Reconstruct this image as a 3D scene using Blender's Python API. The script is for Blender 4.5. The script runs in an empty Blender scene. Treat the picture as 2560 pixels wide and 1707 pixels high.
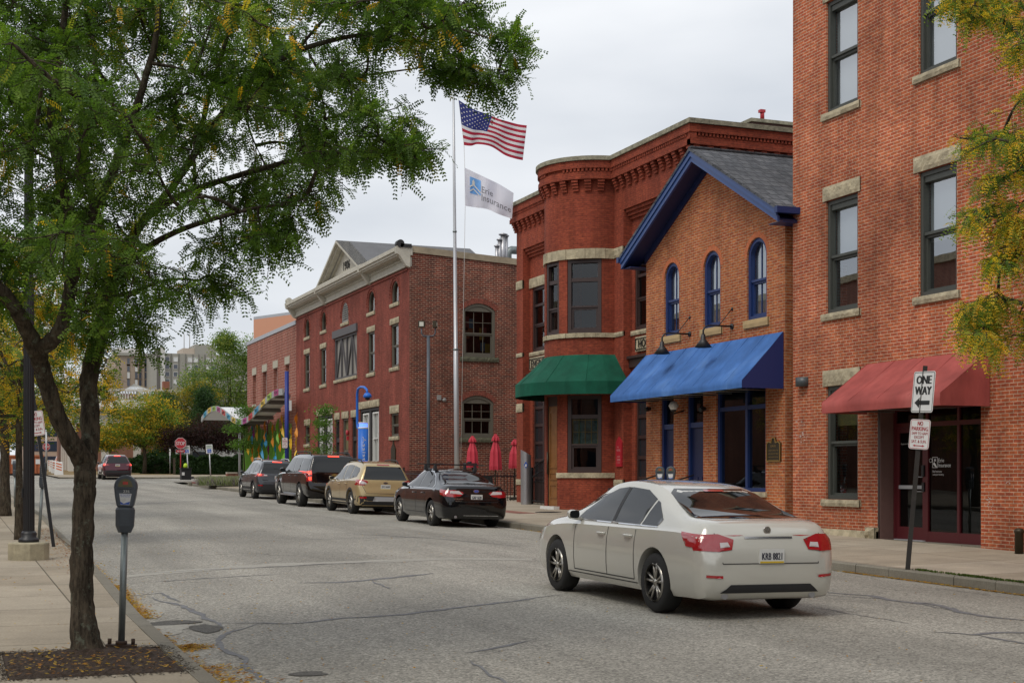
import bpy, bmesh, math, random
import numpy as np
from mathutils import Vector, Matrix
from mathutils.bvhtree import BVHTree
from mathutils.geometry import delaunay_2d_cdt
random.seed(7); rng = np.random.default_rng(11)
D = bpy.data; SC = bpy.context.scene; COL = SC.collection
# ---------------------------------------------------------------- camera, sky, sun, exposure
YAW = math.atan(1410/3555); SA, CA = math.sin(YAW), math.cos(YAW)
FPX, HY, EYE = 3555.0, 1190.0, 1.75
cam_d = D.cameras.new('camera'); cam = D.objects.new('camera', cam_d); COL.objects.link(cam)
cam.location = (0, 0, EYE); cam.rotation_euler = (math.pi/2, 0, -YAW)
cam_d.sensor_width = 36; cam_d.lens = FPX/2560*36; cam_d.shift_y = (HY-853.5)/2560
cam_d.clip_start = .1; cam_d.clip_end = 3000
SC.camera = cam
SUN_EL, SUN_AZ = math.radians(52), math.radians(238)     # azimuth clockwise from +Y
w = D.worlds.new('World'); SC.world = w; w.use_nodes = True
nt = w.node_tree; nt.nodes.clear(); N = nt.nodes.new; L = nt.links.new
sky = N('ShaderNodeTexSky'); sky.sky_type = 'NISHITA'; sky.sun_disc = False
sky.sun_elevation = SUN_EL; sky.sun_rotation = SUN_AZ; sky.air_density = 1.2; sky.dust_density = 3
tc = N('ShaderNodeTexCoord'); mp = N('ShaderNodeMapping'); mp.inputs['Scale'].default_value = (1, 1, 3.0)
L(tc.outputs['Generated'], mp.inputs['Vector'])
nz = N('ShaderNodeTexNoise'); nz.inputs['Scale'].default_value = 2.6; nz.inputs['Detail'].default_value = 5; nz.inputs['Roughness'].default_value = .45
L(mp.outputs[0], nz.inputs['Vector'])
rp = N('ShaderNodeValToRGB'); e = rp.color_ramp.elements
e[0].position = .34; e[0].color = (.62, .66, .72, 1); e[1].position = .64; e[1].color = (.93, .95, .98, 1)
L(nz.outputs['Fac'], rp.inputs['Fac'])
sc_ = N('ShaderNodeMixRGB'); sc_.blend_type = 'MULTIPLY'; sc_.inputs['Fac'].default_value = 1; sc_.inputs['Color2'].default_value = (10.7, 10.7, 10.7, 1)
L(rp.outputs[0], sc_.inputs['Color1'])
mx = N('ShaderNodeMixRGB'); mx.inputs['Fac'].default_value = .93
L(sky.outputs[0], mx.inputs['Color1']); L(sc_.outputs[0], mx.inputs['Color2'])
bg = N('ShaderNodeBackground'); bg.inputs['Strength'].default_value = .1
L(mx.outputs[0], bg.inputs['Color']); wo = N('ShaderNodeOutputWorld'); L(bg.outputs[0], wo.inputs[0])
sl = D.lights.new('sun', 'SUN'); sl.energy = 1.5; sl.angle = math.radians(24); sl.color = (1, .94, .84)
so = D.objects.new('sun', sl); COL.objects.link(so)
so.rotation_euler = Vector((math.sin(SUN_AZ)*math.cos(SUN_EL), math.cos(SUN_AZ)*math.cos(SUN_EL), math.sin(SUN_EL))).to_track_quat('Z', 'Y').to_euler()
so.location = (-20, -20, 40)
SC.view_settings.view_transform = 'Standard'; SC.view_settings.look = 'None'; SC.view_settings.exposure = 0; SC.view_settings.gamma = 1
SC.render.film_transparent = False
# ---------------------------------------------------------------- picture -> world helpers
def ray(px, py=HY):
    a = (px-1280)/FPX
    return (SA+a*CA, CA-a*SA, (HY-py)/FPX)
def at_d(px, py, d):
    r = ray(px, py); return Vector((r[0]*d, r[1]*d, EYE+r[2]*d))
def at_x(px, py, X):
    return at_d(px, py, X/ray(px)[0])
def at_y(px, py, Y):
    return at_d(px, py, Y/ray(px)[1])
def YX(px, X): return at_x(px, HY, X).y
def XY(px, Y): return at_y(px, HY, Y).x
def gz(y): return .0145*max(-30.0, min(y, 180.0))
def on_g(px, py, dz=0):
    r = ray(px, py); d = (EYE-dz)/(.0145*r[1]-r[2]); return Vector((r[0]*d, r[1]*d, EYE+r[2]*d))
KX = 13.55
def kl(y):   # left kerb line
    for (a, xa), (b, xb) in zip(((-40, 1.9), (15, 1.9), (21, 2.08), (28, 2.2), (42, 2.5), (300, 2.5)), ((15, 1.9), (21, 2.08), (28, 2.2), (42, 2.5), (300, 2.5))):
        if y <= b: return xa+(xb-xa)*(y-a)/(b-a)
    return 2.5
def road_z(x, y):
    t = min(1.0, max(-1.0, (x-7.6)/5.9)); k = 1 if y < 88 else max(0, 1-(y-88)/6)
    return gz(y)-.09*t*t*k
def rwalk(x, y): return gz(y)+.06+.07*min(1, max(0, (x-KX)/4))
def lwalk(y): return gz(y)+.06
# ---------------------------------------------------------------- object helpers
ORG = {}
def tag(o, label=None, cat=None, group=None, kind=None):
    if label: o['label'] = label
    if cat: o['category'] = cat
    if group: o['group'] = group
    if kind: o['kind'] = kind
    return o
def thing(name, label, cat, loc=(0, 0, 0), group=None, rot=None, local=False):
    o = D.objects.new(name, None); COL.objects.link(o); o.location = loc; o.empty_display_size = .2
    if rot: o.rotation_euler = rot
    ORG[o.name] = Vector((0, 0, 0)) if local else Vector(loc)
    return tag(o, label, cat, group)
def mesh_obj(name, me, parent=None, org=None):
    o = D.objects.new(name, me); COL.objects.link(o)
    if parent is not None:
        o.parent = parent; ORG[o.name] = ORG[parent.name]
    else:
        ORG[o.name] = Vector(org or (0, 0, 0)); o.location = ORG[o.name]
    return o
def copy_tree(o, parent=None):
    c = o.copy(); COL.objects.link(c)
    if parent is not None: c.parent = parent
    for ch in [x for x in D.objects if x.parent == o]: copy_tree(ch, c)
    return c
class Fr:   # facade frame: u along r (reading direction), z up, n outward
    def __init__(s, o, r, n): s.o, s.r, s.n = Vector(o), Vector(r).normalized(), Vector(n).normalized()
    def p(s, u, z, n=0): q = s.o+s.r*u+s.n*n; return Vector((q.x, q.y, q.z+z))
def west(X): return Fr((X, 0, 0), (0, -1, 0), (-1, 0, 0))       # street front, u = -Y
def south(Y): return Fr((0, Y, 0), (1, 0, 0), (0, -1, 0))       # u = X
class MB:
    def __init__(s): s.v, s.f, s.s = [], [], []
    def add(s, vs, fs, sm=False):
        b = len(s.v); s.v += [tuple(v) for v in vs]; s.f += [tuple(b+i for i in f) for f in fs]; s.s += [sm]*len(fs); return s
    def box8(s, p): return s.add(p, [(0, 3, 2, 1), (4, 5, 6, 7), (0, 1, 5, 4), (1, 2, 6, 5), (2, 3, 7, 6), (3, 0, 4, 7)])
    def box(s, x0, x1, y0, y1, z0, z1): return s.box8([(x0, y0, z0), (x1, y0, z0), (x1, y1, z0), (x0, y1, z0), (x0, y0, z1), (x1, y0, z1), (x1, y1, z1), (x0, y1, z1)])
    def fb(s, fr, u0, u1, z0, z1, n0, n1):
        return s.box8([fr.p(u0, z0, n0), fr.p(u1, z0, n0), fr.p(u1, z0, n1), fr.p(u0, z0, n1), fr.p(u0, z1, n0), fr.p(u1, z1, n0), fr.p(u1, z1, n1), fr.p(u0, z1, n1)])
    def prism(s, a, b):   # two matching loops
        n = len(a); return s.add(list(a)+list(b), [tuple(range(n))[::-1], tuple(range(n, 2*n))]+[(i, (i+1) % n, n+(i+1) % n, n+i) for i in range(n)])
    def tube(s, pts, rad, seg=8, sm=True, caps=True):
        pts = [Vector(p) for p in pts]; n = len(pts)
        if not hasattr(rad, '__len__'): rad = [rad]*n
        vs, fs = [], []; up = None
        for i, p in enumerate(pts):
            t = (pts[min(i+1, n-1)]-pts[max(i-1, 0)])
            t = t.normalized() if t.length > 1e-9 else Vector((0, 0, 1))
            if up is None: up = t.orthogonal().normalized()
            up = (up-t*up.dot(t)); up = up.normalized() if up.length > 1e-6 else t.orthogonal().normalized()
            q = t.cross(up)
            for k in range(seg):
                a = 2*math.pi*(k+.5)/seg; vs.append(p+(up*math.cos(a)+q*math.sin(a))*rad[i])
        for i in range(n-1):
            for k in range(seg):
                k2 = (k+1) % seg; fs.append((i*seg+k, i*seg+k2, (i+1)*seg+k2, (i+1)*seg+k))
        b = len(s.v); s.add(vs, fs, sm)
        if caps: s.add([], []); s.f += [tuple(b+k for k in range(seg))[::-1], tuple(b+(n-1)*seg+k for k in range(seg))]; s.s += [False, False]
        return s
    def cyl(s, p, r, h, seg=16, sm=True): return s.tube([p, Vector(p)+Vector((0, 0, h))], r, seg, sm)
    def lathe(s, prof, c=(0, 0, 0), seg=20, axis='z', sm=True, caps=True):
        vs, fs = [], []
        for r, z in prof:
            for k in range(seg):
                a = 2*math.pi*k/seg; x, y = r*math.cos(a), r*math.sin(a)
                v = (x, y, z) if axis == 'z' else (z, x, y) if axis == 'x' else (x, z, y)
                vs.append((v[0]+c[0], v[1]+c[1], v[2]+c[2]))
        for i in range(len(prof)-1):
            for k in range(seg):
                k2 = (k+1) % seg; fs.append((i*seg+k, i*seg+k2, (i+1)*seg+k2, (i+1)*seg+k))
        s.add(vs, fs, sm); b = len(s.v)-len(vs)
        if not caps: return s
        if prof[0][0] > 1e-6: s.f.append(tuple(b+k for k in range(seg))); s.s.append(False)
        if prof[-1][0] > 1e-6: s.f.append(tuple(b+(len(prof)-1)*seg+k for k in range(seg))); s.s.append(False)
        return s
    def rough(s, fr, u0, u1, z0, z1, n0, n1, amp=.018, step=.07):   # rock-faced stone block
        nu, nz_ = max(2, int((u1-u0)/step)), max(2, int((z1-z0)/step))
        vs = []; 
        for j in range(nz_+1):
            for i in range(nu+1):
                ed = (i in (0, nu)) or (j in (0, nz_))
                vs.append(fr.p(u0+(u1-u0)*i/nu, z0+(z1-z0)*j/nz_, n1+(-.012 if ed else random.uniform(-.2, 1)*amp)))
        fs = [(j*(nu+1)+i, j*(nu+1)+i+1, (j+1)*(nu+1)+i+1, (j+1)*(nu+1)+i) for j in range(nz_) for i in range(nu)]
        s.add(vs, fs); s.fb(fr, u0, u1, z0, z1, n0, n1-.013); 
        ring = [(0, 0), (nu, 0), (nu, nz_), (0, nz_)]
        P = lambda i, j: (vs[j*(nu+1)+i])
        for (a, b_) in ((0, 1), (1, 2), (2, 3), (3, 0)):
            (i0, j0), (i1, j1) = ring[a], ring[b_]; q0 = Vector(P(i0, j0)); q1 = Vector(P(i1, j1)); s.add([q0, q1, q1-fr.n*.02, q0-fr.n*.02], [(0, 1, 2, 3)])
        return s
    def build(s, name, mat, parent=None, org=None, bevel=0, recalc=True):
        me = D.meshes.new(name); o_ = ORG[parent.name] if parent is not None else Vector(org or (0, 0, 0))
        me.from_pydata([(v[0]-o_.x, v[1]-o_.y, v[2]-o_.z) for v in s.v], [], s.f)
        me.polygons.foreach_set('use_smooth', s.s)
        if recalc and len(s.f) < 40000:
            bm = bmesh.new(); bm.from_mesh(me); bmesh.ops.recalc_face_normals(bm, faces=bm.faces); bm.to_mesh(me); bm.free()
        me.materials.append(mat); o = mesh_obj(name, me, parent, o_ if parent is None else None)
        if bevel:
            m = o.modifiers.new('bevel', 'BEVEL'); m.width = bevel; m.segments = 2; m.limit_method = 'ANGLE'; m.angle_limit = .7
        return o
_tc = {}
def text_geo(t):
    if t in _tc: return _tc[t]
    cu = D.curves.new('t', 'FONT'); cu.body = t; cu.size = 1; cu.resolution_u = 2
    ob = D.objects.new('t', cu); COL.objects.link(ob); bpy.context.view_layer.update()
    dg = bpy.context.evaluated_depsgraph_get(); me = D.meshes.new_from_object(ob.evaluated_get(dg))
    vs = [tuple(v.co) for v in me.vertices]; fs = [tuple(p.vertices) for p in me.polygons]
    D.objects.remove(ob); D.meshes.remove(me); D.curves.remove(cu)
    _tc[t] = (vs, fs); return _tc[t]
def text(mb, t, fr, uc, zc, w, h, n, bold=0):
    vs, fs = text_geo(t)
    xs = [v[0] for v in vs]; ys = [v[1] for v in vs]; x0, x1, y0, y1 = min(xs), max(xs), min(ys), max(ys)
    for dx in ([0] if not bold else [-bold, 0, bold]):
        q = [fr.p(uc+dx+((v[0]-x0)/(x1-x0)-.5)*w, zc+((v[1]-y0)/(y1-y0)-.5)*h, n+abs(dx)*.02) for v in vs]
        mb.add(q, fs)
    return mb
# ---------------------------------------------------------------- materials
def C(h):
    h = h.lstrip('#'); r = []
    for i in (0, 2, 4):
        c = int(h[i:i+2], 16)/255; r.append(c/12.92 if c <= .04045 else ((c+.055)/1.055)**2.4)
    return tuple(r)
def nodes(name):
    m = D.materials.new(name); m.use_nodes = True; t = m.node_tree; return m, t, t.nodes['Principled BSDF']
def mat(name, col, rough=.6, metal=0, spec=.5, noise=None, bump=None, coat=0, emit=None, coord='Object'):
    m, t, b = nodes(name); col = C(col) if isinstance(col, str) else col
    b.inputs['Base Color'].default_value = (*col, 1); b.inputs['Roughness'].default_value = rough
    b.inputs['Metallic'].default_value = metal; b.inputs['Specular IOR Level'].default_value = spec
    b.inputs['Coat Weight'].default_value = coat; b.inputs['Coat Roughness'].default_value = .04
    if emit: b.inputs['Emission Color'].default_value = (*col, 1); b.inputs['Emission Strength'].default_value = emit
    tcn = t.nodes.new('ShaderNodeTexCoord')
    if noise:
        n = t.nodes.new('ShaderNodeTexNoise'); n.inputs['Scale'].default_value = noise[0]; n.inputs['Detail'].default_value = 6; n.inputs['Roughness'].default_value = .65
        t.links.new(tcn.outputs[coord], n.inputs['Vector'])
        r = t.nodes.new('ShaderNodeMapRange'); r.inputs['From Min'].default_value = .3; r.inputs['From Max'].default_value = .7
        r.inputs['To Min'].default_value = 1-noise[1]; r.inputs['To Max'].default_value = 1+noise[1]
        t.links.new(n.outputs['Fac'], r.inputs['Value'])
        v = t.nodes.new('ShaderNodeVectorMath'); v.operation = 'SCALE'; v.inputs[0].default_value = col
        t.links.new(r.outputs[0], v.inputs['Scale']); t.links.new(v.outputs[0], b.inputs['Base Color'])
    if bump:
        n = t.nodes.new('ShaderNodeTexNoise'); n.inputs['Scale'].default_value = bump[0]; n.inputs['Detail'].default_value = 4
        t.links.new(tcn.outputs[coord], n.inputs['Vector'])
        bp = t.nodes.new('ShaderNodeBump'); bp.inputs['Strength'].default_value = bump[1]; bp.inputs['Distance'].default_value = .02
        t.links.new(n.outputs['Fac'], bp.inputs['Height']); t.links.new(bp.outputs[0], b.inputs['Normal'])
    return m
def brickmat(name, c1, c2, mortar, ms=.007, patch=.25, patchcol=None, bw=.21, rh=.0715, bump=.5, streak=0, pscale=.35):
    m, t, b = nodes(name); nn = t.nodes.new; l = t.links.new
    g = nn('ShaderNodeNewGeometry'); sp = nn('ShaderNodeSeparateXYZ'); l(g.outputs['Position'], sp.inputs[0])
    sn = nn('ShaderNodeSeparateXYZ'); l(g.outputs['True Normal'], sn.inputs[0])
    ab = nn('ShaderNodeMath'); ab.operation = 'ABSOLUTE'; l(sn.outputs['X'], ab.inputs[0])
    gt = nn('ShaderNodeMath'); gt.operation = 'GREATER_THAN'; l(ab.outputs[0], gt.inputs[0]); gt.inputs[1].default_value = .7
    mxu = nn('ShaderNodeMix'); l(gt.outputs[0], mxu.inputs[0]); l(sp.outputs['X'], mxu.inputs[2]); l(sp.outputs['Y'], mxu.inputs[3])
    cb = nn('ShaderNodeCombineXYZ'); l(mxu.outputs[0], cb.inputs['X']); l(sp.outputs['Z'], cb.inputs['Y'])
    # slight wobble of the courses
    wn = nn('ShaderNodeTexNoise'); wn.inputs['Scale'].default_value = 2.3; l(g.outputs['Position'], wn.inputs['Vector'])
    wv = nn('ShaderNodeVectorMath'); wv.operation = 'MULTIPLY_ADD'; wv.inputs[1].default_value = (.012, .012, 0); l(wn.outputs['Color'], wv.inputs[0]); l(cb.outputs[0], wv.inputs[2])
    br = nn('ShaderNodeTexBrick'); br.inputs['Scale'].default_value = 1; br.inputs['Brick Width'].default_value = bw; br.inputs['Row Height'].default_value = rh
    br.inputs['Mortar Size'].default_value = ms; br.inputs['Mortar Smooth'].default_value = .2; br.inputs['Bias'].default_value = 0
    br.inputs['Color1'].default_value = (*c1, 1); br.inputs['Color2'].default_value = (*c2, 1); br.inputs['Mortar'].default_value = (*mortar, 1)
    l(wv.outputs[0], br.inputs['Vector'])
    # per-brick random tone: snapped cell noise
    big = nn('ShaderNodeTexNoise'); big.inputs['Scale'].default_value = pscale; big.inputs['Detail'].default_value = 7; big.inputs['Roughness'].default_value = .7; l(g.outputs['Position'], big.inputs['Vector'])
    mr = nn('ShaderNodeMapRange'); mr.inputs['From Min'].default_value = .32; mr.inputs['From Max'].default_value = .68; mr.inputs['To Min'].default_value = 1-patch; mr.inputs['To Max'].default_value = 1+patch
    l(big.outputs['Fac'], mr.inputs['Value'])
    sm_ = nn('ShaderNodeVectorMath'); sm_.operation = 'SCALE'; l(br.outputs['Color'], sm_.inputs[0]); l(mr.outputs[0], sm_.inputs['Scale'])
    fine = nn('ShaderNodeTexNoise'); fine.inputs['Scale'].default_value = 9; fine.inputs['Detail'].default_value = 3
    mf = nn('ShaderNodeMapping'); mf.inputs['Scale'].default_value = (1, 1, 2.6); l(g.outputs['Position'], mf.inputs['Vector']); l(mf.outputs[0], fine.inputs['Vector'])
    mr2 = nn('ShaderNodeMapRange'); mr2.inputs['From Min'].default_value = .3; mr2.inputs['From Max'].default_value = .7; mr2.inputs['To Min'].default_value = .72; mr2.inputs['To Max'].default_value = 1.28; l(fine.outputs['Fac'], mr2.inputs['Value'])
    s2 = nn('ShaderNodeVectorMath'); s2.operation = 'SCALE'; l(sm_.outputs[0], s2.inputs[0]); l(mr2.outputs[0], s2.inputs['Scale'])
    st = nn('ShaderNodeTexNoise'); st.inputs['Scale'].default_value = 1.0; st.inputs['Detail'].default_value = 6; st.inputs['Roughness'].default_value = .6
    ms_ = nn('ShaderNodeMapping'); ms_.inputs['Scale'].default_value = (2.2, 2.2, .22); l(g.outputs['Position'], ms_.inputs['Vector']); l(ms_.outputs[0], st.inputs['Vector'])
    mr4 = nn('ShaderNodeMapRange'); mr4.inputs['From Min'].default_value = .34; mr4.inputs['From Max'].default_value = .6; mr4.inputs['To Min'].default_value = .74; mr4.inputs['To Max'].default_value = 1.06; l(st.outputs['Fac'], mr4.inputs['Value'])
    s5 = nn('ShaderNodeVectorMath'); s5.operation = 'SCALE'; l(s2.outputs[0], s5.inputs[0]); l(mr4.outputs[0], s5.inputs['Scale'])
    out = s5.outputs[0]
    if patchcol:
        n3 = nn('ShaderNodeTexNoise'); n3.inputs['Scale'].default_value = 1.1; n3.inputs['Detail'].default_value = 9; n3.inputs['Roughness'].default_value = .78
        of = nn('ShaderNodeVectorMath'); of.inputs[1].default_value = (31, 17, 5); l(g.outputs['Position'], of.inputs[0]); l(of.outputs[0], n3.inputs['Vector'])
        r3 = nn('ShaderNodeMapRange'); r3.inputs['From Min'].default_value = .60; r3.inputs['From Max'].default_value = .72; r3.inputs['To Max'].default_value = .8; l(n3.outputs['Fac'], r3.inputs['Value'])
        m3 = nn('ShaderNodeMixRGB'); l(r3.outputs[0], m3.inputs['Fac']); l(out, m3.inputs['Color1']); m3.inputs['Color2'].default_value = (*patchcol, 1); out = m3.outputs[0]
    l(out, b.inputs['Base Color']); b.inputs['Roughness'].default_value = .85; b.inputs['Specular IOR Level'].default_value = .25
    bp = nn('ShaderNodeBump'); bp.invert = True; bp.inputs['Strength'].default_value = bump; bp.inputs['Distance'].default_value = .01
    l(br.outputs['Fac'], bp.inputs['Height']); l(bp.outputs[0], b.inputs['Normal'])
    return m
def glassmat(name, tint=(.55, .6, .58), f0=.08, rough=.0, wav=.0):
    m = D.materials.new(name); m.use_nodes = True; t = m.node_tree; t.nodes.clear(); nn = t.nodes.new; l = t.links.new
    tr = nn('ShaderNodeBsdfTransparent'); tr.inputs[0].default_value = (*tint, 1)
    gl = nn('ShaderNodeBsdfGlossy'); gl.inputs['Roughness'].default_value = rough; gl.inputs['Color'].default_value = (.93, .96, 1, 1)
    g = nn('ShaderNodeNewGeometry'); dt = nn('ShaderNodeVectorMath'); dt.operation = 'DOT_PRODUCT'; l(g.outputs['Incoming'], dt.inputs[0]); l(g.outputs['Normal'], dt.inputs[1])
    def mth(op, a, b=None):
        q = nn('ShaderNodeMath'); q.operation = op
        for i, v in enumerate((a, b)):
            if v is None: continue
            if isinstance(v, (int, float)): q.inputs[i].default_value = v
            else: l(v, q.inputs[i])
        return q.outputs[0]
    c1 = mth('SUBTRACT', 1.0, mth('ABSOLUTE', dt.outputs['Value'])); fac = mth('ADD', mth('MULTIPLY', mth('POWER', c1, 5.0), 1-f0), f0)
    mx = nn('ShaderNodeMixShader'); l(fac, mx.inputs[0]); l(tr.outputs[0], mx.inputs[1]); l(gl.outputs[0], mx.inputs[2])
    if wav:
        n = nn('ShaderNodeTexNoise'); n.inputs['Scale'].default_value = 1.3; l(g.outputs['Position'], n.inputs['Vector'])
        bp = nn('ShaderNodeBump'); bp.inputs['Strength'].default_value = wav; bp.inputs['Distance'].default_value = .05
        l(n.outputs['Fac'], bp.inputs['Height']); l(bp.outputs[0], gl.inputs['Normal'])
    o = nn('ShaderNodeOutputMaterial'); l(mx.outputs[0], o.inputs[0]); return m
def asphalt():
    m, t, b = nodes('asphalt'); nn = t.nodes.new; l = t.links.new
    g = nn('ShaderNodeNewGeometry')
    def noise(s, d, r=.6, sc=None):
        n = nn('ShaderNodeTexNoise'); n.inputs['Scale'].default_value = s; n.inputs['Detail'].default_value = d; n.inputs['Roughness'].default_value = r
        if sc:
            mpn = nn('ShaderNodeMapping'); mpn.inputs['Scale'].default_value = sc; l(g.outputs['Position'], mpn.inputs['Vector']); l(mpn.outputs[0], n.inputs['Vector'])
        else: l(g.outputs['Position'], n.inputs['Vector'])
        return n
    def rng_(n, a, b_, c_, d_):
        r = nn('ShaderNodeMapRange'); r.inputs['From Min'].default_value = a; r.inputs['From Max'].default_value = b_; r.inputs['To Min'].default_value = c_; r.inputs['To Max'].default_value = d_; l(n, r.inputs['Value']); return r.outputs[0]
    def mul(a, b_): q = nn('ShaderNodeMath'); q.operation = 'MULTIPLY'; l(a, q.inputs[0]); l(b_, q.inputs[1]); return q.outputs[0]
    vo = nn('ShaderNodeTexVoronoi'); vo.inputs['Scale'].default_value = 55; l(g.outputs['Position'], vo.inputs['Vector'])
    sepc = nn('ShaderNodeSeparateColor'); l(vo.outputs['Color'], sepc.inputs[0])
    a = rng_(sepc.outputs[0], 0, 1, .55, 1.45)
    b1 = rng_(noise(24, 4, .7).outputs['Fac'], .3, .7, .72, 1.28)
    b2 = rng_(noise(.5, 6, .62, (1, .45, 1)).outputs['Fac'], .35, .65, .88, 1.12)
    b3 = rng_(noise(.16, 2).outputs['Fac'], .35, .65, .9, 1.1)
    b4 = rng_(noise(1.0, 5, .55, (.75, .045, 1)).outputs['Fac'], .36, .64, .84, 1.12)      # wheel tracks and long stains
    b5 = rng_(noise(1.4, 7, .75).outputs['Fac'], .60, .74, 1.0, .72)                         # oily spots
    wv = nn('ShaderNodeVectorMath'); wv.operation = 'MULTIPLY_ADD'; wv.inputs[1].default_value = (.9, .9, 0); l(noise(1.7, 5).outputs['Color'], wv.inputs[0]); l(g.outputs['Position'], wv.inputs[2])
    ck = nn('ShaderNodeTexVoronoi'); ck.feature = 'DISTANCE_TO_EDGE'; ck.inputs['Scale'].default_value = .42; l(wv.outputs[0], ck.inputs['Vector'])
    ce = rng_(ck.outputs['Distance'], .002, .008, .66, 1.0); cm = rng_(noise(.35, 3).outputs['Fac'], .5, .58, 0, 1)
    cx_ = nn('ShaderNodeMix'); l(cm, cx_.inputs[0]); cx_.inputs[2].default_value = 1; l(ce, cx_.inputs[3])
    f = mul(mul(mul(a, b1), mul(b2, b3)), mul(mul(b4, b5), cx_.outputs[0]))
    v = nn('ShaderNodeVectorMath'); v.operation = 'SCALE'; v.inputs[0].default_value = (.288, .272, .235); l(f, v.inputs['Scale'])
    l(v.outputs[0], b.inputs['Base Color']); b.inputs['Roughness'].default_value = .82; b.inputs['Specular IOR Level'].default_value = .3
    bp = nn('ShaderNodeBump'); bp.inputs['Strength'].default_value = .6; bp.inputs['Distance'].default_value = .006; l(sepc.outputs[0], bp.inputs['Height']); l(bp.outputs[0], b.inputs['Normal'])
    return m
def concrete(name, col, joint=None, jw=.012, ox=0, oy=0):
    m, t, b = nodes(name); nn = t.nodes.new; l = t.links.new
    g = nn('ShaderNodeNewGeometry')
    def mapr(sock, a, b_, c_, d_):
        r = nn('ShaderNodeMapRange'); r.inputs['From Min'].default_value = a; r.inputs['From Max'].default_value = b_; r.inputs['To Min'].default_value = c_; r.inputs['To Max'].default_value = d_; l(sock, r.inputs['Value']); return r.outputs[0]
    n1 = nn('ShaderNodeTexNoise'); n1.inputs['Scale'].default_value = .9; n1.inputs['Detail'].default_value = 8; n1.inputs['Roughness'].default_value = .65; l(g.outputs['Position'], n1.inputs['Vector'])
    n2 = nn('ShaderNodeTexNoise'); n2.inputs['Scale'].default_value = 45; n2.inputs['Detail'].default_value = 3; l(g.outputs['Position'], n2.inputs['Vector'])
    q = nn('ShaderNodeMath'); q.operation = 'MULTIPLY'; l(mapr(n1.outputs['Fac'], .3, .7, .8, 1.2), q.inputs[0]); l(mapr(n2.outputs['Fac'], .3, .7, .86, 1.14), q.inputs[1])
    fac = q.outputs[0]
    if joint:
        mpn = nn('ShaderNodeMapping'); mpn.inputs['Location'].default_value = (ox, oy, 0); l(g.outputs['Position'], mpn.inputs['Vector'])
        br = nn('ShaderNodeTexBrick'); br.offset = 0; br.inputs['Scale'].default_value = 1; br.inputs['Brick Width'].default_value = joint[0]; br.inputs['Row Height'].default_value = joint[1]
        br.inputs['Mortar Size'].default_value = jw; br.inputs['Mortar Smooth'].default_value = .3
        br.inputs['Color1'].default_value = (1.06, 1.06, 1.06, 1); br.inputs['Color2'].default_value = (.88, .86, .83, 1); br.inputs['Mortar'].default_value = (.3, .28, .25, 1)
        l(mpn.outputs[0], br.inputs['Vector'])
        v0 = nn('ShaderNodeVectorMath'); v0.operation = 'MULTIPLY'; v0.inputs[0].default_value = col; l(br.outputs['Color'], v0.inputs[1]); src = v0.outputs[0]
    v = nn('ShaderNodeVectorMath'); v.operation = 'SCALE'; v.inputs[0].default_value = col; l(fac, v.inputs['Scale'])
    if joint: l(src, v.inputs[0])
    l(v.outputs[0], b.inputs['Base Color']); b.inputs['Roughness'].default_value = .85; b.inputs['Specular IOR Level'].default_value = .25
    bp = nn('ShaderNodeBump'); bp.inputs['Strength'].default_value = .3; bp.inputs['Distance'].default_value = .004; l(n2.outputs['Fac'], bp.inputs['Height']); l(bp.outputs[0], b.inputs['Normal'])
    return m
M = {}
M['asphalt'] = asphalt()
M['walk'] = concrete('concrete_walk', (.33, .285, .22), (1.55, 1.52), .011, .25, .35)
M['walk_r'] = concrete('concrete_walk_right', (.37, .32, .25), (2.1, 1.9), .012, .9, .3)
M['kerb'] = concrete('kerb_concrete', (.20, .185, .15), (.6, 2.4), .012, .3)
M['base_conc'] = mat('base_concrete', (.36, .32, .22), .85, noise=(5, .3), bump=(40, .4))
M['ground'] = mat('ground_dirt', (.16, .15, .11), .95, noise=(.4, .3))
M['brickpave'] = brickmat('brick_paving', (.22, .09, .07), (.28, .12, .09), (.2, .17, .14), .008, rh=.11)
M['mulch'] = mat('mulch', (.045, .028, .018), .95, noise=(30, .6), bump=(60, 1.2))
M['patch'] = mat('asphalt_patch', (.335, .32, .28), .9, noise=(30, .3), bump=(70, .6))
M['tar'] = mat('tar', (.14, .14, .145), .75, noise=(12, .35))
M['dark_patch'] = mat('broken_asphalt', (.1, .095, .085), .9, noise=(40, .6), bump=(60, 1))
M['whiteline'] = mat('road_paint', (.55, .55, .53), .8, noise=(20, .3))
M['br_right'] = brickmat('brick_orange_red', (.45, .118, .045), (.35, .075, .034), (.52, .36, .25), .0075, .4, patchcol=(.38, .20, .13), rh=.067, bw=.215)
M['br_blue'] = brickmat('brick_orange', (.44, .135, .042), (.33, .078, .03), (.42, .31, .20), .007, .14, rh=.067, bw=.215)
M['br_eng'] = brickmat('brick_deep_red', (.285, .062, .031), (.235, .048, .026), (.14, .04, .028), .005, .15, rh=.066)
M['br_1906'] = brickmat('brick_front_red', (.245, .060, .040), (.20, .046, .032), (.25, .105, .08), .005, .22, patchcol=(.30, .12, .09), rh=.075, pscale=.6)
M['br_1906s'] = brickmat('brick_side_old', (.21, .048, .028), (.095, .026, .02), (.36, .26, .19), .0085, .3, patchcol=(.30, .15, .10), rh=.08, bw=.24, pscale=.5)
M['br_annex'] = brickmat('brick_annex', (.31, .115, .08), (.26, .085, .06), (.44, .31, .25), .011, .1, rh=.16, bw=.4)
M['br_gen'] = brickmat('brick_general', (.30, .12, .08), (.24, .09, .06), (.3, .22, .18), .008, .2)
M['stone'] = mat('sandstone', (.40, .345, .235), .9, noise=(3.5, .38), bump=(18, 1.0))
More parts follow.
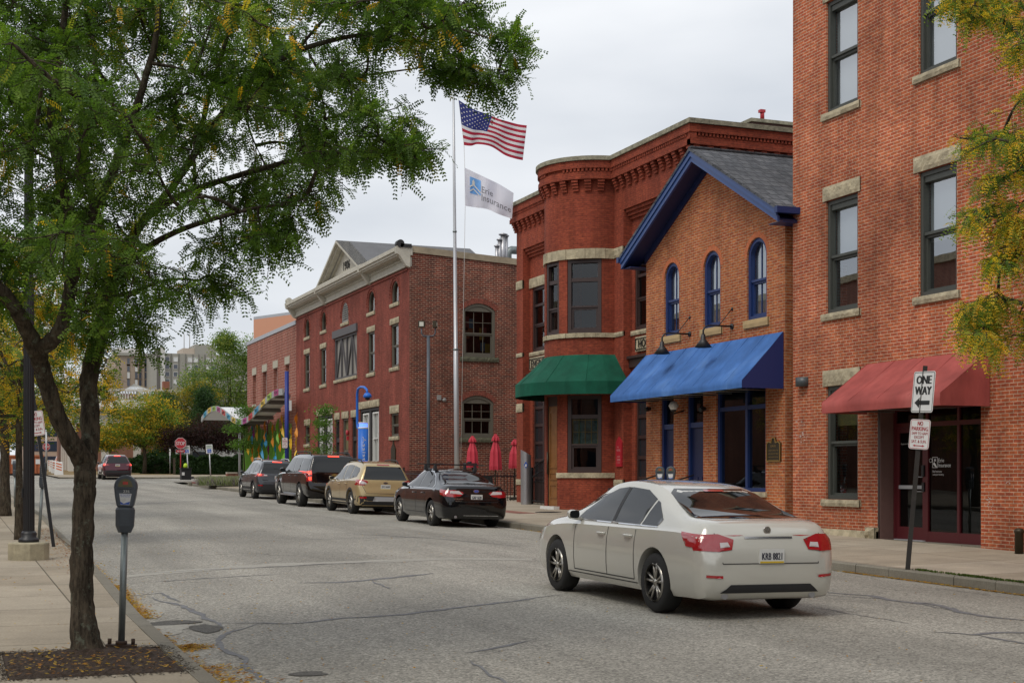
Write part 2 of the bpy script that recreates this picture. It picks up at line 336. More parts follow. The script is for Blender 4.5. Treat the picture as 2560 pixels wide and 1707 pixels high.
M['stone_moss'] = mat('mossy_stone', (.10, .10, .065), .95, noise=(9, .4), bump=(18, .8))
M['coping'] = mat('coping_stone', (.25, .235, .17), .9, noise=(6, .45), bump=(20, .8))
M['cream'] = mat('painted_cornice', (.47, .445, .375), .7, noise=(4, .15))
M['cream_d'] = mat('painted_trim_grey', (.27, .265, .255), .7, noise=(4, .1))
M['rust'] = mat('black_roll', (.02, .02, .02), .5, noise=(10, .4))
M['slate'] = brickmat('slate_shingles', (.12, .125, .135), (.075, .08, .09), (.04, .042, .05), .012, .25, bw=.24, rh=.17)
M['membrane'] = mat('roof_membrane', (.12, .12, .125), .7, noise=(1.2, .12))
M['fgrey'] = mat('frame_grey_green', (.055, .06, .052), .55, noise=(20, .1))
M['fbrown'] = mat('frame_brown', (.04, .022, .02), .5, noise=(20, .1))
M['ftan'] = mat('frame_tan', (.115, .105, .08), .6, noise=(20, .1))
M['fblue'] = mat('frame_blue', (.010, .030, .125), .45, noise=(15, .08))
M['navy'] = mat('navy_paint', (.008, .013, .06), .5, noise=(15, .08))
M['fred'] = mat('frame_dark_red', (.085, .010, .014), .4)
M['white'] = mat('white_paint', (.7, .7, .68), .5)
M['glass'] = glassmat('window_glass', (.5, .55, .53), .055, 0, .02)
M['glass_hi'] = glassmat('window_glass_reflective', (.62, .66, .68), .34, 0, .012)
M['glass_dark'] = glassmat('window_glass_dark', (.3, .33, .3), .045, 0, .02)
M['drab'] = mat('drab_wall', (.03, .028, .027), .9)
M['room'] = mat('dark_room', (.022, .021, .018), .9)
M['blind'] = mat('blind_white', (.62, .63, .63), .8)
M['shade_tan'] = mat('shade_tan', (.16, .13, .06), .8)
M['shade_green'] = mat('shade_green', (.10, .15, .09), .8)
M['curtain'] = mat('curtain', (.45, .45, .42), .9, noise=(3, .2))
M['red_cloth'] = mat('awning_red', (.33, .062, .058), .75, noise=(1.5, .08), bump=(120, .1))
M['blue_cloth'] = mat('awning_blue', (.065, .165, .42), .7, noise=(.9, .12), bump=(120, .1))
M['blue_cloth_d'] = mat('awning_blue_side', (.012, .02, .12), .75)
M['green_cloth'] = mat('awning_green', (.005, .085, .05), .75, noise=(2, .15), bump=(120, .1))
def cloth(name, col, fade):
    m, t, b = nodes(name); nn = t.nodes.new; l = t.links.new; g = nn('ShaderNodeNewGeometry')
    def nz_(s, sc, d=5):
        mp_ = nn('ShaderNodeMapping'); mp_.inputs['Scale'].default_value = sc; l(g.outputs['Position'], mp_.inputs['Vector']); n = nn('ShaderNodeTexNoise'); n.inputs['Scale'].default_value = s; n.inputs['Detail'].default_value = d; l(mp_.outputs[0], n.inputs['Vector']); return n
    def mr(sock, a, b_, c_, d_): r = nn('ShaderNodeMapRange'); r.inputs['From Min'].default_value = a; r.inputs['From Max'].default_value = b_; r.inputs['To Min'].default_value = c_; r.inputs['To Max'].default_value = d_; l(sock, r.inputs['Value']); return r.outputs[0]
    n1 = nz_(4, (1, 1, .35)); n2 = nz_(1.1, (1, 1, 1)); q = nn('ShaderNodeMath'); q.operation = 'MULTIPLY'; l(mr(n1.outputs['Fac'], .3, .7, .86, 1.12), q.inputs[0]); l(mr(n2.outputs['Fac'], .35, .7, 1.1, .74), q.inputs[1])
    mx_ = nn('ShaderNodeMixRGB'); mx_.inputs['Color1'].default_value = (*col, 1); mx_.inputs['Color2'].default_value = (*fade, 1); l(mr(n2.outputs['Fac'], .45, .3, 0, .5), mx_.inputs['Fac'])
    v = nn('ShaderNodeVectorMath'); v.operation = 'SCALE'; l(mx_.outputs[0], v.inputs[0]); l(q.outputs[0], v.inputs['Scale']); l(v.outputs[0], b.inputs['Base Color']); b.inputs['Roughness'].default_value = .8; b.inputs['Specular IOR Level'].default_value = .25
    bp = nn('ShaderNodeBump'); bp.inputs['Strength'].default_value = .55; bp.inputs['Distance'].default_value = .06; l(nz_(2.2, (1, 1, .6), 3).outputs['Fac'], bp.inputs['Height']); l(bp.outputs[0], b.inputs['Normal']); return m
M['red_cloth'] = cloth('awning_canvas_red', (.36, .080, .070), (.40, .12, .105)); M['blue_cloth'] = cloth('awning_canvas_blue', (.055, .155, .42), (.10, .20, .42)); M['green_cloth'] = cloth('awning_canvas_green', (.005, .085, .05), (.012, .12, .075))
def thin(m, f=.45):   # cloth that lets some of the sky light through
    t = m.node_tree; b = t.nodes['Principled BSDF']; tr = t.nodes.new('ShaderNodeBsdfTranslucent'); c = b.inputs['Base Color'].default_value; tr.inputs[0].default_value = tuple(c)
    mx_ = t.nodes.new('ShaderNodeMixShader'); mx_.inputs[0].default_value = f; t.links.new(b.outputs[0], mx_.inputs[1]); t.links.new(tr.outputs[0], mx_.inputs[2]); t.links.new(mx_.outputs[0], t.nodes['Material Output'].inputs[0]); return m
M['black'] = mat('black_metal', (.012, .012, .014), .45)
M['gunmetal'] = mat('meter_grey', (.065, .078, .095), .42, noise=(6, .15))
M['galv'] = mat('galvanised_steel', (.23, .26, .26), .45, metal=.6, noise=(5, .2))
M['steel'] = mat('brushed_steel', (.42, .42, .44), .38, metal=.75, noise=(2, .05))
M['alu'] = mat('aluminium_pole', (.48, .49, .51), .4, metal=.4)
M['signwhite'] = mat('sign_white', (.66, .66, .65), .45, noise=(8, .06))
M['signblack'] = mat('sign_black', (.012, .012, .012), .5)
M['signred'] = mat('sign_red', (.40, .018, .03), .45)
M['signgreen'] = mat('sign_green', (.02, .22, .10), .5)
M['signblue'] = mat('sign_blue', (.02, .09, .45), .45)
M['umbrella'] = mat('umbrella_red', (.52, .035, .06), .7, noise=(3, .12))
M['wood'] = mat('oak_door', (.22, .095, .028), .45, noise=(6, .2))
M['bronze'] = mat('bronze', (.05, .038, .022), .45, metal=.5)
M['gold'] = mat('gold', (.38, .25, .08), .4, metal=.6)
M['mauve'] = mat('mauve_panel', (.15, .085, .075), .6, noise=(8, .08))
M['orange_st'] = mat('peach_stucco', (.55, .27, .17), .8)
M['tyre'] = mat('tyre_rubber', (.014, .014, .014), .8)
M['rim'] = mat('alloy_rim', (.42, .40, .36), .3, metal=.8)
M['plastic'] = mat('black_plastic', (.018, .018, .02), .6)
M['carglass'] = mat('car_glass', (.006, .007, .007), .03, spec=.6)
M['taillight'] = mat('tail_light_red', (.35, .008, .012), .12, spec=.8, coat=1)
M['taillit'] = mat('tail_light_lit', (1.0, .06, .03), .3, emit=2.2)
M['lampclear'] = mat('clear_lens', (.55, .5, .5), .12, spec=.8, coat=1)
M['chrome'] = mat('chrome', (.7, .7, .72), .12, metal=1)
M['plate'] = mat('licence_plate', (.6, .6, .58), .5)
M['platedark'] = mat('plate_text', (.02, .02, .04), .5)
M['plateyel'] = mat('plate_yellow', (.6, .42, .03), .5)
M['bluecall'] = mat('call_post_blue', (.008, .13, .55), .4)
M['bluepost'] = mat('post_blue', (.012, .03, .22), .5)
M['bluelamp'] = mat('blue_lamp', (.12, .25, 1.0), .3, emit=1.6)
def barkmat():
    m, t, b = nodes('bark'); nn = t.nodes.new; l = t.links.new; g = nn('ShaderNodeNewGeometry'); mp_ = nn('ShaderNodeMapping'); mp_.inputs['Scale'].default_value = (1, 1, .22); l(g.outputs['Position'], mp_.inputs['Vector'])
    n1 = nn('ShaderNodeTexNoise'); n1.inputs['Scale'].default_value = 26; n1.inputs['Detail'].default_value = 7; n1.inputs['Roughness'].default_value = .7; l(mp_.outputs[0], n1.inputs['Vector'])
    n2 = nn('ShaderNodeTexNoise'); n2.inputs['Scale'].default_value = 13; n2.inputs['Detail'].default_value = 8; n2.inputs['Roughness'].default_value = .75; l(g.outputs['Position'], n2.inputs['Vector'])
    r1 = nn('ShaderNodeValToRGB'); e = r1.color_ramp.elements; e[0].position = .38; e[0].color = (.028, .022, .016, 1); e[1].position = .64; e[1].color = (.115, .092, .066, 1); l(n1.outputs['Fac'], r1.inputs['Fac'])
    r2 = nn('ShaderNodeMapRange'); r2.inputs['From Min'].default_value = .555; r2.inputs['From Max'].default_value = .64; r2.inputs['To Max'].default_value = .75; l(n2.outputs['Fac'], r2.inputs['Value'])
    mx_ = nn('ShaderNodeMixRGB'); l(r2.outputs[0], mx_.inputs['Fac']); l(r1.outputs[0], mx_.inputs['Color1']); mx_.inputs['Color2'].default_value = (.15, .165, .125, 1); l(mx_.outputs[0], b.inputs['Base Color']); b.inputs['Roughness'].default_value = .95; b.inputs['Specular IOR Level'].default_value = .2
    bp = nn('ShaderNodeBump'); bp.inputs['Strength'].default_value = .9; bp.inputs['Distance'].default_value = .03; l(n1.outputs['Fac'], bp.inputs['Height']); l(bp.outputs[0], b.inputs['Normal']); return m
M['bark'] = barkmat()
M['orange_bin'] = mat('dumpster_orange', (.42, .13, .05), .6, noise=(3, .15))
M['hazorange'] = mat('barricade_orange', (.6, .13, .03), .5)
# ---------------------------------------------------------------- ground, road, pavements
def sheet(name, xs, ys, zf, m, cond=None, kind='structure', label=None, cat=None):
    vs = [(x, y, zf(x, y)) for y in ys for x in xs]; n = len(xs); fs = []
    for j in range(len(ys)-1):
        for i in range(n-1):
            cx, cy = (xs[i]+xs[i+1])/2, (ys[j]+ys[j+1])/2
            if cond is None or cond(cx, cy): fs.append((j*n+i, j*n+i+1, (j+1)*n+i+1, (j+1)*n+i))
    mb = MB(); mb.add(vs, fs, True); o = mb.build(name, m); tag(o, kind=kind, label=label, cat=cat); return o
def lin(a, b, s):
    n = max(1, int(round((b-a)/s))); return [a+(b-a)*i/n for i in range(n+1)]
YA, YB = 94.0, 108.0     # cross street
sheet('ground', [-700, -200, -60, 60, 200, 700], [-200, -30, 0, 50, 100, 140, 180, 400, 1200], lambda x, y: gz(y)-.14, M['ground'])
def roadgrid():
    ys = lin(-30, YA, 2)+lin(YA, YB, 2)[1:]+lin(YB, 220, 4)[1:]
    mb = MB(); ts = lin(0, 1, 1/12)
    vs = []; fs = []
    for y in ys:
        a = kl(y)
        for t in ts: x = a+(KX-a)*t; vs.append((x, y, road_z(x, y)))
    n = len(ts)
    for j in range(len(ys)-1):
        for i in range(n-1): fs.append((j*n+i, j*n+i+1, (j+1)*n+i+1, (j+1)*n+i))
    mb.add(vs, fs, True)
    for x0, x1 in ((-120, 2.5), (KX, 140)):
        mb.add([(x0, YA, gz(YA)), (x1, YA, gz(YA)), (x1, YB, gz(YB)), (x0, YB, gz(YB))], [(0, 1, 2, 3)])
    return tag(mb.build('road', M['asphalt'], recalc=False), kind='structure')
roadgrid()
def strip(name, m, fa, fb, zf, ys):
    mb = MB(); vs = []; fs = []
    for y in ys: vs += [(fa(y), y, zf(fa(y), y)), (fb(y), y, zf(fb(y), y))]
    for j in range(len(ys)-1): fs.append((2*j, 2*j+1, 2*j+3, 2*j+2))
    mb.add(vs, fs, True); return tag(mb.build(name, m, recalc=False), kind='structure')
YS = lin(-30, 92, 2)
PIT = (.42, 1.74, 11.3, 12.85)
def pitys(): return sorted(set([y for y in YS]+[PIT[2], PIT[3]]))
def leftwalk():
    mb = MB(); vs = []; fs = []; ys = pitys(); xs = [-14, -6, -2, PIT[0], PIT[1], None]
    for y in ys:
        for x in xs: x_ = kl(y)-.16 if x is None else x; vs.append((x_, y, lwalk(y)))
    n = len(xs)
    for j in range(len(ys)-1):
        for i in range(n-1):
            cy = (ys[j]+ys[j+1])/2
            if i == 3 and PIT[2] < cy < PIT[3]: continue
            fs.append((j*n+i, j*n+i+1, (j+1)*n+i+1, (j+1)*n+i))
    mb.add(vs, fs, True); tag(mb.build('pavement', M['walk'], recalc=False), kind='structure')
leftwalk()
strip('pavement', M['walk_r'], lambda y: KX+.15, lambda y: 17.6, lambda x, y: rwalk(x, y), lin(-30, 90, 2))
strip('pavement', M['walk_r'], lambda y: 17.6, lambda y: 46, lambda x, y: rwalk(x, y), lin(30, 90, 2))
def kerb(name, fx, side, ys, zf):
    mb = MB()
    for a, b in zip(ys[:-1], ys[1:]):
        g = .006; p = []
        for y in (a+g, b-g):
            x0 = fx(y); x1 = x0+side*.16
            p.append([(x0, y, road_z(x0, y)-.2), (x0, y, zf(y)-.02), (x0+side*.02, y, zf(y)+.004), (x1, y, zf(y)+.006), (x1, y, zf(y)-.3)])
        mb.prism(p[0], p[1])
    return tag(mb.build(name, M['kerb']), kind='structure')
kerb('kerb', lambda y: kl(y), -1, lin(-30, 92, 2.4), lambda y: lwalk(y))
kerb('kerb', lambda y: KX, 1, lin(-30, 86, 2.4), lambda y: rwalk(KX, y))
# the corner by the plaza: curved kerb and brick paved corner, then the pavements beyond the cross street
def corner():
    c = (KX+7, 86.0); pts = []
    for k in range(13):
        a = math.pi-k*math.pi/24; pts.append((c[0]+7*math.cos(a), c[1]+7*math.sin(a)))
    mb = MB(); top = [(x, y, gz(y)+.12) for x, y in pts]; 
    mb.prism([(x, y, z-.4) for x, y, z in top]+[(c[0], c[1], gz(c[1])-.28)], top+[(c[0], c[1], gz(c[1])+.12)])
    tag(mb.build('pavement', M['brickpave']), kind='structure')
    kb = MB()
    for (a, b) in zip(pts[:-1], pts[1:]):
        f = lambda p, r, z: (c[0]+(p[0]-c[0])*r, c[1]+(p[1]-c[1])*r, gz(p[1])+z)
        kb.box8([f(a, 1.0, -.3), f(b, 1.0, -.3), f(b, 1.025, -.3), f(a, 1.025, -.3), f(a, 1.0, .135), f(b, 1.0, .135), f(b, 1.025, .135), f(a, 1.025, .135)])
    tag(kb.build('kerb', M['kerb']), kind='structure')
    sheet('pavement', [c[0], 60], [86, 93.85], lambda x, y: gz(y)+.12, M['brickpave'])
corner()
sheet('pavement', [-120, 2.5], [YB, 122], lambda x, y: gz(y)+.1, M['walk'])
sheet('pavement', [7.5, 140], [YB, 122], lambda x, y: gz(y)+.1, M['walk'])
sheet('plaza_ground', [7.5, 140], [122, 180, 260], lambda x, y: gz(y)+.09, mat('leafy_bank', (.22, .15, .06), .95, noise=(1.5, .5)))
sheet('plaza_ground', [-120, -4], [122, 180, 260], lambda x, y: gz(y)+.05, M['ground'])
for xa, xb in ((-120, 2.5), (7.5, 140)):
    q = MB(); q.box(xa, xb, YB-.02, YB+.16, gz(YB)-.2, gz(YB)+.115); tag(q.build('kerb', M['kerb']), kind='structure')
q = MB(); q.box(KX+7, 60, 93.84, 94.02, gz(94)-.2, gz(94)+.135); q.box(-120, 2.34, 91.9, 92.1, gz(92)-.2, gz(92)+.07); tag(q.build('kerb', M['kerb']), kind='structure')
sheet('road', [-120, 2.5], [92, YA], lambda x, y: gz(y)-.001, M['asphalt'])
strip('crossing_line', M['whiteline'], lambda y: 2.7, lambda y: 13, lambda x, y: gz(y)+.004, [92.6, 93.1])
def line_y(y0, y1, x0, x1): strip('crossing_line', M['whiteline'], lambda y: x0, lambda y: x1, lambda x, y: gz(y)+.004, [y0, y1])
line_y(94.3, 94.7, -30, 2.3); line_y(107, 107.3, -30, 2.3)
# worn details of the carriageway
def seam(pts, wdt, name='tar_seam', m='tar', z=.004, jit=.03, step=.12, taper=True):
    P = [on_g(*p) for p in pts]; Q = []
    for a, b in zip(P[:-1], P[1:]):
        n = max(1, int((b-a).length/step)); Q += [a.lerp(b, i/n) for i in range(n)]
    Q.append(P[-1]); mb = MB(); vs = []; jx = 0
    for i, q in enumerate(Q):
        t = Q[min(i+1, len(Q)-1)]-Q[max(i-1, 0)]; s = Vector((-t.y, t.x, 0)).normalized(); jx = jx*.7+random.uniform(-jit, jit)
        wv = wdt*random.uniform(.5, 1.2)*(min(1, 4*i/len(Q), 4*(len(Q)-1-i)/len(Q))+.15 if taper else 1)/2
        for sg in (-1, 1): v = q+s*(jx+sg*wv); vs.append((v.x, v.y, road_z(v.x, v.y)+z))
    mb.add(vs, [(2*i, 2*i+1, 2*i+3, 2*i+2) for i in range(len(Q)-1)], True)
    return tag(mb.build(name, M[m], recalc=False), kind='structure')
def blob(px, py, rx, ry, name, m, z=.003, seed=0):
    c = on_g(px, py); mb = MB(); r = random.Random(seed); ph = [r.uniform(0, 6.28) for _ in range(5)]; n = 48; vs = [(c.x, c.y, road_z(c.x, c.y)+z)]
    for k in range(n):
        a = 2*math.pi*k/n; f = 1+sum(.13/(j+1)**.7*math.sin((j+2)*a+ph[j]) for j in range(5)); x, y = c.x+rx*f*math.cos(a), c.y+ry*f*math.sin(a); vs.append((x, y, road_z(x, y)+z))
    mb.add(vs, [(0, 1+k, 1+(k+1) % n) for k in range(n)], True); return tag(mb.build(name, M[m], recalc=False), kind='structure')
seam([(300, 1430), (450, 1420), (700, 1408), (950, 1402), (1130, 1396), (1330, 1397)], .62, 'road_patch', 'patch', .003, .01, .3, False)
seam([(300, 1425), (620, 1415), (900, 1405), (1040, 1400)], .05); seam([(330, 1445), (500, 1438), (720, 1430)], .05)
seam([(550, 1542), (720, 1548), (860, 1538), (1000, 1532), (1130, 1518), (1300, 1500), (1400, 1485)], .08)
seam([(700, 1546), (640, 1548), (560, 1572), (545, 1600), (600, 1625), (660, 1680), (700, 1706)], .06)
seam([(745, 1452), (850, 1452), (960, 1444), (1080, 1432)], .13); seam([(930, 1448), (980, 1470)], .05)
seam([(1170, 1625), (1250, 1612), (1330, 1596)], .05); seam([(1180, 1640), (1240, 1680), (1290, 1706)], .03)
seam([(380, 1478), (450, 1500), (540, 1540), (560, 1560)], .07); seam([(320, 1475), (400, 1470), (450, 1492)], .06)
seam([(1980, 1469), (2080, 1476), (2170, 1482), (2240, 1495), (2330, 1502), (2400, 1522), (2480, 1536), (2640, 1552)], .12)
seam([(1990, 1474), (2090, 1484), (2200, 1490), (2310, 1504), (2420, 1528)], .04); seam([(2250, 1498), (2340, 1500)], .06)
seam([(2330, 1577), (2430, 1584), (2500, 1578), (2640, 1574)], .08); seam([(2440, 1584), (2520, 1598), (2640, 1618)], .08)
seam([(300, 1262), (520, 1250), (700, 1252), (820, 1262)], .12, jit=.05); seam([(600, 1232), (720, 1262), (900, 1286)], .3, 'road_patch', 'patch', .003, .01, .5)
seam([(420, 1290), (640, 1292)], .07); seam([(820, 1330), (1100, 1345), (1330, 1365)], .05); seam([(680, 1310), (1040, 1312)], .05)
seam([(500, 1355), (900, 1345), (1250, 1335)], .04); seam([(2000, 1510), (2300, 1560)], .02)
blob(350, 1512, .28, .75, 'road_patch', 'patch', .003, 1); blob(400, 1555, .32, .45, 'road_patch', 'patch', .0035, 2)
blob(425, 1540, .28, .22, 'broken_asphalt', 'dark_patch', .006, 3); blob(515, 1555, .14, .4, 'broken_asphalt', 'dark_patch', .006, 4)
blob(770, 1666, .16, .12, 'broken_asphalt', 'dark_patch', .006, 5)
# mulch bed of the near tree
def mulch():
    mb = MB(); nx, ny = 44, 44; vs = []
    for j in range(ny+1):
        for i in range(nx+1):
            x = PIT[0]+(PIT[1]-PIT[0])*i/nx; y = PIT[2]+(PIT[3]-PIT[2])*j/ny; e = min(i, nx-i, j, ny-j)/8
            vs.append((x, y, lwalk(y)-.014+min(1, e)*.02+(random.uniform(0, .022) if e > 0 else 0)+.05*math.exp(-((x-1.12)**2+(y-12.55)**2)/.05)))
    mb.add(vs, [(j*(nx+1)+i, j*(nx+1)+i+1, (j+1)*(nx+1)+i+1, (j+1)*(nx+1)+i) for j in range(ny) for i in range(nx)])
    tag(mb.build('mulch_bed', M['mulch'], recalc=False), kind='structure')
mulch()
# ---------------------------------------------------------------- facade tools
def inpoly(p, poly):
    x, y = p; r = False; n = len(poly)
    for i in range(n):
        (x1, y1), (x2, y2) = poly[i], poly[(i+1) % n]
        if (y1 > y) != (y2 > y) and x < (x2-x1)*(y-y1)/(y2-y1)+x1: r = not r
    return r
def wall(mb, fr, outline, holes=(), depth=.25, n=0):
    vs = []; es = []
    for lp in [outline]+list(holes):
        b = len(vs); vs += [Vector(p) for p in lp]; es += [(b+i, b+(i+1) % len(lp)) for i in range(len(lp))]
    r = delaunay_2d_cdt(vs, es, [], 0, 1e-6); V, F = r[0], r[2]
    fs = []
    for f in F:
        c = sum((V[i] for i in f), Vector((0, 0)))/len(f)
        if inpoly(c, outline) and not any(inpoly(c, h) for h in holes): fs.append(tuple(f))
    mb.add([fr.p(v.x, v.y, n) for v in V], fs)
    for h in holes:
        k = len(h); mb.add([fr.p(a, b, n) for a, b in h]+[fr.p(a, b, n-depth) for a, b in h], [(i, (i+1) % k, k+(i+1) % k, k+i) for i in range(k)])
    return mb
def rect(u0, u1, z0, z1): return [(u0, z0), (u1, z0), (u1, z1), (u0, z1)]
def opening(u0, u1, z0, z1, arch=0, seg=14):   # arch = rise of the curved head
    if not arch: return rect(u0, u1, z0, z1)
    hw = (u1-u0)/2; R = (hw*hw+arch*arch)/(2*arch); cz = z1-R; uc = (u0+u1)/2; a0 = math.asin(min(1, hw/R))
    if arch > hw-1e-6: a0 = math.pi/2; R = hw; cz = z1-hw
    return [(u0, z0), (u1, z0)]+[(uc+R*math.sin(a), cz+R*math.cos(a)) for a in [a0-2*a0*k/seg for k in range(seg+1)]]
def inset(poly, d):
    n = len(poly); out = []
    for i in range(n):
        a, b, c = Vector(poly[i-1]), Vector(poly[i]), Vector(poly[(i+1) % n])
        e1 = (b-a); e2 = (c-b)
        if e1.length < 1e-6 or e2.length < 1e-6: out.append(tuple(b)); continue
        n1 = Vector((-e1.y, e1.x)).normalized(); n2 = Vector((-e2.y, e2.x)).normalized(); m = (n1+n2); m = m/max(.3, m.length_squared)*2*d
        out.append(tuple(b+m))
    return out
def ringprism(mb, fr, poly, wd, n0, n1):
    q = inset(poly, wd); k = len(poly); vs = []
    for n in (n0, n1): vs += [fr.p(a, b, n) for a, b in poly]; vs += [fr.p(a, b, n) for a, b in q]
    fs = []
    for i in range(k):
        j = (i+1) % k; fs += [(i, j, k+j, k+i), (2*k+i, 2*k+j, 3*k+j, 3*k+i), (k+i, k+j, 3*k+j, 3*k+i), (i, j, 2*k+j, 2*k+i)]
    return mb.add(vs, fs)
def fan(mb, fr, poly, n):
    k = len(poly); c = (sum(p[0] for p in poly)/k, sum(p[1] for p in poly)/k)
    return mb.add([fr.p(c[0], c[1], n)]+[fr.p(a, b, n) for a, b in poly], [(0, 1+i, 1+(i+1) % k) for i in range(k)])
def window(par, fr, u0, u1, z0, z1, arch=0, fm='fgrey', fw=.07, rec=.12, dep=.09, rail=.5, vm=0, hm=0, glass='glass', blind=None, lint=None, sill=None, label=None, smat='stone', topfill=0, blow=None):
    g = .003; poly = opening(u0+g, u1-g, z0+g, z1-g, max(0, arch-g) if arch else 0)
    mb = MB(); ringprism(mb, fr, poly, fw, -rec, -rec+dep)
    zr = z0+(z1-z0)*rail
    if rail: mb.fb(fr, u0+fw, u1-fw, zr-.025, zr+.03, -rec-.01, -rec+dep-.02)
    if rail:   # lower sash sits behind the upper one
        ringprism(mb, fr, rect(u0+fw+.001, u1-fw-.001, z0+fw+.001, zr-.026), fw*.6, -rec+.004, -rec+dep*.55)
    if topfill: mb.fb(fr, u0+fw, u1-fw, z1-fw-topfill, z1-fw-.001, -rec+.01, -rec+dep-.03)
    for k in range(vm):
        uc = u0+fw+(u1-u0-2*fw)*(k+1)/(vm+1); mb.fb(fr, uc-.012, uc+.012, z0+fw, z1-fw-topfill-(0 if not arch else .04), -rec+.01, -rec+.04)
    for k in range(hm):
        zc = zr+(z1-fw-topfill-zr)*(k+1)/(hm+1); mb.fb(fr, u0+fw, u1-fw, zc-.01, zc+.01, -rec+.012, -rec+.038)
    w_ = mb.build('window', M[fm], par)
    if label: w_['label'] = label
    pp = inset(poly, fw*.5); fan(MB(), fr, pp, -rec+.02)
    q = MB(); fan(q, fr, pp, -rec+.022); q.build('pane', M[glass], w_)
    if blind:
        b0, m_ = blind; q = MB(); zt = z1-fw; pts = [(a, min(max(b, z0+(z1-z0)*(1-b0)), zt+10)) for a, b in pp]; fan(q, fr, pts, -rec-.06); q.build('blind', M[m_], w_)
    if blow:
        b1, m_ = blow; q = MB(); q.fb(fr, u0+fw, u1-fw, z0+fw, z0+(z1-z0)*b1, -rec-.12, -rec-.10); q.build('curtain', M[m_], w_)
    if sill: q = MB(); q.rough(fr, u0-sill[1], u1+sill[1], z0-sill[0], z0-.003, -rec, sill[2]); q.build('sill', M[smat if len(sill) < 4 else sill[3]], w_)
    if lint: q = MB(); q.rough(fr, u0-lint[1], u1+lint[1], z1+.003, z1+lint[0], -.1, lint[2]); q.build('lintel', M[smat], w_)
    return w_
def quad(mb, pts): return mb.add(pts, [tuple(range(len(pts)))])
def shell(mb, x0, x1, y0, y1, z0, z1, faces='NESWT'):
    if 'N' in faces: quad(mb, [(x0, y1, z0), (x1, y1, z0), (x1, y1, z1), (x0, y1, z1)])
    if 'S' in faces: quad(mb, [(x0, y0, z0), (x1, y0, z0), (x1, y0, z1), (x0, y0, z1)])
    if 'E' in faces: quad(mb, [(x1, y0, z0), (x1, y1, z0), (x1, y1, z1), (x1, y0, z1)])
    if 'W' in faces: quad(mb, [(x0, y0, z0), (x0, y1, z0), (x0, y1, z1), (x0, y0, z1)])
    if 'T' in faces: quad(mb, [(x0, y0, z1), (x1, y0, z1), (x1, y1, z1), (x0, y1, z1)])
    return mb
def bldg(name, label, x, y): return thing(name, label, 'building', (x, y, gz(y)))
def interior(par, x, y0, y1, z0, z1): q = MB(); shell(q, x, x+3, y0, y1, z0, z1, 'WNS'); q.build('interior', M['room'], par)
XF = 17.6
# ---------------------------------------------------------------- near brick building with the red awning
B = bldg('brick_office_building', 'tall orange-red brick building at the right edge with a red awning over its door', XF, 20)
W = west(XF); cols = [(-YX(2065, XF), -YX(2144.5, XF)), (-YX(2296, XF), -YX(2392, XF)), (-19.76, -18.6)]
rows = [(at_x(2065, 966.6, XF).z, 0), (at_x(2067, 785, XF).z, at_x(2065, 504.5, XF).z), (at_x(2065, 286, XF).z, at_x(2065, 8, XF).z)]
rows[0] = (at_x(2065, 1247, XF).z, at_x(2065.7, 966, XF).z)
DU0, DU1 = -24.12, -21.06; DZ1 = 3.12
holes = [opening(DU0, DU1, gz(22.5)-.2, DZ1)]; wins = []
for i, (a, b) in enumerate(cols):
    for j, (c, d) in enumerate(rows):
        if i == 1 and j == 0: continue
        holes.append(opening(a, b, c, d)); wins.append((a, b, c, d, i, j))
TOP = 15.2; mb = MB(); wall(mb, W, rect(-27.3, -8, -.6, TOP), holes, .3)
shell(mb, XF, 38, 8, 27.3, -.6, TOP, 'NSE'); mb.build('wall', M['br_right'], B)
q = MB(); q.box(XF-.12, 38, 7.9, 27.42, TOP, TOP+.25); q.build('roof', M['coping'], B)
interior(B, XF+1.3, 8.2, 27.1, -.5, TOP-.1)
for a, b, c, d, i, j in wins:
    gl = 'glass_hi'
    bl = {(0, 2): (1, 'blind'), (1, 2): (1, 'blind'), (0, 1): (.5, 'blind'), (1, 1): (.56, 'blind'), (0, 0): (.35, 'shade_tan')}.get((i, j), (.3, 'blind'))
    window(B, W, a, b, c, d, fm='fgrey', fw=.085, rec=.2, dep=.15, glass=gl if j else 'glass', blind=bl, rail=.5, topfill=.12,
           lint=((.34 if j == 0 else .31), .10 if i == 0 else .13, .035), sill=(.15, .12, .07))
q = MB(); q.rough(W, -27.3, DU0-.02, gz(26)-.1, gz(26)+.25, -.05, .08, .05, .12); q.rough(W, DU0-.34, DU0-.02, gz(24)-.1, gz(24)+.36, -.05, .12, .06); q.build('foundation', M['stone'], B)
q = MB(); rr = random.Random(4)
for (px, py, sz) in ((1997, 1052, .10), (2003, 1062, .07), (2000, 1092, .11), (2012, 1090, .06), (2032, 1116, .04), (2034, 1135, .03), (2030, 1150, .05), (2520, 1205, .05), (2470, 1245, .07), (2476, 1262, .06), (2482, 1278, .05)):
    c0 = at_x(px, py, XF)
    for k in range(9): n_ = 7; cy, cz = rr.gauss(0, sz), rr.gauss(0, sz*.5); r_ = sz*rr.uniform(.08, .35); q.add([W.p(-c0.y+cy+r_*rr.uniform(.6, 1.3)*math.cos(6.283*j/n_), c0.z+cz+.5*r_*rr.uniform(.6, 1.3)*math.sin(6.283*j/n_), .0025) for j in range(n_)], [tuple(range(n_))])
q.build('paint_remnants', mat('old_paint', (.5, .40, .36), .9, noise=(30, .3)), B, recalc=False)['kind'] = 'stuff'
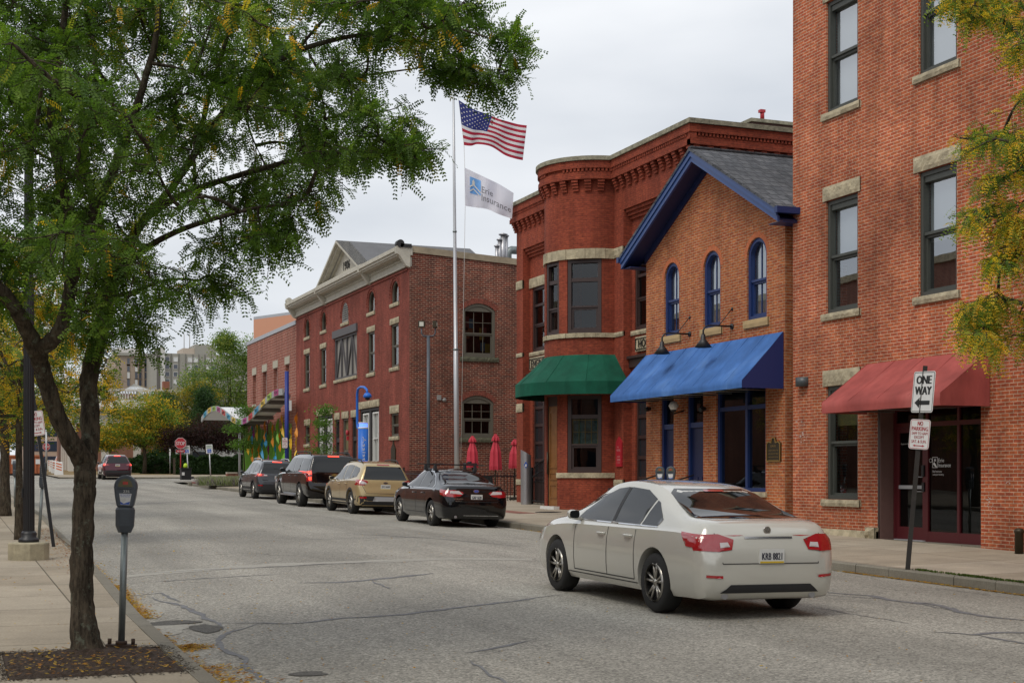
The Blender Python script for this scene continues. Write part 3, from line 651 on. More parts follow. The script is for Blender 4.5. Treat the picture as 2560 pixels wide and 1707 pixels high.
# recessed entry
def entry():
    zb = gz(22.6)+.14; fr = west(XF+.37)
    q = MB(); q.fb(W, DU0+.002, DU0+.05, zb, DZ1, -.37, -.001); q.build('entry_panel', M['mauve'], B)
    q = MB(); q.fb(W, DU0-.04, DU0+.03, zb, DZ1, -.05, .01); q.build('entry_trim', M['fbrown'], B)
    du = lambda px: -YX(px, XF+.37)
    a, b, c_, d_ = du(2241), du(2321), du(2400), DU1-.003
    zt = at_x(2321, 1066, XF+.37).z
    f = MB()
    for u in (a, b, c_, d_-.07): f.fb(fr, u, u+.07, zb, DZ1, 0, .07)
    f.fb(fr, a+.071, d_-.071, zt, zt+.09, .002, .068); f.fb(fr, b+.071, d_-.071, zb, zb+.2, .002, .068); f.fb(fr, a+.071, d_-.071, DZ1-.06, DZ1-.001, .002, .068)
    fo = f.build('door_frame', M['fred'], B)
    dm = MB(); u0, u1 = a+.075, b-.005; 
    ringprism(dm, fr, rect(u0, u1, zb+.02, zt-.005), .10, .02, .06); dm.fb(fr, u0+.1, u1-.1, zb+.12, zb+.27, .02, .06)
    dr = dm.build('door', M['fred'], B)
    p = MB(); quad(p, [fr.p(*t) for t in ((u0+.09, zb+.25, .035), (u1-.09, zb+.25, .035), (u1-.09, zt-.09, .035), (u0+.09, zt-.09, .035))]); p.build('pane', M['glass_dark'], dr)
    h = MB(); um = u1-.22; h.tube([fr.p(um+.14, zb+1.27, .06), fr.p(um, zb+1.27, .12), fr.p(um, zb+.98, .12), fr.p(um+.14, zb+.98, .06)], .014, 8); h.build('handle', M['steel'], dr)
    h = MB(); h.fb(fr, u0+.1, u1-.1, zb+1.03, zb+1.10, .03, .075); h.build('push_bar', M['alu'], dr)
    h = MB(); h.fb(fr, u1-.09, u1-.02, zb+1.28, zb+1.5, .061, .10); h.fb(fr, u1-.09, u1-.02, zb+.98, zb+1.16, .061, .09); h.build('lock', M['black'], dr)
    h = MB(); h.fb(fr, u0, u1, zb-.01, zb+.018, 0, .12); h.build('threshold', M['alu'], dr)
    for (s, e) in ((b+.07, c_), (c_+.07, d_-.07)):
        for (z0, z1) in ((zb+.2, zt), (zt+.09, DZ1-.06)):
            p = MB(); quad(p, [fr.p(s, z0, .03), fr.p(e, z0, .03), fr.p(e, z1, .03), fr.p(s, z1, .03)]); p.build('pane', M['glass_dark'], fo)
    p = MB(); quad(p, [fr.p(a+.07, zt+.09, .03), fr.p(b, zt+.09, .03), fr.p(b, DZ1-.06, .03), fr.p(a+.07, DZ1-.06, .03)]); p.build('pane', M['glass_dark'], fo)
    t = MB(); uc = b+.07; z = at_x(2350, 1156, XF+.37).z
    text(t, 'Erie', fr, uc+.36, z+.045, .17, .075, .034); text(t, 'Insurance', fr, uc+.46, z-.05, .36, .075, .034)
    ringprism(t, fr, rect(uc+.10, uc+.25, z-.10, z+.11), .008, .033, .036)
    t.add([fr.p(uc+.175, z+.09, .034), fr.p(uc+.145, z+.03, .034), fr.p(uc+.205, z+.03, .034)], [(0, 1, 2)]); t.add([fr.p(uc+.115, z-.03, .034), fr.p(uc+.15, z+.02, .034), fr.p(uc+.235, z-.085, .034), fr.p(uc+.2, z-.09, .034)], [(0, 1, 2, 3)])
    text(t, 'Erie Insurance', fr, uc+.24, z-.17, .27, .04, .034); text(t, 'Lafayette Building', fr, uc+.27, z-.235, .33, .04, .034)
    text(t, 'Employee Entrance', fr, a+.38, zb+1.93, .36, .035, .037)
    ringprism(t, fr, [(uc-.0+.05*math.cos(k*.524)+.045, z+.045+.04*math.sin(k*.524)) for k in range(12)], .008, .033, .036)
    t.build('lettering', M['white'], fo)
    fl = MB(); fl.fb(W, DU0, DU1, zb-.25, zb-.003, -.6, -.0); fl.build('entry_floor', M['kerb'], B)
entry()
def awning(par, m, md, X, XO, y0, y1, zt, zv, zb, folds, name='awning', seams=None):
    # y0 near end, y1 far end; X wall, XO outer edge
    q = MB(); n = folds; vs = []; fs = []
    rows_ = [(X-.02, zt), (X-.02+(XO-X)*.5, zt+(zv-zt)*.5-.02), (XO, zv), (XO-.004, (zv+zb)/2), (XO, zb)]
    for i in range(n+1):
        y = y0+(y1-y0)*i/n; s = 0 if i in (0, n) else .0
        for k, (x, z) in enumerate(rows_): vs.append((x, y, z+(-.018 if (k == 1 and i % 2) else 0)))
    r = len(rows_)
    for i in range(n):
        for k in range(r-1): fs.append((i*r+k, (i+1)*r+k, (i+1)*r+k+1, i*r+k+1))
    q.add(vs, fs, True); o = q.build(name, M[m], par, recalc=False)
    for y in (y0, y1):
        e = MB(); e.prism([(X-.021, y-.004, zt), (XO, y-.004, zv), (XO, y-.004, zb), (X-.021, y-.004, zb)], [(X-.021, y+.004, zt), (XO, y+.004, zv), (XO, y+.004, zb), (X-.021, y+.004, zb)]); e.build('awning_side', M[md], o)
    e = MB()
    for i in range(0, n+1, 2):
        y = y0+(y1-y0)*i/n; e = MB(); e.tube([(X-.03, y, zt), (X-.02+(XO-X)*.5, y, zt+(zv-zt)*.5-.021), (XO-.002, y, zv)], .006, 5); e.build('awning_seam', M[m], o)
        if i in (0, n): continue
        e = MB(); e.tube([(X-.03, y, zt-.05), (XO+.02, y, zv-.03), (XO+.02, y, zb+.01), (X-.03, y, zb+.01)], .016, 5); e.build('awning_bracket', M['galv'], o)
    return o
awning(B, 'red_cloth', 'red_cloth', XF, 16.48, 20.8, 24.5, 4.05, 3.24, 3.02, 8)
wl = MB(); f = W; u = -YX(2010, XF); wl.lathe([(.0, 0), (.17, 0), (.17, .2), (.0, .2)], (XF-.02, -u, at_x(2010, 966, XF).z), 20)
tag(wl.build('wall_light', mat('light_slate', (.06, .07, .075), .4), org=(XF, -u, at_x(2010, 966, XF).z)), 'grey half-round wall light on the brick beside the red awning', 'wall light')
bp_ = MB(); bx, by = 17.25, YX(2548, 17.25); zb_ = rwalk(17, by); bp_.lathe([(.075, 0), (.075, .36), (.085, .37), (.085, .41), (.06, .44), (0, .45)], (bx, by, zb_), 18)
tag(bp_.build('standpipe', M['bronze'], org=(bx, by, zb_)), 'short brown capped standpipe by the brick wall at the right edge', 'pipe')
# ---------------------------------------------------------------- orange brick gabled building with the blue awning
B = bldg('gabled_brick_building', 'orange brick gabled building with royal blue trim and a long blue awning', XF, 31)
Y0, Y1 = 27.62, 34.5; YM = 31.05; EZ = at_x(1560, 651, 17.15).z+.1; RZ = at_x(1730, 365, 17.0).z
holes = []; wn = []
for a, b in ((1661, 1698), (1758.6, 1800.7), (1867.6, 1916.6)):
    u0, u1 = -YX(a, XF), -YX(b, XF); h = opening(u0, u1, 5.43, 7.33, (u1-u0)/2); holes.append(h); wn.append((u0, u1))
ud = [-YX(p, XF) for p in (1651, 1684, 1716.5, 1758, 1790, 1914)]; zb = gz(30)+.1; ZT = 4.4
holes += [rect(ud[0], ud[1], zb+.25, ZT), rect(ud[2], ud[3], zb+.25, ZT), rect(ud[4], ud[5], zb+.85, ZT)]
mb = MB(); sl_ = (RZ-EZ)/(YM-(Y0-.45)); zw = EZ+.45*sl_-.12
wall(mb, W, [(-Y1, -.2), (-Y0, -.2), (-Y0, zw), (-YM, RZ-.15), (-Y1, zw)], holes, .25)
shell(mb, XF, 27, Y0, Y1, -.2, zw, 'NSE'); mb.build('wall', M['br_blue'], B)
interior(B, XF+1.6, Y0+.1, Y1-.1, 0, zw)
for i, (u0, u1) in enumerate(wn):
    window(B, W, u0, u1, 5.43, 7.33, arch=(u1-u0)/2, fm='fblue', fw=.085, rec=.17, dep=.13, vm=1, glass='glass_hi', blind=(1, 'curtain') if i else (.75, 'curtain'), rail=.48)
    q = MB(); q.rough(W, u0-.12, u1+.12, 5.24, 5.427, -.15, .06, .004, .1); q.build('sill', mat('sill_sandstone', (.42, .30, .15), .85, noise=(4, .15)) if 'sill_sandstone' not in D.materials else D.materials['sill_sandstone'], B)
    # brick arch rings
    q = MB(); hw = (u1-u0)/2; uc = (u0+u1)/2; cz = 7.33-hw
    for k in range(25):
        a0 = math.pi*(k+.06)/25; a1 = math.pi*(k+.94)/25
        for r0, r1 in ((hw+.006, hw+.125),):
            pts = [(uc-r*math.cos(a), cz+r*math.sin(a)) for r, a in ((r0, a0), (r1, a0), (r1, a1), (r0, a1))]
            q.prism([W.p(x, z, -.05) for x, z in pts], [W.p(x, z, .006) for x, z in pts])
    q.build('brick_arch', mat('arch_brick', (.48, .14, .055), .85, noise=(14, .25)) if 'arch_brick' not in D.materials else D.materials['arch_brick'], B)
# doors and shop window below the awning
for k, (a, b) in enumerate(((0, 1), (2, 3))):
    u0, u1 = ud[a], ud[b]; d = MB(); ringprism(d, W, rect(u0+.003, u1-.003, zb+.25, ZT-.003), .09, -.2, -.05); d.fb(W, u0+.09, u1-.09, zb+2.45, zb+2.58, -.18, -.06)
    dr = d.build('door', M['fblue'], B); d = MB(); d.fb(W, u0+.093, u1-.093, zb+.34, zb+2.447, -.19, -.12); 
    for s in (0, 1): d.fb(W, u0+.2+s*(u1-u0-.4)/2+.03*s, u0+.17+(s+1)*(u1-u0-.4)/2, zb+.5, zb+1.2, -.12, -.10)
    d.build('door_leaf', M['navy'], dr); d = MB(); quad(d, [W.p(u0+.09, zb+2.58, -.15), W.p(u1-.09, zb+2.58, -.15), W.p(u1-.09, ZT-.09, -.15), W.p(u0+.09, ZT-.09, -.15)]); d.build('pane', M['glass_dark'], dr)
    d = MB(); d.fb(W, u0-.1, u1+.1, zb-.1, zb+.248, -.2, .35); d.build('step', M['base_conc'], B)
u0, u1 = ud[4], ud[5]; um = -YX(1861, XF); d = MB(); z0 = zb+.85; zr = at_x(1861, 1018, XF).z
ringprism(d, W, rect(u0+.003, u1-.003, z0, ZT-.003), .09, -.2, -.05); d.fb(W, um-.05, um+.05, z0+.09, ZT-.09, -.19, -.055); d.fb(W, u0+.09, um-.05, zr-.05, zr+.05, -.185, -.06); d.fb(W, um+.05, u1-.09, zr-.05, zr+.05, -.185, -.06)
wd = d.build('window', M['fblue'], B, ); wd['label'] = 'large blue framed shop window'
d = MB(); quad(d, [W.p(u0+.05, z0+.05, -.12), W.p(u1-.05, z0+.05, -.12), W.p(u1-.05, ZT-.05, -.12), W.p(u0+.05, ZT-.05, -.12)]); d.build('pane', M['glass'], wd)
d = MB(); d.fb(W, u0-.06, u1+.06, z0-.12, z0-.003, -.2, .05); d.build('sill', M['stone'], wd)
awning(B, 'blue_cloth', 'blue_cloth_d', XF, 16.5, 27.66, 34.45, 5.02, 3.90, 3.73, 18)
# roof with blue barge boards, deep soffit and gutter
def gable():
    XO = 17.05; XB = 27.2; ov = .5; ya, yb = Y0-ov, Y1+ov; ze = EZ; 
    for nm, ye in (('roof', ya), ('roof', yb)):
        q = MB(); q.prism([(XO-.03, YM, RZ), (XO-.03, ye, ze), (XO-.03, ye, ze-.06), (XO-.03, YM, RZ-.07)], [(XB, YM, RZ), (XB, ye, ze), (XB, ye, ze-.06), (XB, YM, RZ-.07)]); q.build('roof', M['slate'], B)
        q = MB(); s = 1 if ye > YM else -1
        # barge board: moulded in three steps
        for (x0, x1, t0, t1) in ((XO-.025, XO+.02, .0, .07), (XO, XO+.05, .072, .20), (XO+.03, XO+.09, .202, .33)):
            q.prism([(x0, YM, RZ-.01-t0), (x0, ye, ze-.01-t0), (x0, ye, ze-.01-t1), (x0, YM, RZ-.01-t1)], [(x1, YM, RZ-.01-t0), (x1, ye, ze-.01-t0), (x1, ye, ze-.01-t1), (x1, YM, RZ-.01-t1)])
        q.build('barge_board', mat('trim_blue', (.022, .060, .20), .4) if 'trim_blue' not in D.materials else D.materials['trim_blue'], B)
        q = MB(); q.prism([(XO+.09, YM, RZ-.28), (XO+.09, ye, ze-.28), (XO+.09, ye, ze-.32), (XO+.09, YM, RZ-.32)], [(XF, YM, RZ-.28), (XF, ye, ze-.28), (XF, ye, ze-.32), (XF, YM, RZ-.32)])
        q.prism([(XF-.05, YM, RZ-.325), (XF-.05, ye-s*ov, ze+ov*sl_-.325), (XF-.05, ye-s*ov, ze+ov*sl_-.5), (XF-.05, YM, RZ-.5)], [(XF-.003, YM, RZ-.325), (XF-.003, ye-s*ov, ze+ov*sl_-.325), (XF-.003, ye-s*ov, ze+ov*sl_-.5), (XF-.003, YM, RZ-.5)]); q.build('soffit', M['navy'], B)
        q = MB(); q.box(XO-.05, XB, min(ye, ye+s*.12), max(ye, ye+s*.12), ze-.16, ze-.02); q.box(XO+.1, XB, min(ye-s*.48, ye-.0), max(ye-s*.48, ye-.0), ze-.34, ze-.325); q.build('gutter', M['fblue'], B)
    q = MB(); q.box(XO-.02, XB, YM-.08, YM+.08, RZ-.02, RZ+.03); q.build('ridge_cap', M['slate'], B)
gable()
def gooseneck(px, py_head, pxb, pyb, label):
    y = YX(pxb, XF); z = at_x(pxb, pyb, XF).z; r = thing('gooseneck_lamp', label, 'wall lamp', (XF, y, z), 'gooseneck lamps over the blue awning')
    q = MB(); q.tube([(XF, y, z), (XF-.62, y, z), (XF-.74, y, z-.03), (XF-.8, y, z-.12), (XF-.8, y, z-.3)], .022, 8); q.lathe([(0, -.0), (.07, 0), (.07, .03), (0, .03)], (XF-.03, y, z), 12, 'x'); q.build('arm', M['black'], r)
    q = MB(); q.lathe([(.03, .12), (.05, .1), (.06, 0), (.075, -.02), (.21, -.2), (.2, -.2), (.06, -.04)], (XF-.8, y, z-.33), 18); q.build('shade', M['black'], r)
    q = MB(); q.tube([(XF-.02, y, z+.42), (XF-.38, y, z+.0)], .011, 5); q.lathe([(0, 0), (.04, 0), (.04, .02), (0, .02)], (XF-.02, y, z+.42), 8, 'x'); q.build('stay', M['black'], r)
gooseneck(0, 0, 1725, 835, 'black gooseneck lamp under the left arched window of the gabled building')
gooseneck(0, 0, 1831, 816, 'black gooseneck lamp under the middle arched window of the gabled building')
y = YX(1684, 17.3); r = thing('globe_lamp', 'round white globe lamp by the blue door under the blue awning', 'wall lamp', (XF, y, 3.6)); gzz = at_x(1676, 1015, 17.3).z
q = MB(); q.lathe([(0, -.13), (.08, -.1), (.13, 0), (.08, .1), (0, .13)], (17.3, y, gzz), 16); q.build('globe', M['white'], r)
q = MB(); q.tube([(XF, y, gzz-.12), (17.3, y, gzz-.2), (17.3, y, gzz-.12)], .02, 6); q.lathe([(.06, 0), (.08, .05)], (17.3, y, gzz-.15), 10); q.build('arm', M['black'], r)
for px, nm in ((1630, 'left corner'), (1768, 'pier beside the shop window')):
    y = YX(px, XF); z = at_x(px, 1022, XF).z; q = MB(); q.lathe([(0, 0), (.05, 0), (.07, -.1), (0, -.1)], (XF-.05, y, z), 10, 'x'); q.tube([(XF-.06, y, z), (XF-.16, y-.08, z-.02), (XF-.26, y-.1, z-.03)], [.03, .05, .06], 8)
    tag(q.build('spot_lamp', M['black'], org=(XF, y, z)), 'small black spot lamp on the %s of the gabled building' % nm, 'wall lamp')
# bronze plaque
y = (YX(1919, XF)+YX(1955, XF))/2; z0, z1 = at_x(1937, 1153, XF).z, at_x(1937, 1108, XF).z; r = thing('bronze_plaque', 'dark bronze historical plaque with gold rim on the orange brick pier', 'plaque', (XF, y, z0))
out = [(-.29, z0), (.29, z0), (.29, z1), (.2, z1+.05), (.1, z1+.03), (.06, z1+.14), (-.06, z1+.14), (-.1, z1+.03), (-.2, z1+.05), (-.29, z1)]; F_ = Fr((XF, y, 0), (0, -1, 0), (-1, 0, 0))
q = MB(); q.prism([F_.p(a, b, 0) for a, b in out], [F_.p(a, b, .035) for a, b in out]); q.build('plate', M['bronze'], r)
q = MB(); ringprism(q, F_, out, .022, .02, .05); text(q, 'ERIE', F_, 0, z1-.06, .22, .045, .04)
for k in range(9): text(q, 'NAMED IN HONOR OF THE BUILDERS'[:22+(k*3) % 8], F_, 0, z1-.16-k*.075, .42, .03, .04)
q.build('gold_rim', M['gold'], r)
# ---------------------------------------------------------------- deep red engine house with the round bay
XE = 19.1; E = bldg('engine_house', 'deep red brick engine house with round bay, stone bands and corbelled cornice', XE, 41)
EY0, EY1 = 34.6, 47.7; ZC = 11.2; zb = gz(41)+.1; WE = west(XE); WR = west(XE+.28); CB = (XE, 41.15); RB = 1.55
zl, zl2, zs_, zs2 = 8.44, 8.75, 6.02, 6.16
mb = MB(); zones = [(43.3, 47.1), (35.2, 38.96)]; wins = []
for (a, b) in zones:
    w1 = (b-a-.5)/2
    for k in range(2): wins.append((-(b-.2-k*(w1+.1)), -(b-.2-k*(w1+.1)-w1)))
hz = [rect(-b, -a, zb-.5, 9.85) for a, b in zones]; hb = rect(-(CB[1]+RB*.97), -(CB[1]-RB*.97), zb-.6, ZC+.2)
wall(mb, WE, rect(-EY1, -EY0, zb-.6, ZC+.2), hz+[hb], .28)
for (a, b) in zones:
    hs = [rect(w[0], w[1], zs2, zl) for w in wins if -b < w[0] < -a]+[rect(-b+.25, -a-.25, zb-.3, 5.05)]
    wall(mb, WR, rect(-b, -a, zb-.5, 9.85), hs, .15)
    for k in range(3): mb.fb(WR, -b, -a, 9.85-.10*(3-k)+.0, 9.85-.10*(2-k)-.002, .0, .07*(k+1))   # stepped corbel head
shell(mb, XE, 34, EY0, EY1, zb-.6, ZC+.2, 'NSE'); 
# corbel table and cornice bands
def courses(mb, fr, u0, u1):
    mb.fb(fr, u0, u1, 10.86, 11.0, .002, .20); mb.fb(fr, u0, u1, 11.001, 11.10, .002, .17); mb.fb(fr, u0, u1, 11.10, 11.19, .002, .13); mb.fb(fr, u0, u1, 11.19, 11.42, .002, .22)
    n = int((u1-u0)/.115)
    for k in range(n): a = u0+(k+.15)*(u1-u0)/n; mb.fb(fr, a, a+.062, 11.1001, 11.189, .13, .20)
    n = max(1, int((u1-u0)/.42))
    for k in range(n):
        a = u0+(k+.3)*(u1-u0)/n
        for j in range(4): mb.fb(fr, a+.0, a+.19, 10.86-.085*(j+1), 10.86-.085*j-.012, .001, .17-.035*j)
courses(mb, WE, -EY1-.2, -(CB[1]+RB+.05)); courses(mb, WE, -(CB[1]-RB-.05), -EY0+.2)
SE = south(EY0); courses(mb, SE, XE-.2, 33)
# round bay wall with three upper and two lower openings
def bayp(phi, z, r=RB): a = math.radians(phi); return (CB[0]-r*math.cos(a), CB[1]-r*math.sin(a), z)
bay_u = [(-8, 22), (34, 75), (-58, -24)]; bay_d = [(34, 75), (-58, -24)]; bay_door = (-6, 19); bay_lo = 1.86
angs = sorted(set([-90+4*k for k in range(46)]+[a for p in bay_u for a in p]+list(bay_door)))
zsb = [zb-.6, zb+.12, bay_lo, 4.25, 5.0, zs2, zl, 10.6, ZC+.2]
for a, b in zip(angs[:-1], angs[1:]):
    m_ = (a+b)/2
    for z0, z1 in zip(zsb[:-1], zsb[1:]):
        if z0 == zs2 and any(p[0] < m_ < p[1] for p in bay_u): continue
        if z0 == bay_lo and any(p[0] < m_ < p[1] for p in bay_d): continue
        if z0 in (zb+.12, bay_lo) and bay_door[0] < m_ < bay_door[1]: continue
        mb.add([bayp(a, z0), bayp(b, z0), bayp(b, z1), bayp(a, z1)], [(0, 1, 2, 3)], True)
def jambs(p, z0, z1):
    for a in p: mb.add([bayp(a, z0), bayp(a, z1), bayp(a, z1, RB-.2), bayp(a, z0, RB-.2)], [(0, 1, 2, 3)])
    for z in (z0, z1):
        k = 6; aa = [p[0]+(p[1]-p[0])*i/k for i in range(k+1)]; mb.add([bayp(a, z) for a in aa]+[bayp(a, z, RB-.2) for a in aa], [(i, i+1, k+2+i, k+1+i) for i in range(k)])
for p in bay_u: jambs(p, zs2, zl)
for p in bay_d: jambs(p, bay_lo, 4.25)
jambs(bay_door, zb+.12, 4.25)
def ring(mb, r0, r1, z0, z1, a0=-92, a1=92, st=3, gap=0):
    n = int((a1-a0)/st); 
    for i in range(n):
        a, b = a0+(a1-a0)*i/n, a0+(a1-a0)*(i+1)/n-gap
        mb.box8([bayp(a, z0, r0), bayp(b, z0, r0), bayp(b, z0, r1), bayp(a, z0, r1), bayp(a, z1, r0), bayp(b, z1, r0), bayp(b, z1, r1), bayp(a, z1, r1)])
ring(mb, RB+.002, RB+.20, 10.86, 11.0); ring(mb, RB+.002, RB+.17, 11.001, 11.10); ring(mb, RB+.002, RB+.13, 11.10, 11.19); ring(mb, RB+.002, RB+.22, 11.19, 11.42)
for k in range(44): a = -90+180*k/44; ring(mb, RB+.13, RB+.20, 11.1001, 11.189, a, a+2.2, 2.2)
for k in range(12):
    a = -84+168*k/12
    for j in range(4): ring(mb, RB+.001, RB+.17-.035*j, 10.86-.085*(j+1), 10.86-.085*j-.012, a, a+7, 3.5)
mb.build('wall', M['br_eng'], E)
q = MB(); 
for a, b in ((-EY1-.28, -(CB[1]+RB+.1)), (-(CB[1]-RB-.1), -EY0+.28)): q.fb(WE, a, b, 11.422, 11.55, -.35, .28)
q.fb(SE, XE+.36, 33.3, 11.422, 11.55, -.35, .28); ring(q, RB-.35, RB+.28, 11.422, 11.55, -100, 100, 4, .0); q.build('coping', M['coping'], E)
q = MB(); q.add([(XE+.1, EY0+.1, 11.0), (33.9, EY0+.1, 10.9), (33.9, EY1-.1, 10.9), (XE+.1, EY1-.1, 11.0)], [(0, 1, 2, 3)]); q.add([bayp(a, 11.3, RB-.05) for a in range(-90, 91, 10)], [tuple(range(19))]); q.build('roof', M['membrane'], E)
q = MB()
def stoneband(z0, z1, ext, full=True):
    n = 16; r = random.Random(3)
    for i in range(n):
        a, b = -90+180*i/n, -90+180*(i+1)/n-.25; e = ext+r.uniform(-.012, .022)
        q.box8([bayp(a, z0, RB-.1), bayp(b, z0, RB-.1), bayp(b, z0, RB+e), bayp(a, z0, RB+e), bayp(a, z1, RB-.1), bayp(b, z1, RB-.1), bayp(b, z1, RB+e), bayp(a, z1, RB+e)])
stoneband(zl+.002, zl2, .05); stoneband(zs_, zs2-.002, .06)
q.build('stone_band', M['stone'], E)
for a, b in ((-EY1, -47.1), (-43.3, -42.7), (-39.6, -38.96), (-35.2, -EY0)):
    for z0, z1 in ((zl+.01, zl2), (zs_, zs2), (4.05, 4.35), (zb+.75, zb+.95)): q = MB(); q.rough(WE, a, b, z0, z1, -.05, .045); q.build('stone_block', M['stone'], E)
for a, b in zones:
    for z0, z1 in ((zl+.01, zl2+.04), (zs_, zs2-.003)): q = MB(); q.rough(WR, -b, -a, z0, z1, -.05, .055); q.build('stone_band', M['stone'], E)
q = MB()
q.build('stone_band', M['stone'], E) if q.f else None; q = MB(); aa = [19.5+3.5*k for k in range(21)]
for a, b in zip(aa[:-1], aa[1:]): q.box8([bayp(a, 1.70, RB-.1), bayp(b, 1.70, RB-.1), bayp(b, 1.70, RB+.06), bayp(a, 1.70, RB+.06), bayp(a, 1.857, RB-.1), bayp(b, 1.857, RB-.1), bayp(b, 1.857, RB+.06), bayp(a, 1.857, RB+.06)])
q.build('stone_band', M['stone'], E)
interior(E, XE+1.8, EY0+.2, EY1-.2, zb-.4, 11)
for (a, b) in wins:
    wd = window(E, WR, a, b, zs2, zl, fm='fbrown', fw=.1, rec=.13, dep=.1, glass='glass', rail=.42, blind=None)
    q = MB(); q.fb(WR, a+.1, b-.1, zs2+(zl-zs2)*.70, zs2+(zl-zs2)*.70+.09, -.125, -.05); q.build('transom', M['fbrown'], wd)
def baywin(p, z0, z1, stained=False):
    a, b = Vector(bayp(p[0], 0, RB-.04)), Vector(bayp(p[1], 0, RB-.04)); r = (b-a); wdt = r.length; r.normalize(); n = Vector((r.y, -r.x, 0))
    if n.dot(Vector((-math.cos(math.radians((p[0]+p[1])/2)), -math.sin(math.radians((p[0]+p[1])/2)), 0))) < 0: n = -n
    fr = Fr(a, r, n); g = window(E, fr, 0, wdt, z0, z1, fm='fbrown', fw=.11, rec=.1, dep=.12, glass='glass', rail=.36, blind=None)
    zt = z0+(z1-z0)*.72; q = MB(); q.fb(fr, .11, wdt-.11, zt-.05, zt+.07, -.095, .0); q.build('transom', M['fbrown'], g)
    if stained:
        q = MB(); zz = z0+(z1-z0)*.37; uu = [.14+(wdt-.28)*k/4 for k in range(5)]
        for k in range(5): q.fb(fr, uu[k]-.008, uu[k]+.008, zz, zt-.06, -.10, -.085)
        for k in range(3): zq = zz+(zt-.1-zz)*k/2; q.fb(fr, .14, wdt-.14, zq, zq+.014, -.102, -.083)
        q.build('leading', M['gold'], g); q = MB(); q.fb(fr, .13, wdt-.13, zz-.02, zt-.05, -.125, -.115); q.build('stained_glass', mat('stained_glass', (.07, .13, .14), .2, noise=(8, .8)), g)
for p in bay_u: baywin(p, zs2, zl)
for p in bay_d: baywin(p, bay_lo, 4.25, p[0] > 0)
# oak side door on the bay
def oak():
    a, b = Vector(bayp(bay_door[0], 0, RB-.02)), Vector(bayp(bay_door[1], 0, RB-.02)); r = b-a; wdt = r.length; r.normalize(); n = Vector((-abs(r.y), -abs(r.x)*0, 0)); n = Vector((r.y, -r.x, 0)); n = n if n.x < 0 else -n
    fr = Fr(a, r, n); z0 = zb+.12; zt = at_d(1390, 1015, 44.5).z
    d = MB(); d.fb(fr, 0, wdt, z0, zt, -.12, -.05); 
    for (c, e) in ((.08, .22), (.26, .34), (.38, .95)): ringprism(d, fr, rect(.1, wdt-.1, z0+(zt-z0)*c, z0+(zt-z0)*e), .045, -.05, -.028)
    dr = d.build('door', M['wood'], E); d = MB(); d.fb(fr, -.02, wdt, zt+.002, 4.25, -.12, -.03); d.fb(fr, -.03, .02, z0, zt, -.14, -.02); d.build('door_frame', M['fbrown'], E)
    d = MB(); d.tube([fr.p(.06, z0+1.0, .02), fr.p(.06, z0+1.7, .02)], .025, 8); d.build('handle', M['bronze'], dr)
    d = MB(); d.fb(fr, -.1, wdt+.1, z0-.12, z0-.001, -.15, .2); d.build('step', M['white'], dr)
oak()
for (a, b) in zones:   # carriage doors with panes, beam above
    z1 = 5.05; q = MB(); q.fb(WR, -b, -a, z1+.002, z1+.26, -.05, .10); q.fb(WR, -b-.05, -a+.05, z1+.261, z1+.34, -.05, .18); q.build('door_beam', M['fbrown'], E)
    d = MB(); d.fb(WR, -b+.25, -a-.25, zb-.2, z1, -.15, -.12); n = 4; wdt = (b-a-.5)/n
    for k in range(n+1): u = -b+.25+wdt*k; d.fb(WR, max(-b+.25, u-.06), min(-a-.25, u+.06), zb, z1, -.119, -.06)
    for k in range(n):
        for j in range(6): z = zb+1.0+j*.62; d.fb(WR, -b+.25+wdt*k+.06, -b+.25+wdt*(k+1)-.06, z-.05, z+.05, -.119, -.07)
    dr = d.build('carriage_door', M['fbrown'], E); d = MB(); d.fb(WR, -b+.3, -a-.3, zb+1.05, zb+4.05, -.119, -.112); d.build('pane', mat('door_pane', (.02, .025, .03), .05) if 'door_pane' not in D.materials else D.materials['door_pane'], dr)
def plaque(u0, u1, z0, z1, s):
    q = MB(); q.rough(WR, u0, u1, z0, z1, -.02, .10, .008, .1); o = q.build('name_stone', M['stone'], E)
    q = MB(); ringprism(q, WR, rect(u0+.05, u1-.05, z0+.05, z1-.05), .02, .09, .125); text(q, s, WR, (u0+u1)/2, (z0+z1)/2, (u1-u0)*.82, (z1-z0)*.55, .123, .012); q.build('lettering', M['signblack'], o)
plaque(-46.95, -44.4, 5.52, 5.96, 'ENGINE CO. 1'); plaque(-38.55, -35.5, 5.5, 5.94, 'HOOK & LADDER')
# green awning round the bay
def gaw():
    n = 12; q = MB(); vs = []; fs = []
    aa = [-90+180*k/n for k in range(n+1)]
    for k, a in enumerate(aa): vs += [bayp(a, 5.49, RB+.03), bayp(a, 5.05, RB+.47), bayp(a, 4.62, 2.5), bayp(a, 4.23, 2.5)]
    for k in range(n):
        for j in range(3): fs.append((4*k+j, 4*k+4+j, 4*k+5+j, 4*k+1+j))
    q.add(vs, fs, False); o = q.build('awning', M['green_cloth'], E, recalc=False)
    q = MB()
    for a in aa[::2]: q = MB(); q.tube([bayp(a, 5.495, RB+.03), bayp(a, 5.055, RB+.47), bayp(a, 4.625, 2.5)], .008, 5); q.build('awning_seam', M['green_cloth'], o)
gaw()
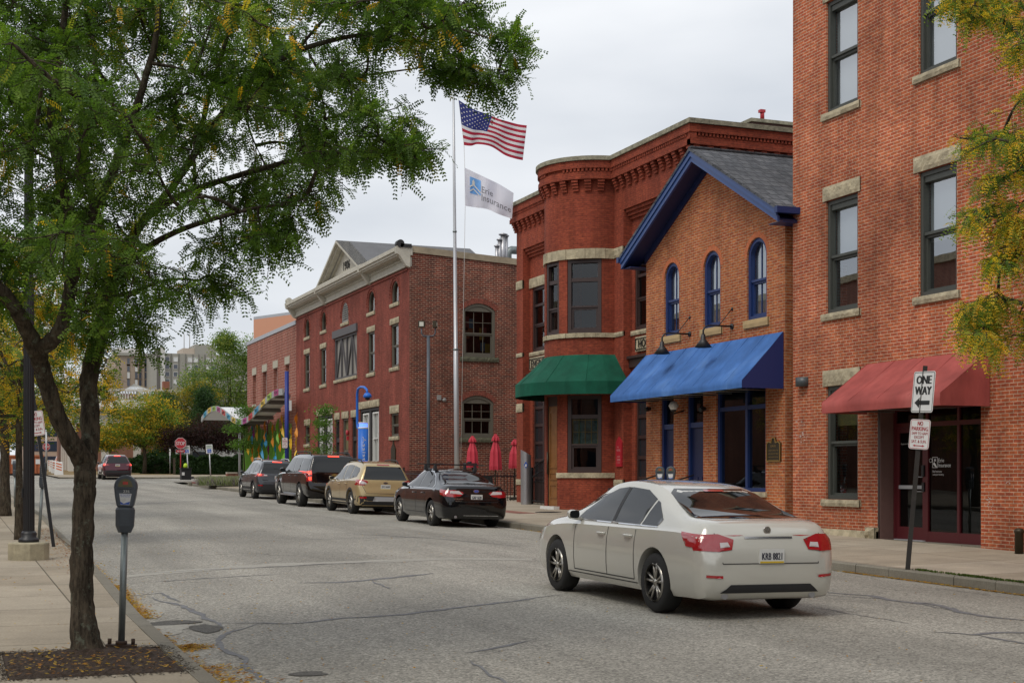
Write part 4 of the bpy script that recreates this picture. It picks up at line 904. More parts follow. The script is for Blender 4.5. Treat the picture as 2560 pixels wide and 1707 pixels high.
# red event sign on the bay
p0 = Vector((XE-.02, at_x(1550, 1130, XE).y, 0)); z0, z1 = at_x(1548, 1166, XE).z, at_x(1548, 1105, XE).z; uc = -p0.y
r = thing('red_wall_sign', 'narrow red sign with pointed top on the engine house wall beside the bay', 'sign', (XE, p0.y, z0)); out = [(uc-.2, z0), (uc+.2, z0), (uc+.2, z1), (uc, z1+.17), (uc-.2, z1)]
q = MB(); q.prism([WE.p(a, b, .01) for a, b in out], [WE.p(a, b, .05) for a, b in out]); q.build('board', M['signred'], r)
q = MB(); text(q, 'THE', WE, uc-.05, z1-.15, .12, .05, .052); text(q, 'BREWERIE', WE, uc, z1-.25, .25, .07, .052); text(q, 'EVENT', WE, uc, z1-.45, .2, .06, .052); text(q, 'CENTER', WE, uc, z1-.54, .24, .06, .052); text(q, 'AT THE', WE, uc, z0+.2, .2, .05, .052); text(q, 'STATION', WE, uc, z0+.12, .2, .05, .052); q.build('lettering', mat('pale_pink', (.6, .25, .25), .6), r)
# ---------------------------------------------------------------- two-storey building with the dated pediment
B6Y0, B6Y1 = 55.8, 76.2
K = bldg('pediment_brick_building', 'two-storey red brick building with cream cornice and a dated triangular pediment', XF, 66)
u_ = lambda px: -YX(px, XF)
def r6(a, b): return (u_(700+a*.26786), u_(700+b*.26786))
def r2(a, b): return (u_(600+a*.38272), u_(600+b*.38272))
att = [r6(232, 275), r6(383, 430), r6(575, 638), r6(820, 883), r6(1037, 1107)]
sec = [r6(228, 275), r6(378, 430), r6(818, 883), r6(1033, 1107)]; hay = r6(510, 718)
grd = [r2(423, 455), r2(983, 1036)]; gar = [r2(505, 605), r2(783, 908)]; drs = [r2(622, 650), r2(670, 708), r2(730, 762)]
zb = gz(66)+.1; ZK = 10.9; H = []
for a, b in att: H.append(opening(a, b, 9.08, 10.02, (b-a)/2))
for a, b in sec: H.append(rect(a, b, 6.37, 8.2))
H.append(rect(hay[0], hay[1], 6.42, 8.46))
for a, b in grd: H.append(rect(a, b, 3.44, 4.42))
for a, b in gar: H.append(rect(a, b, zb-.2, 4.82))
for a, b in drs: H.append(rect(a, b, zb-.2, 4.5))
mb = MB(); wall(mb, W, rect(-B6Y1, -B6Y0, zb-.8, ZK), H, .22); mb.build('wall', M['br_1906'], K)
SK = south(B6Y0); sw = []
for a, b, z0, z1 in ((1157, 1238, 6.73, 8.96), (1153.6, 1234, 3.37, 5.12)): sw.append((XY(a, B6Y0), XY(b, B6Y0), z0, z1))
sw += [(28, 29.55, 6.73, 8.96), (28, 29.55, 3.37, 5.12)]
mb = MB(); wall(mb, SK, [(XF, zb-1), (34, zb-1), (34, 10.0), (XF, 10.95)], [opening(a, b, c, d, .3) for a, b, c, d in sw], .2)
quad(mb, [(34, B6Y0, 0), (34, B6Y1, 0), (34, B6Y1, 10), (34, B6Y0, 10)]); quad(mb, [(XF, B6Y1, 0), (34, B6Y1, 0), (34, B6Y1, 10), (XF, B6Y1, 10.9)]); o = mb.build('wall', M['br_1906s'], K); o['label'] = 'weathered old brick side wall'
q = MB(); q.prism([SK.p(XF+.1, 10.93, -.3), SK.p(34.2, 9.98, -.3), SK.p(34.2, 10.24, -.3), SK.p(XF+.1, 11.19, -.3)], [SK.p(XF+.1, 10.93, .06), SK.p(34.2, 9.98, .06), SK.p(34.2, 10.24, .06), SK.p(XF+.1, 11.19, .06)]); q.build('coping', mat('stained_coping', (.30, .25, .175), .8, noise=(2, .3)), K)
q = MB(); q.add([(XF, B6Y0+.2, 10.9), (34, B6Y0+.2, 9.9), (34, B6Y1, 9.9), (XF, B6Y1, 10.9)], [(0, 1, 2, 3)]); q.build('roof', M['membrane'], K)
interior(K, XF+1.5, B6Y0+1.5, B6Y1-.3, zb-.5, 10.5)
q = MB(); q.add([(XF+.3, B6Y0+1.2, 0), (33, B6Y0+1.2, 0), (33, B6Y0+1.2, 9.8), (XF+.3, B6Y0+1.2, 9.8)], [(0, 1, 2, 3)]); q.build('interior', M['room'], K)
for i, (a, b) in enumerate(att):
    if i == 2:
        g = MB(); ringprism(g, W, opening(a+.003, b-.003, 9.083, 10.017, (b-a)/2), .07, -.18, -.03)
        for k in range(8): g.fb(W, a+.08+(.25 if k == 7 else .12 if k == 6 else 0), b-.08-(.25 if k == 7 else .12 if k == 6 else 0), 9.17+.1*k, 9.215+.1*k, -.17, -.04)
        g.build('louvre', M['cream_d'], K)
    else: window(K, W, a, b, 9.08, 10.02, arch=(b-a)/2, fm='ftan', fw=.06, rec=.15, glass='glass', blind=(1, 'shade_tan'), rail=0)
    q = MB(); q.rough(W, a-.12, b+.12, 8.93, 9.077, -.1, .06, .012, .12); q.build('sill', M['stone'], K)
    q = MB(); hw = (b-a)/2; uc = (a+b)/2; cz = 10.02-hw; ps = [(uc-(hw+.14), 9.35)]+[(uc-(hw+.14)*math.cos(t), cz+(hw+.14)*math.sin(t)) for t in [math.pi*k/14 for k in range(15)]]+[(uc+(hw+.14), 9.35)]
    for p0, p1 in zip(ps[:-1], ps[1:]): q.tube([W.p(p0[0], p0[1], 0), W.p(p1[0], p1[1], 0)], .045, 6)
    q.build('brick_hood', M['br_1906'], K)
for a, b in sec: window(K, W, a, b, 6.37, 8.2, fm='ftan', fw=.075, rec=.15, glass='glass', blind=(.5, 'shade_tan'), blow=(.5, 'shade_green'), lint=(.25, .1, .03), sill=(.16, .12, .06))
for a, b in grd: window(K, W, a, b, 3.44, 4.42, fm='ftan', fw=.07, rec=.15, glass='glass', blind=(.5, 'shade_tan'), lint=(.33, .1, .03), sill=(.16, .12, .06))
a, b = hay; g = MB(); ringprism(g, W, rect(a+.003, b-.003, 6.423, 8.457), .1, -.14, -.02)
uu = [a+.1+(b-a-.2)*k/4 for k in range(5)]
for k in (1, 2, 3): g.fb(W, uu[k]-.035, uu[k]+.035, 6.523, 8.357, -.12, -.04)
for k in range(4):
    lo, hi = ((uu[k]+.04, uu[k+1]-.06) if k % 2 == 0 else (uu[k+1]-.06, uu[k]+.04))
    g.prism([W.p(lo-.04, 6.525, -.12), W.p(lo+.04, 6.525, -.12), W.p(hi+.04, 8.355, -.12), W.p(hi-.04, 8.355, -.12)], [W.p(lo-.04, 6.525, -.045), W.p(lo+.04, 6.525, -.045), W.p(hi+.04, 8.355, -.045), W.p(hi-.04, 8.355, -.045)])
g.fb(W, a-.18, b+.14, 8.463, 8.82, -.02, .09); ho = g.build('hay_door', mat('door_trim_grey', (.085, .08, .085), .6), K)
g = MB(); g.fb(W, a+.05, b-.05, 6.45, 8.42, -.15, -.125); g.build('door_panel', mat('door_panel_tan', (.27, .255, .23), .7), ho)
g = MB(); g.rough(W, a-.05, b+.05, 6.28, 6.419, -.1, .07, .02, .12); g.build('sill', M['stone'], ho)
for i, (a, b) in enumerate(gar):
    g = MB(); m_ = (a+b)/2; ringprism(g, W, rect(a+.003, b-.003, zb, 4.817), .14, -.2, -.04); g.fb(W, m_-.16, m_+.16, zb+.14, 4.67, -.19, -.05); dr = g.build('carriage_door', M['plastic'] if i == 0 else mat('door_charcoal', (.03, .028, .03), .6), K)
    for u0, u1 in ((a+.16, m_-.18), (m_+.2, b-.16)):
        g = MB(); ringprism(g, W, rect(u0+.25, u1, 2.2, 4.6), .07, -.16, -.03); g.fb(W, u0+.32, u1-.07, 3.4, 3.43, -.15, -.05); g.fb(W, (u0+.32+u1)/2-.012, (u0+.32+u1)/2+.012, 2.27, 4.53, -.15, -.06); g.build('sash', M['white'], dr)
        g = MB(); g.fb(W, u0+.3, u1-.05, 2.22, 4.58, -.165, -.155); g.build('pane', mat('pane_green', (.02, .04, .03), .05) if 'pane_green' not in D.materials else D.materials['pane_green'], dr)
    g = MB(); g.fb(W, a, b, zb, 2.0, -.18, -.1); g.build('kick_panel', M['cream_d'], dr)
    g = MB(); g.rough(W, a-.1, b+.1, 4.823, 5.14, -.1, .05, .03, .1); g.build('lintel', M['stone'], K)
for i, (a, b) in enumerate(drs):
    g = MB(); ringprism(g, W, rect(a+.003, b-.003, zb, 4.497), .09, -.2, -.05); g.fb(W, a+.093, b-.093, 3.4 if i != 1 else 2.9, 3.6 if i != 1 else 3.0, -.19, -.06); dr = g.build('door', D.materials['door_charcoal'] if i != 1 else M['ftan'], K)
    g = MB(); g.fb(W, a+.08, b-.08, zb+.09, 3.38 if i != 1 else 2.88, -.17, -.14); g.build('door_leaf', mat('door_green', (.015, .03, .022), .4) if i == 1 else M['room'], dr)
    g = MB(); g.fb(W, a+.08, b-.08, 3.62 if i != 1 else 3.02, 4.41, -.17, -.15); g.build('pane', M['room'] if i != 1 else M['shade_tan'], dr)
    g = MB(); g.rough(W, a-.1, b+.1, 4.503, 4.83, -.1, .045, .02, .1); g.build('lintel', M['stone'], K)
for i, (a, b, c_, d_) in enumerate(sw):
    w_ = window(K, SK, a, b, c_, d_, arch=.3, fm='ftan', fw=.11, rec=.14, dep=.11, glass='glass', rail=.44, vm=2, hm=1, topfill=.22, sill=(.2, .14, .09, 'stone_moss'))
    if i == 0:
        q = MB(); cs = ((.3, .05, .06), (.05, .2, .35), (.45, .3, .04), (.4, .12, .04))
        for k in range(9):
            u0 = a+.15+random.random()*1.0; z0 = c_+.15+random.random()*1.4; qq = MB(); qq.fb(SK, u0, u0+.22, z0, z0+.3+.2*random.random(), -.4-.01*k, -.395-.01*k)
            nm = 'toy_%d' % (k % 4); qq.build('display_panel', D.materials.get(nm) or mat(nm, tuple(.45*v for v in cs[k % 4]), .6), w_)
    q = MB(); hw = (b-a)/2; R = (hw*hw+.09)/(.6); cz = d_-R; t0 = math.asin(hw/R)
    for k in range(18):
        t = -t0+2*t0*(k+.05)/18; t2 = -t0+2*t0*(k+.95)/18
        for ra, rb, nn in ((R+.01, R+.22, .012),):
            pts = [((a+b)/2+r*math.sin(x), cz+r*math.cos(x)) for r, x in ((ra, t), (rb, t), (rb, t2), (ra, t2))]; q.prism([SK.p(x, z, -.05) for x, z in pts], [SK.p(x, z, nn) for x, z in pts])
    q.build('brick_arch', mat('arch_brick_dark', (.2, .055, .035), .85, noise=(10, .5)) if 'arch_brick_dark' not in D.materials else D.materials['arch_brick_dark'], K)
# cornice
q = MB(); ua, ub = -B6Y1-.1, -B6Y0+.12
q.fb(W, ua+.1, ub-.1, 10.36, 10.43, -.1, .10); q.fb(W, ua+.1, ub-.1, 10.43, 10.66, -.1, .06); q.fb(W, ua+.1, ub-.1, 10.66, 10.73, -.1, .12)
for k in range(150): u = ua+.2+(ub-ua-.4)*k/150; q.fb(W, u, u+.07, 10.731, 10.80, .0, .18)
q.fb(W, ua, ub, 10.80, 10.86, -.1, .46); q.fb(W, ua, ub, 10.861, 10.96, -.1, .53); q.fb(W, ua, ub, 10.961, 11.12, -.1, .60); q.build('cornice', M['cream'], K)
q = MB()
pya, pyb = -69.6, -61.6
for u in (ua+.12, pya-.05, pyb+.05, ub-.12):
    pr = [(.0, 10.3), (.16, 10.36), (.45, 10.78), (.58, 10.84), (.62, 11.1), (.5, 11.2), (0, 11.2)]
    q = MB(); q.prism([W.p(u-.13, z, n) for n, z in pr], [W.p(u+.13, z, n) for n, z in pr]); q.build('bracket', M['cream'], K)
for u in (ua+.12, ub-.12):
    q = MB(); q.tube([W.p(u-.17, 11.25, .42), W.p(u+.17, 11.25, .42)], .16, 16); q.fb(W, u-.17, u+.17, 11.1, 11.25, -.05, .42); q.build('end_scroll', M['rust'] if u > -60 else M['cream'], K)
ap = (-65.6, 12.9); q = MB(); base = 11.13
def tri(d, n0, n1, s=0): return None
ou = [(pya, base), (pyb, base), ap]; 
def inner(t): # shrink the triangle
    c = (ap[0], base+.55); return [(c[0]+(p[0]-c[0])*t, c[1]+(p[1]-c[1])*t) for p in ou]
def triring(q, t0, t1, n0, n1):
    A_, B_ = inner(t0), inner(t1)
    for i in range(3):
        j = (i+1) % 3; q.box8([W.p(*A_[i], n0), W.p(*A_[j], n0), W.p(*B_[j], n0), W.p(*B_[i], n0), W.p(*A_[i], n1), W.p(*A_[j], n1), W.p(*B_[j], n1), W.p(*B_[i], n1)])
triring(q, 1, .9, -.1, .55); triring(q, .899, .80, -.1, .40); triring(q, .799, .76, -.1, .16)
B_ = inner(.78); q.add([W.p(*p, .02) for p in B_], [(0, 1, 2)]); pd = q.build('pediment', M['cream'], K)
q = MB()
for i in range(3):
    P0, P1 = [inner(.795)[i], inner(.795)[(i+1) % 3]]
    for k in range(34):
        t = (k+.2)/34; x, z = P0[0]+(P1[0]-P0[0])*t, P0[1]+(P1[1]-P0[1])*t; c0 = (ap[0], base+.55); x2, z2 = x+(c0[0]-x)*.045, z+(c0[1]-z)*.045; q.tube([W.p(x, z, .16), W.p(x2, z2, .16)], .028, 4)
q.build('dentils', M['cream_d'], pd)
q = MB(); text(q, '1906', W, ap[0]+.05, base+.62, 1.15, .42, .04, .02); q.build('lettering', mat('date_grey', (.04, .035, .03), .6), pd)
q = MB()
for s in (pya, pyb): q.add([W.p(s, base, .55), W.p(ap[0], ap[1], .55), W.p(ap[0], ap[1], -6.2), W.p(s, base, -6.2)], [(0, 1, 2, 3)])
q.build('pediment_roof', M['membrane'], K)
q = MB(); q.fb(W, -76.0, -56.0, 10.22, 10.29, -.02, .05); q.build('string_course', M['br_1906'], K)
# rooftop flues
vx, vy = at_d(1258, 640, 66).x, at_d(1258, 640, 66).y; z0 = 10.7; r = thing('rooftop_flue', 'cluster of silver flue pipes on the flat roof of the pediment building', 'flue', (vx, vy, z0))
q = MB(); q.box(vx-.55, vx+.45, vy-.4, vy+.4, z0-.6, z0+.45); q.build('housing', mat('flue_grey', (.12, .12, .125), .5), r)
for dx, rr, h in ((-.36, .08, 1.25), (-.22, .09, 1.55), (-.04, .13, 1.8), (.12, .08, 1.75)):
    q = MB(); q.cyl((vx+dx, vy-.1, z0+.4), rr, h, 12); q.lathe([(rr*1.5, 0), (rr*1.7, .05), (0, .12)], (vx+dx, vy-.1, z0+.4+h), 12); q.build('pipe', M['steel'], r)
q = MB(); q.tube([(vx+.22, vy, z0+.4), (vx+.22, vy, z0+1.35), (vx+.3, vy, z0+1.5), (vx+.42, vy, z0+1.56), (vx+.66, vy, z0+1.56)], .19, 14); q.build('pipe', M['galv'], r)
q = MB(); tag(q.fb(SK, XY(1097, B6Y0)-.09, XY(1097, B6Y0)+.09, 4.9, 5.1, 0, .05).lathe([(0, 0), (.05, 0), (.08, -.16), (0, -.16)], (XY(1108, B6Y0), B6Y0-.02, at_y(1108, 1000, B6Y0).z), 12, 'y').build('wall_flood_lamp', M['cream_d'], org=(21, B6Y0, 5)), 'small bell shaped lamp on the old brick side wall left of the flagpole', 'wall lamp')
# small brown shield plate on the front wall, fire alarm bell
c0 = at_x(985, 1136, XF); q = MB(); F0 = Fr((XF, c0.y, 0), (0, -1, 0), (-1, 0, 0)); o_ = [(-.3, c0.z-.55), (.3, c0.z-.55), (.3, c0.z+.25), (.1, c0.z+.42), (0, c0.z+.6), (-.1, c0.z+.42), (-.3, c0.z+.25)]
tag(q.prism([F0.p(a, b, 0) for a, b in o_], [F0.p(a, b, .05) for a, b in o_]).build('wall_marker', M['bronze'], org=(XF, c0.y, c0.z-.5)), 'brown shield shaped marker on the front wall of the pediment building', 'plaque')
c0 = at_x(871, 1087, XF); q = MB(); q.lathe([(0, 0), (.12, -.02), (.14, -.1), (0, -.12)], (XF, c0.y, c0.z+.1), 14, 'x'); q.box(XF-.08, XF, c0.y-.07, c0.y+.07, c0.z-.25, c0.z-.05)
tag(q.build('alarm_bell', M['signred'], org=(XF, c0.y, c0.z)), 'small red alarm bell between the doors of the pediment building', 'alarm bell')
# ---------------------------------------------------------------- banded brick annex with peach penthouse
A = bldg('banded_brick_annex', 'modern pinkish banded brick building with four slim windows beyond the pediment building', XF, 83)
ay1 = YX(618, XF); H = []; aw = []
for a, b in ((632, 640), (657, 666.5), (684, 693.5), (713.6, 723)): aw.append((u_(a), u_(b))); H.append(rect(u_(a), u_(b), 6.17, 8.0))
mb = MB(); wall(mb, W, rect(-ay1, -B6Y1-.01, .5, 10.0), H, .35); shell(mb, XF, 40, B6Y1+.01, ay1, .5, 10.0, 'NE'); mb.build('wall', M['br_annex'], A)
q = MB(); q.box(XF-.05, 40, B6Y1+.02, ay1+.05, 10.0, 10.22); q.build('roof', mat('metal_coping', (.4, .42, .45), .5, metal=.3), A); interior(A, XF+1.5, B6Y1+.3, ay1-.3, 1, 9.9)
for a, b in aw:
    w_ = window(A, W, a, b, 6.17, 8.0, fm='alu', fw=.06, rec=.3, glass='glass', rail=0); q = MB(); q.fb(W, a-.12, b+.15, 8.003, 8.42, -.1, .03); q.build('lintel', M['coping'] if 0 else mat('precast', (.42, .39, .31), .85) if 'precast' not in D.materials else D.materials['precast'], w_); q = MB(); q.fb(W, a-.1, b+.1, 6.05, 6.167, -.1, .04); q.build('sill', D.materials['precast'], w_)
pa, pb = at_d(634, 799, 104), at_d(760, 781, 99.7); bk = Vector((12, 4, 0)); q = MB(); V0 = [pa, pb, pb+bk, pa+bk]; q.prism([Vector((v.x, v.y, 9.9)) for v in V0], [Vector((v.x, v.y, pa.z)) for v in V0]); q.build('penthouse', M['orange_st'], A)
q = MB(); q.prism([Vector((v.x, v.y, pa.z+.002)) for v in V0], [Vector((v.x, v.y, pa.z+.2)) for v in V0]); q.build('penthouse_coping', D.materials['metal_coping'], A)
q = MB(); q.cyl((XF-.12, YX(675, XF), 1), .07, 4.5, 8); q.build('downpipe', M['fred'], A)
# wave canopy
def wave(y): return 5.5+.6*math.cos(2*math.pi*(y-74)/19.8)
CN = thing('wave_canopy', 'wavy white canopy with coloured letter squares along its edge, over the annex entrance', 'canopy', (16.6, 85, 5))
q = MB(); ys = lin(73, 98.4, .6); vs = []
def xin(y): return 17.35 if 76.2 < y < 90.2 else (16.2+(y-73)*.36 if y <= 76.2 else 17.3+(y-90.2)*.35 if y < 94 else 18.63)
for y in ys: z = wave(y); vs += [(16.22, y, z+.16), (xin(y)-.02, y, z+.16), (xin(y)-.02, y, z+.03), (16.22, y, z+.03)]
fs = []
for i in range(len(ys)-1):
    for k in range(4): fs.append((4*i+k, 4*i+(k+1) % 4, 4*i+4+(k+1) % 4, 4*i+4+k))
fs += [(0, 1, 2, 3), tuple(4*(len(ys)-1)+k for k in range(4))]; q.add(vs, fs, False); q.build('canopy_roof', mat('canopy_white', (.72, .74, .76), .5), CN)
q = MB(); 
for a, b in zip(ys[:-1], ys[1:]):
    q.box8([(16.12, a, wave(a)-.11), (16.12, b, wave(b)-.11), (16.2, b, wave(b)-.11), (16.2, a, wave(a)-.11), (16.12, a, wave(a)+.23), (16.12, b, wave(b)+.23), (16.2, b, wave(b)+.23), (16.2, a, wave(a)+.23)])
q.build('fascia', mat('canopy_grey', (.33, .34, .33), .5), CN)
q = MB()
for y in lin(73.2, 98.2, 1.9):
    if 90 > y: q.box(16.2, xin(y), y-.12, y+.12, wave(y)-.16, wave(y)+.02)
q.box(16.45, 16.55, 76, 90, 0, 0.01) if 0 else None; q.build('canopy_beam', mat('canopy_beam_grey', (.13, .13, .12), .6), CN)
cc = [(.45, .02, .18), (.35, .55, .05), (.75, .50, .02), (.02, .32, .55), (.6, .03, .03), (.45, .02, .25), (.25, .5, .06), (.75, .5, .02), (.02, .35, .55), (.6, .05, .04), (.4, .03, .2), (.3, .5, .05), (.75, .5, .02), (.02, .35, .55)]
wd_ = ['FUN', 'MAKE', 'EXPLORE', 'CREATE', 'PLAY', 'FUN', 'MAKE', 'DREAM', 'BUILD', 'LEARN', 'FUN', 'MAKE', 'GROW', 'PLAY']
for k in range(14):
    y = 74.4+k*1.72; fr = Fr((16.12, y, 0), (0, -1, 0), (-1, 0, 0)); sl2 = (wave(y+.4)-wave(y-.4))/.8; nm = 'sq_%d' % (k % 5)
    q = MB(); pts = [(-.5, -.09), (.5, -.09), (.5, .215), (-.5, .215)]
    q.prism([fr.p(a, wave(y)+b-a*sl2, 0) for a, b in pts], [fr.p(a, wave(y)+b-a*sl2, .03) for a, b in pts]); mm = D.materials.get('sq_%d_%d' % (k % 5, k)) or mat('letter_square_%d' % k, tuple(.12*sum(cc[k])/3+.85*v for v in cc[k]), .5); o = q.build('letter_square', mm, CN)
    q = MB(); text(q, wd_[k], fr, 0, wave(y)+.06, .72, .17, .035, .02); q.build('lettering', mat('dark_%d' % k, tuple(v*.25 for v in cc[k]), .5), o)
q = MB(); q.cyl((18.2, 95.5, gz(96)), .08, 4.5, 8); q.build('column', M['alu'], CN)
# flower sculpture screen
FL = thing('flower_screen', 'row of green metal stalks with bright pinwheel flowers against the annex wall', 'sculpture', (17.3, 83, gz(83)))
ng, nb = mat('stalk_green', (.10, .26, .015), .5), None
for k in range(66):
    y = 76.6+k*.205; h = 2.2+1.3*abs(math.sin(k*1.7))*random.uniform(.5, 1)+ .4; q = MB(); q.box(17.32+.1*(k % 2), 17.37+.1*(k % 2), y-.035, y+.035, gz(y), gz(y)+h); q.build('stalk', ng, FL)
fc = [mat('petal_orange', (.75, .28, .02), .5), mat('petal_yellow', (.8, .5, .03), .5), mat('petal_blue', (.03, .3, .55), .5), mat('petal_purple', (.3, .02, .22), .5), mat('petal_green', (.2, .5, .03), .5)]
pxs = [(632, 1085, 2), (622, 1115, 1), (644, 1075, 1), (663, 1080, 0), (666, 1098, 2), (656, 1122, 2), (683, 1090, 0), (694, 1080, 4), (707, 1065, 1), (702, 1105, 0), (729, 1092, 1), (742, 1065, 0), (741, 1122, 1), (648, 1135, 0), (672, 1140, 3), (632, 1138, 0), (690, 1135, 2), (636, 1070, 3), (712, 1128, 4)]
for i, (px, py, ci) in enumerate(pxs):
    c0 = at_x(px, py, 17.2); q = MB(); r = random.Random(i); n = 4+i % 2
    for k in range(n):
        a = 2*math.pi*k/n+r.random()*.6+.5; L_ = .62*r.uniform(.6, 1.3); a = a if 0 else (math.pi/2+(k%2)*math.pi+r.uniform(-.55,.55)); d = Vector((0, math.cos(a), math.sin(a))); s = Vector((0, -math.sin(a), math.cos(a)))
        q.add([c0, c0+d*L_*.55+s*r.uniform(.04,.11)+Vector((-.12, 0, 0)), c0+d*L_, c0+d*L_*.55-s*.06+Vector((.02, 0, 0))], [(0, 1, 2, 3)])
    q.lathe([(0, 0), (.07, -.02), (0, -.06)], tuple(c0), 8, 'x'); q.build('flower', fc[ci] if i % 3 else fc[(ci) % 2 if ci < 2 else ci], FL, recalc=False)
# ---------------------------------------------------------------- distant buildings
def grid_windows(par, fr, us, zs_, w_, h_, m1, m2, n=.03, seed=1):
    r = random.Random(seed)
    for z in zs_:
        for u in us:
            q = MB(); ringprism(q, fr, rect(u-w_/2, u+w_/2, z, z+h_), .08*w_, 0, n+.05); o = q.build('window', m1, par)
            q = MB(); q.add([fr.p(a, b, n) for a, b in rect(u-w_/2, u+w_/2, z, z+h_)], [(0, 1, 2, 3)]); q.build('pane', m2 if r.random() < .7 else M['blind'], o)
paneD = mat('far_pane', (.035, .045, .07), .1, spec=.8)
def farb(name, label, px0, px1, pyt, d, m, depth=18, zb=0):
    Y = at_d((px0+px1)/2, HY, d).y; x0, x1 = XY(px0, Y), XY(px1, Y); zt = at_y((px0+px1)/2, pyt, Y).z
    t = thing(name, label, 'building', ((x0+x1)/2, Y, zb)); q = MB(); q.box(x0, x1, Y, Y+depth, zb, zt); q.build('wall', m, t); return t, Fr((0, Y, 0), (1, 0, 0), (0, -1, 0)), x0, x1, zt, Y
m_tan = mat('far_tan_brick', (.34, .27, .21), .9, noise=(.3, .08)); m_grey = mat('far_grey_panel', (.30, .29, .255), .9, noise=(.2, .06)); m_pale = mat('far_pale', (.55, .54, .52), .9)
t, fr, x0, x1, zt, Y = farb('tan_hotel_building', 'tan brick high-rise with arched top windows far behind the white hall', 289, 391, 884, 300, m_tan)
us = [at_y(p, HY, Y).x for p in (321, 340.5, 350.5, 364.3, 374, 388)]; zz = [at_y(330, p, Y).z for p in (915.5, 930, 948.5, 966)]
grid_windows(t, fr, us, zz, .75*1.9/2*.9, 2.0*.85, m_tan, paneD, .03, 3)
q = MB(); q.fb(fr, x0-.3, x1, zt-.5, zt+.1, 0, .5); q.build('cornice', m_grey, t)
for c_ in (345.5, 369.2):
    q = MB(); uc = at_y(c_, HY, Y).x; z0 = at_y(c_, 905, Y).z
    for k in range(12): a, b = math.pi*k/12, math.pi*(k+1)/12; q.tube([fr.p(uc+.95*math.cos(a), z0+.95*math.sin(a), .05), fr.p(uc+.95*math.cos(b), z0+.95*math.sin(b), .05)], .09, 4)
    q.build('window_arch', m_pale, t)
q = MB(); q.box(at_y(297, HY, Y).x, at_y(352, HY, Y).x, Y+3, Y+12, zt-1, at_y(300, 866, Y).z); q.build('roof_house', m_pale, t)
t, fr, x0, x1, zt, Y = farb('grey_apartment_tower', 'grey panelled apartment high-rise with roof block far behind the trees', 391.5, 640, 886, 290, m_grey)
us = [at_y(p, HY, Y).x for p in (418, 439, 475, 489.5, 521, 535)]; zz = [at_y(430, p, Y).z for p in (904, 922.5, 941.5, 960)]
grid_windows(t, fr, us, zz, .95, 1.0, m_pale, paneD, .03, 5)
q = MB(); 
for p in (412, 428, 447, 464, 482, 497, 512, 528): u = at_y(p, HY, Y).x; q.fb(fr, u-.06, u+.06, 5, zt, 0, .12)
q.build('pilaster', mat('far_dark', (.16, .155, .14), .9), t)
q = MB(); q.box(at_y(491, HY, Y).x, at_y(543, HY, Y).x, Y+2, Y+10, zt-1, at_y(500, 859, Y).z); q.build('roof_block', m_grey, t)
q = MB(); q.box(at_y(461, HY, Y).x, at_y(491, HY, Y).x, Y+2.2, Y+10, zt-1, at_y(500, 869, Y).z); q.build('roof_block', mat('far_beige', (.45, .38, .31), .9), t)
q = MB(); q.box(at_y(391.6, HY, Y).x, at_y(400, HY, Y).x, Y-.6, Y+4, 0, zt+1.1); q.build('stair_tower', mat('far_dark2', (.13, .12, .11), .9), t)
q = MB(); q.box(at_y(400.1, HY, Y).x, at_y(411, HY, Y).x, Y-1, Y+4, 0, zt+1.1); q.build('stair_tower', m_pale, t)
for p in (466, 480): q = MB(); q.cyl((at_y(p, HY, Y).x, Y+3, zt+1), .08, 3.2, 5); q.build('antenna', m_grey, t)
# white balustraded hall
Yh = 150; t = thing('white_stone_hall', 'white stone and brick classical hall with roof balustrade and glazed pyramid roof', 'building', (0, Yh, gz(Yh)))
hx0, hx1 = XY(171, Yh), XY(640, Yh); zt = at_y(300, 1012, Yh).z; fr = south(Yh); m_w = mat('hall_white', (.60, .58, .53), .8, noise=(.5, .12))
q = MB(); q.box(hx0+.6, hx1, Yh+.5, Yh+25, 0, zt); q.build('wall', mat('hall_brick', (.26, .13, .09), .9, noise=(2, .2)), t)
q = MB(); q.fb(fr, hx0, hx1, zt-1.9, zt-.55, -1, .1); q.fb(fr, hx0-.4, hx1, zt-.5, zt-.2, -1, .9); q.fb(fr, hx0-.2, hx1, zt-.2, zt, -1, .5); q.box(hx0-.9, hx0+.59, Yh+1.002, Yh+25, zt-.5, zt-.202); q.box(hx0-.1, hx0+.59, Yh+1.002, Yh+25, zt-1.9, zt-.55); q.build('entablature', m_w, t)
q = MB()
for k in range(90): u = hx0+.2+k*.24; q.fb(fr, u, u+.12, zt-.62, zt-.51, .1, .7)
q.build('dentils', m_w, t)
zb2 = at_y(300, 972, Yh).z
q = MB(); q.fb(fr, hx0, hx1, zt, zt+.55, -.4, .1); q.fb(fr, hx0, hx1, zb2-.2, zb2, -.35, .12)
for k in range(0, 6): u = hx0+k*3.4; q.fb(fr, u, u+.55, zt+.55, zb2+.06, -.4, .14)
q.box(hx0, hx0+.4, Yh, Yh+25, zt, zt+.55); q.box(hx0, hx0+.4, Yh, Yh+25, zb2-.2, zb2); q.build('balustrade', m_w, t)
for k in range(66): 
    u = hx0+.75+k*.27; q = MB(); q.tube([fr.p(u, zt+.5, -.12), fr.p(u, zt+.75, -.12), fr.p(u, zb2-.15, -.12)], [.05, .085, .05], 5); q.build('baluster', m_w, t)
for u in (hx0+.0, hx0+3.2, hx0+6.4, hx0+9.6, hx0+12.8): q = MB(); q.fb(fr, u+.02, u+.75, 2, zt-1.902, -.6, .05); q.build('pilaster', m_w, t)
for k in range(5): y = Yh+1+k*3; q = MB(); q.box(hx0+.3, hx0+.7, y+.7, y+1.5, 2, zt-1.902); q.build('pilaster', m_w, t)
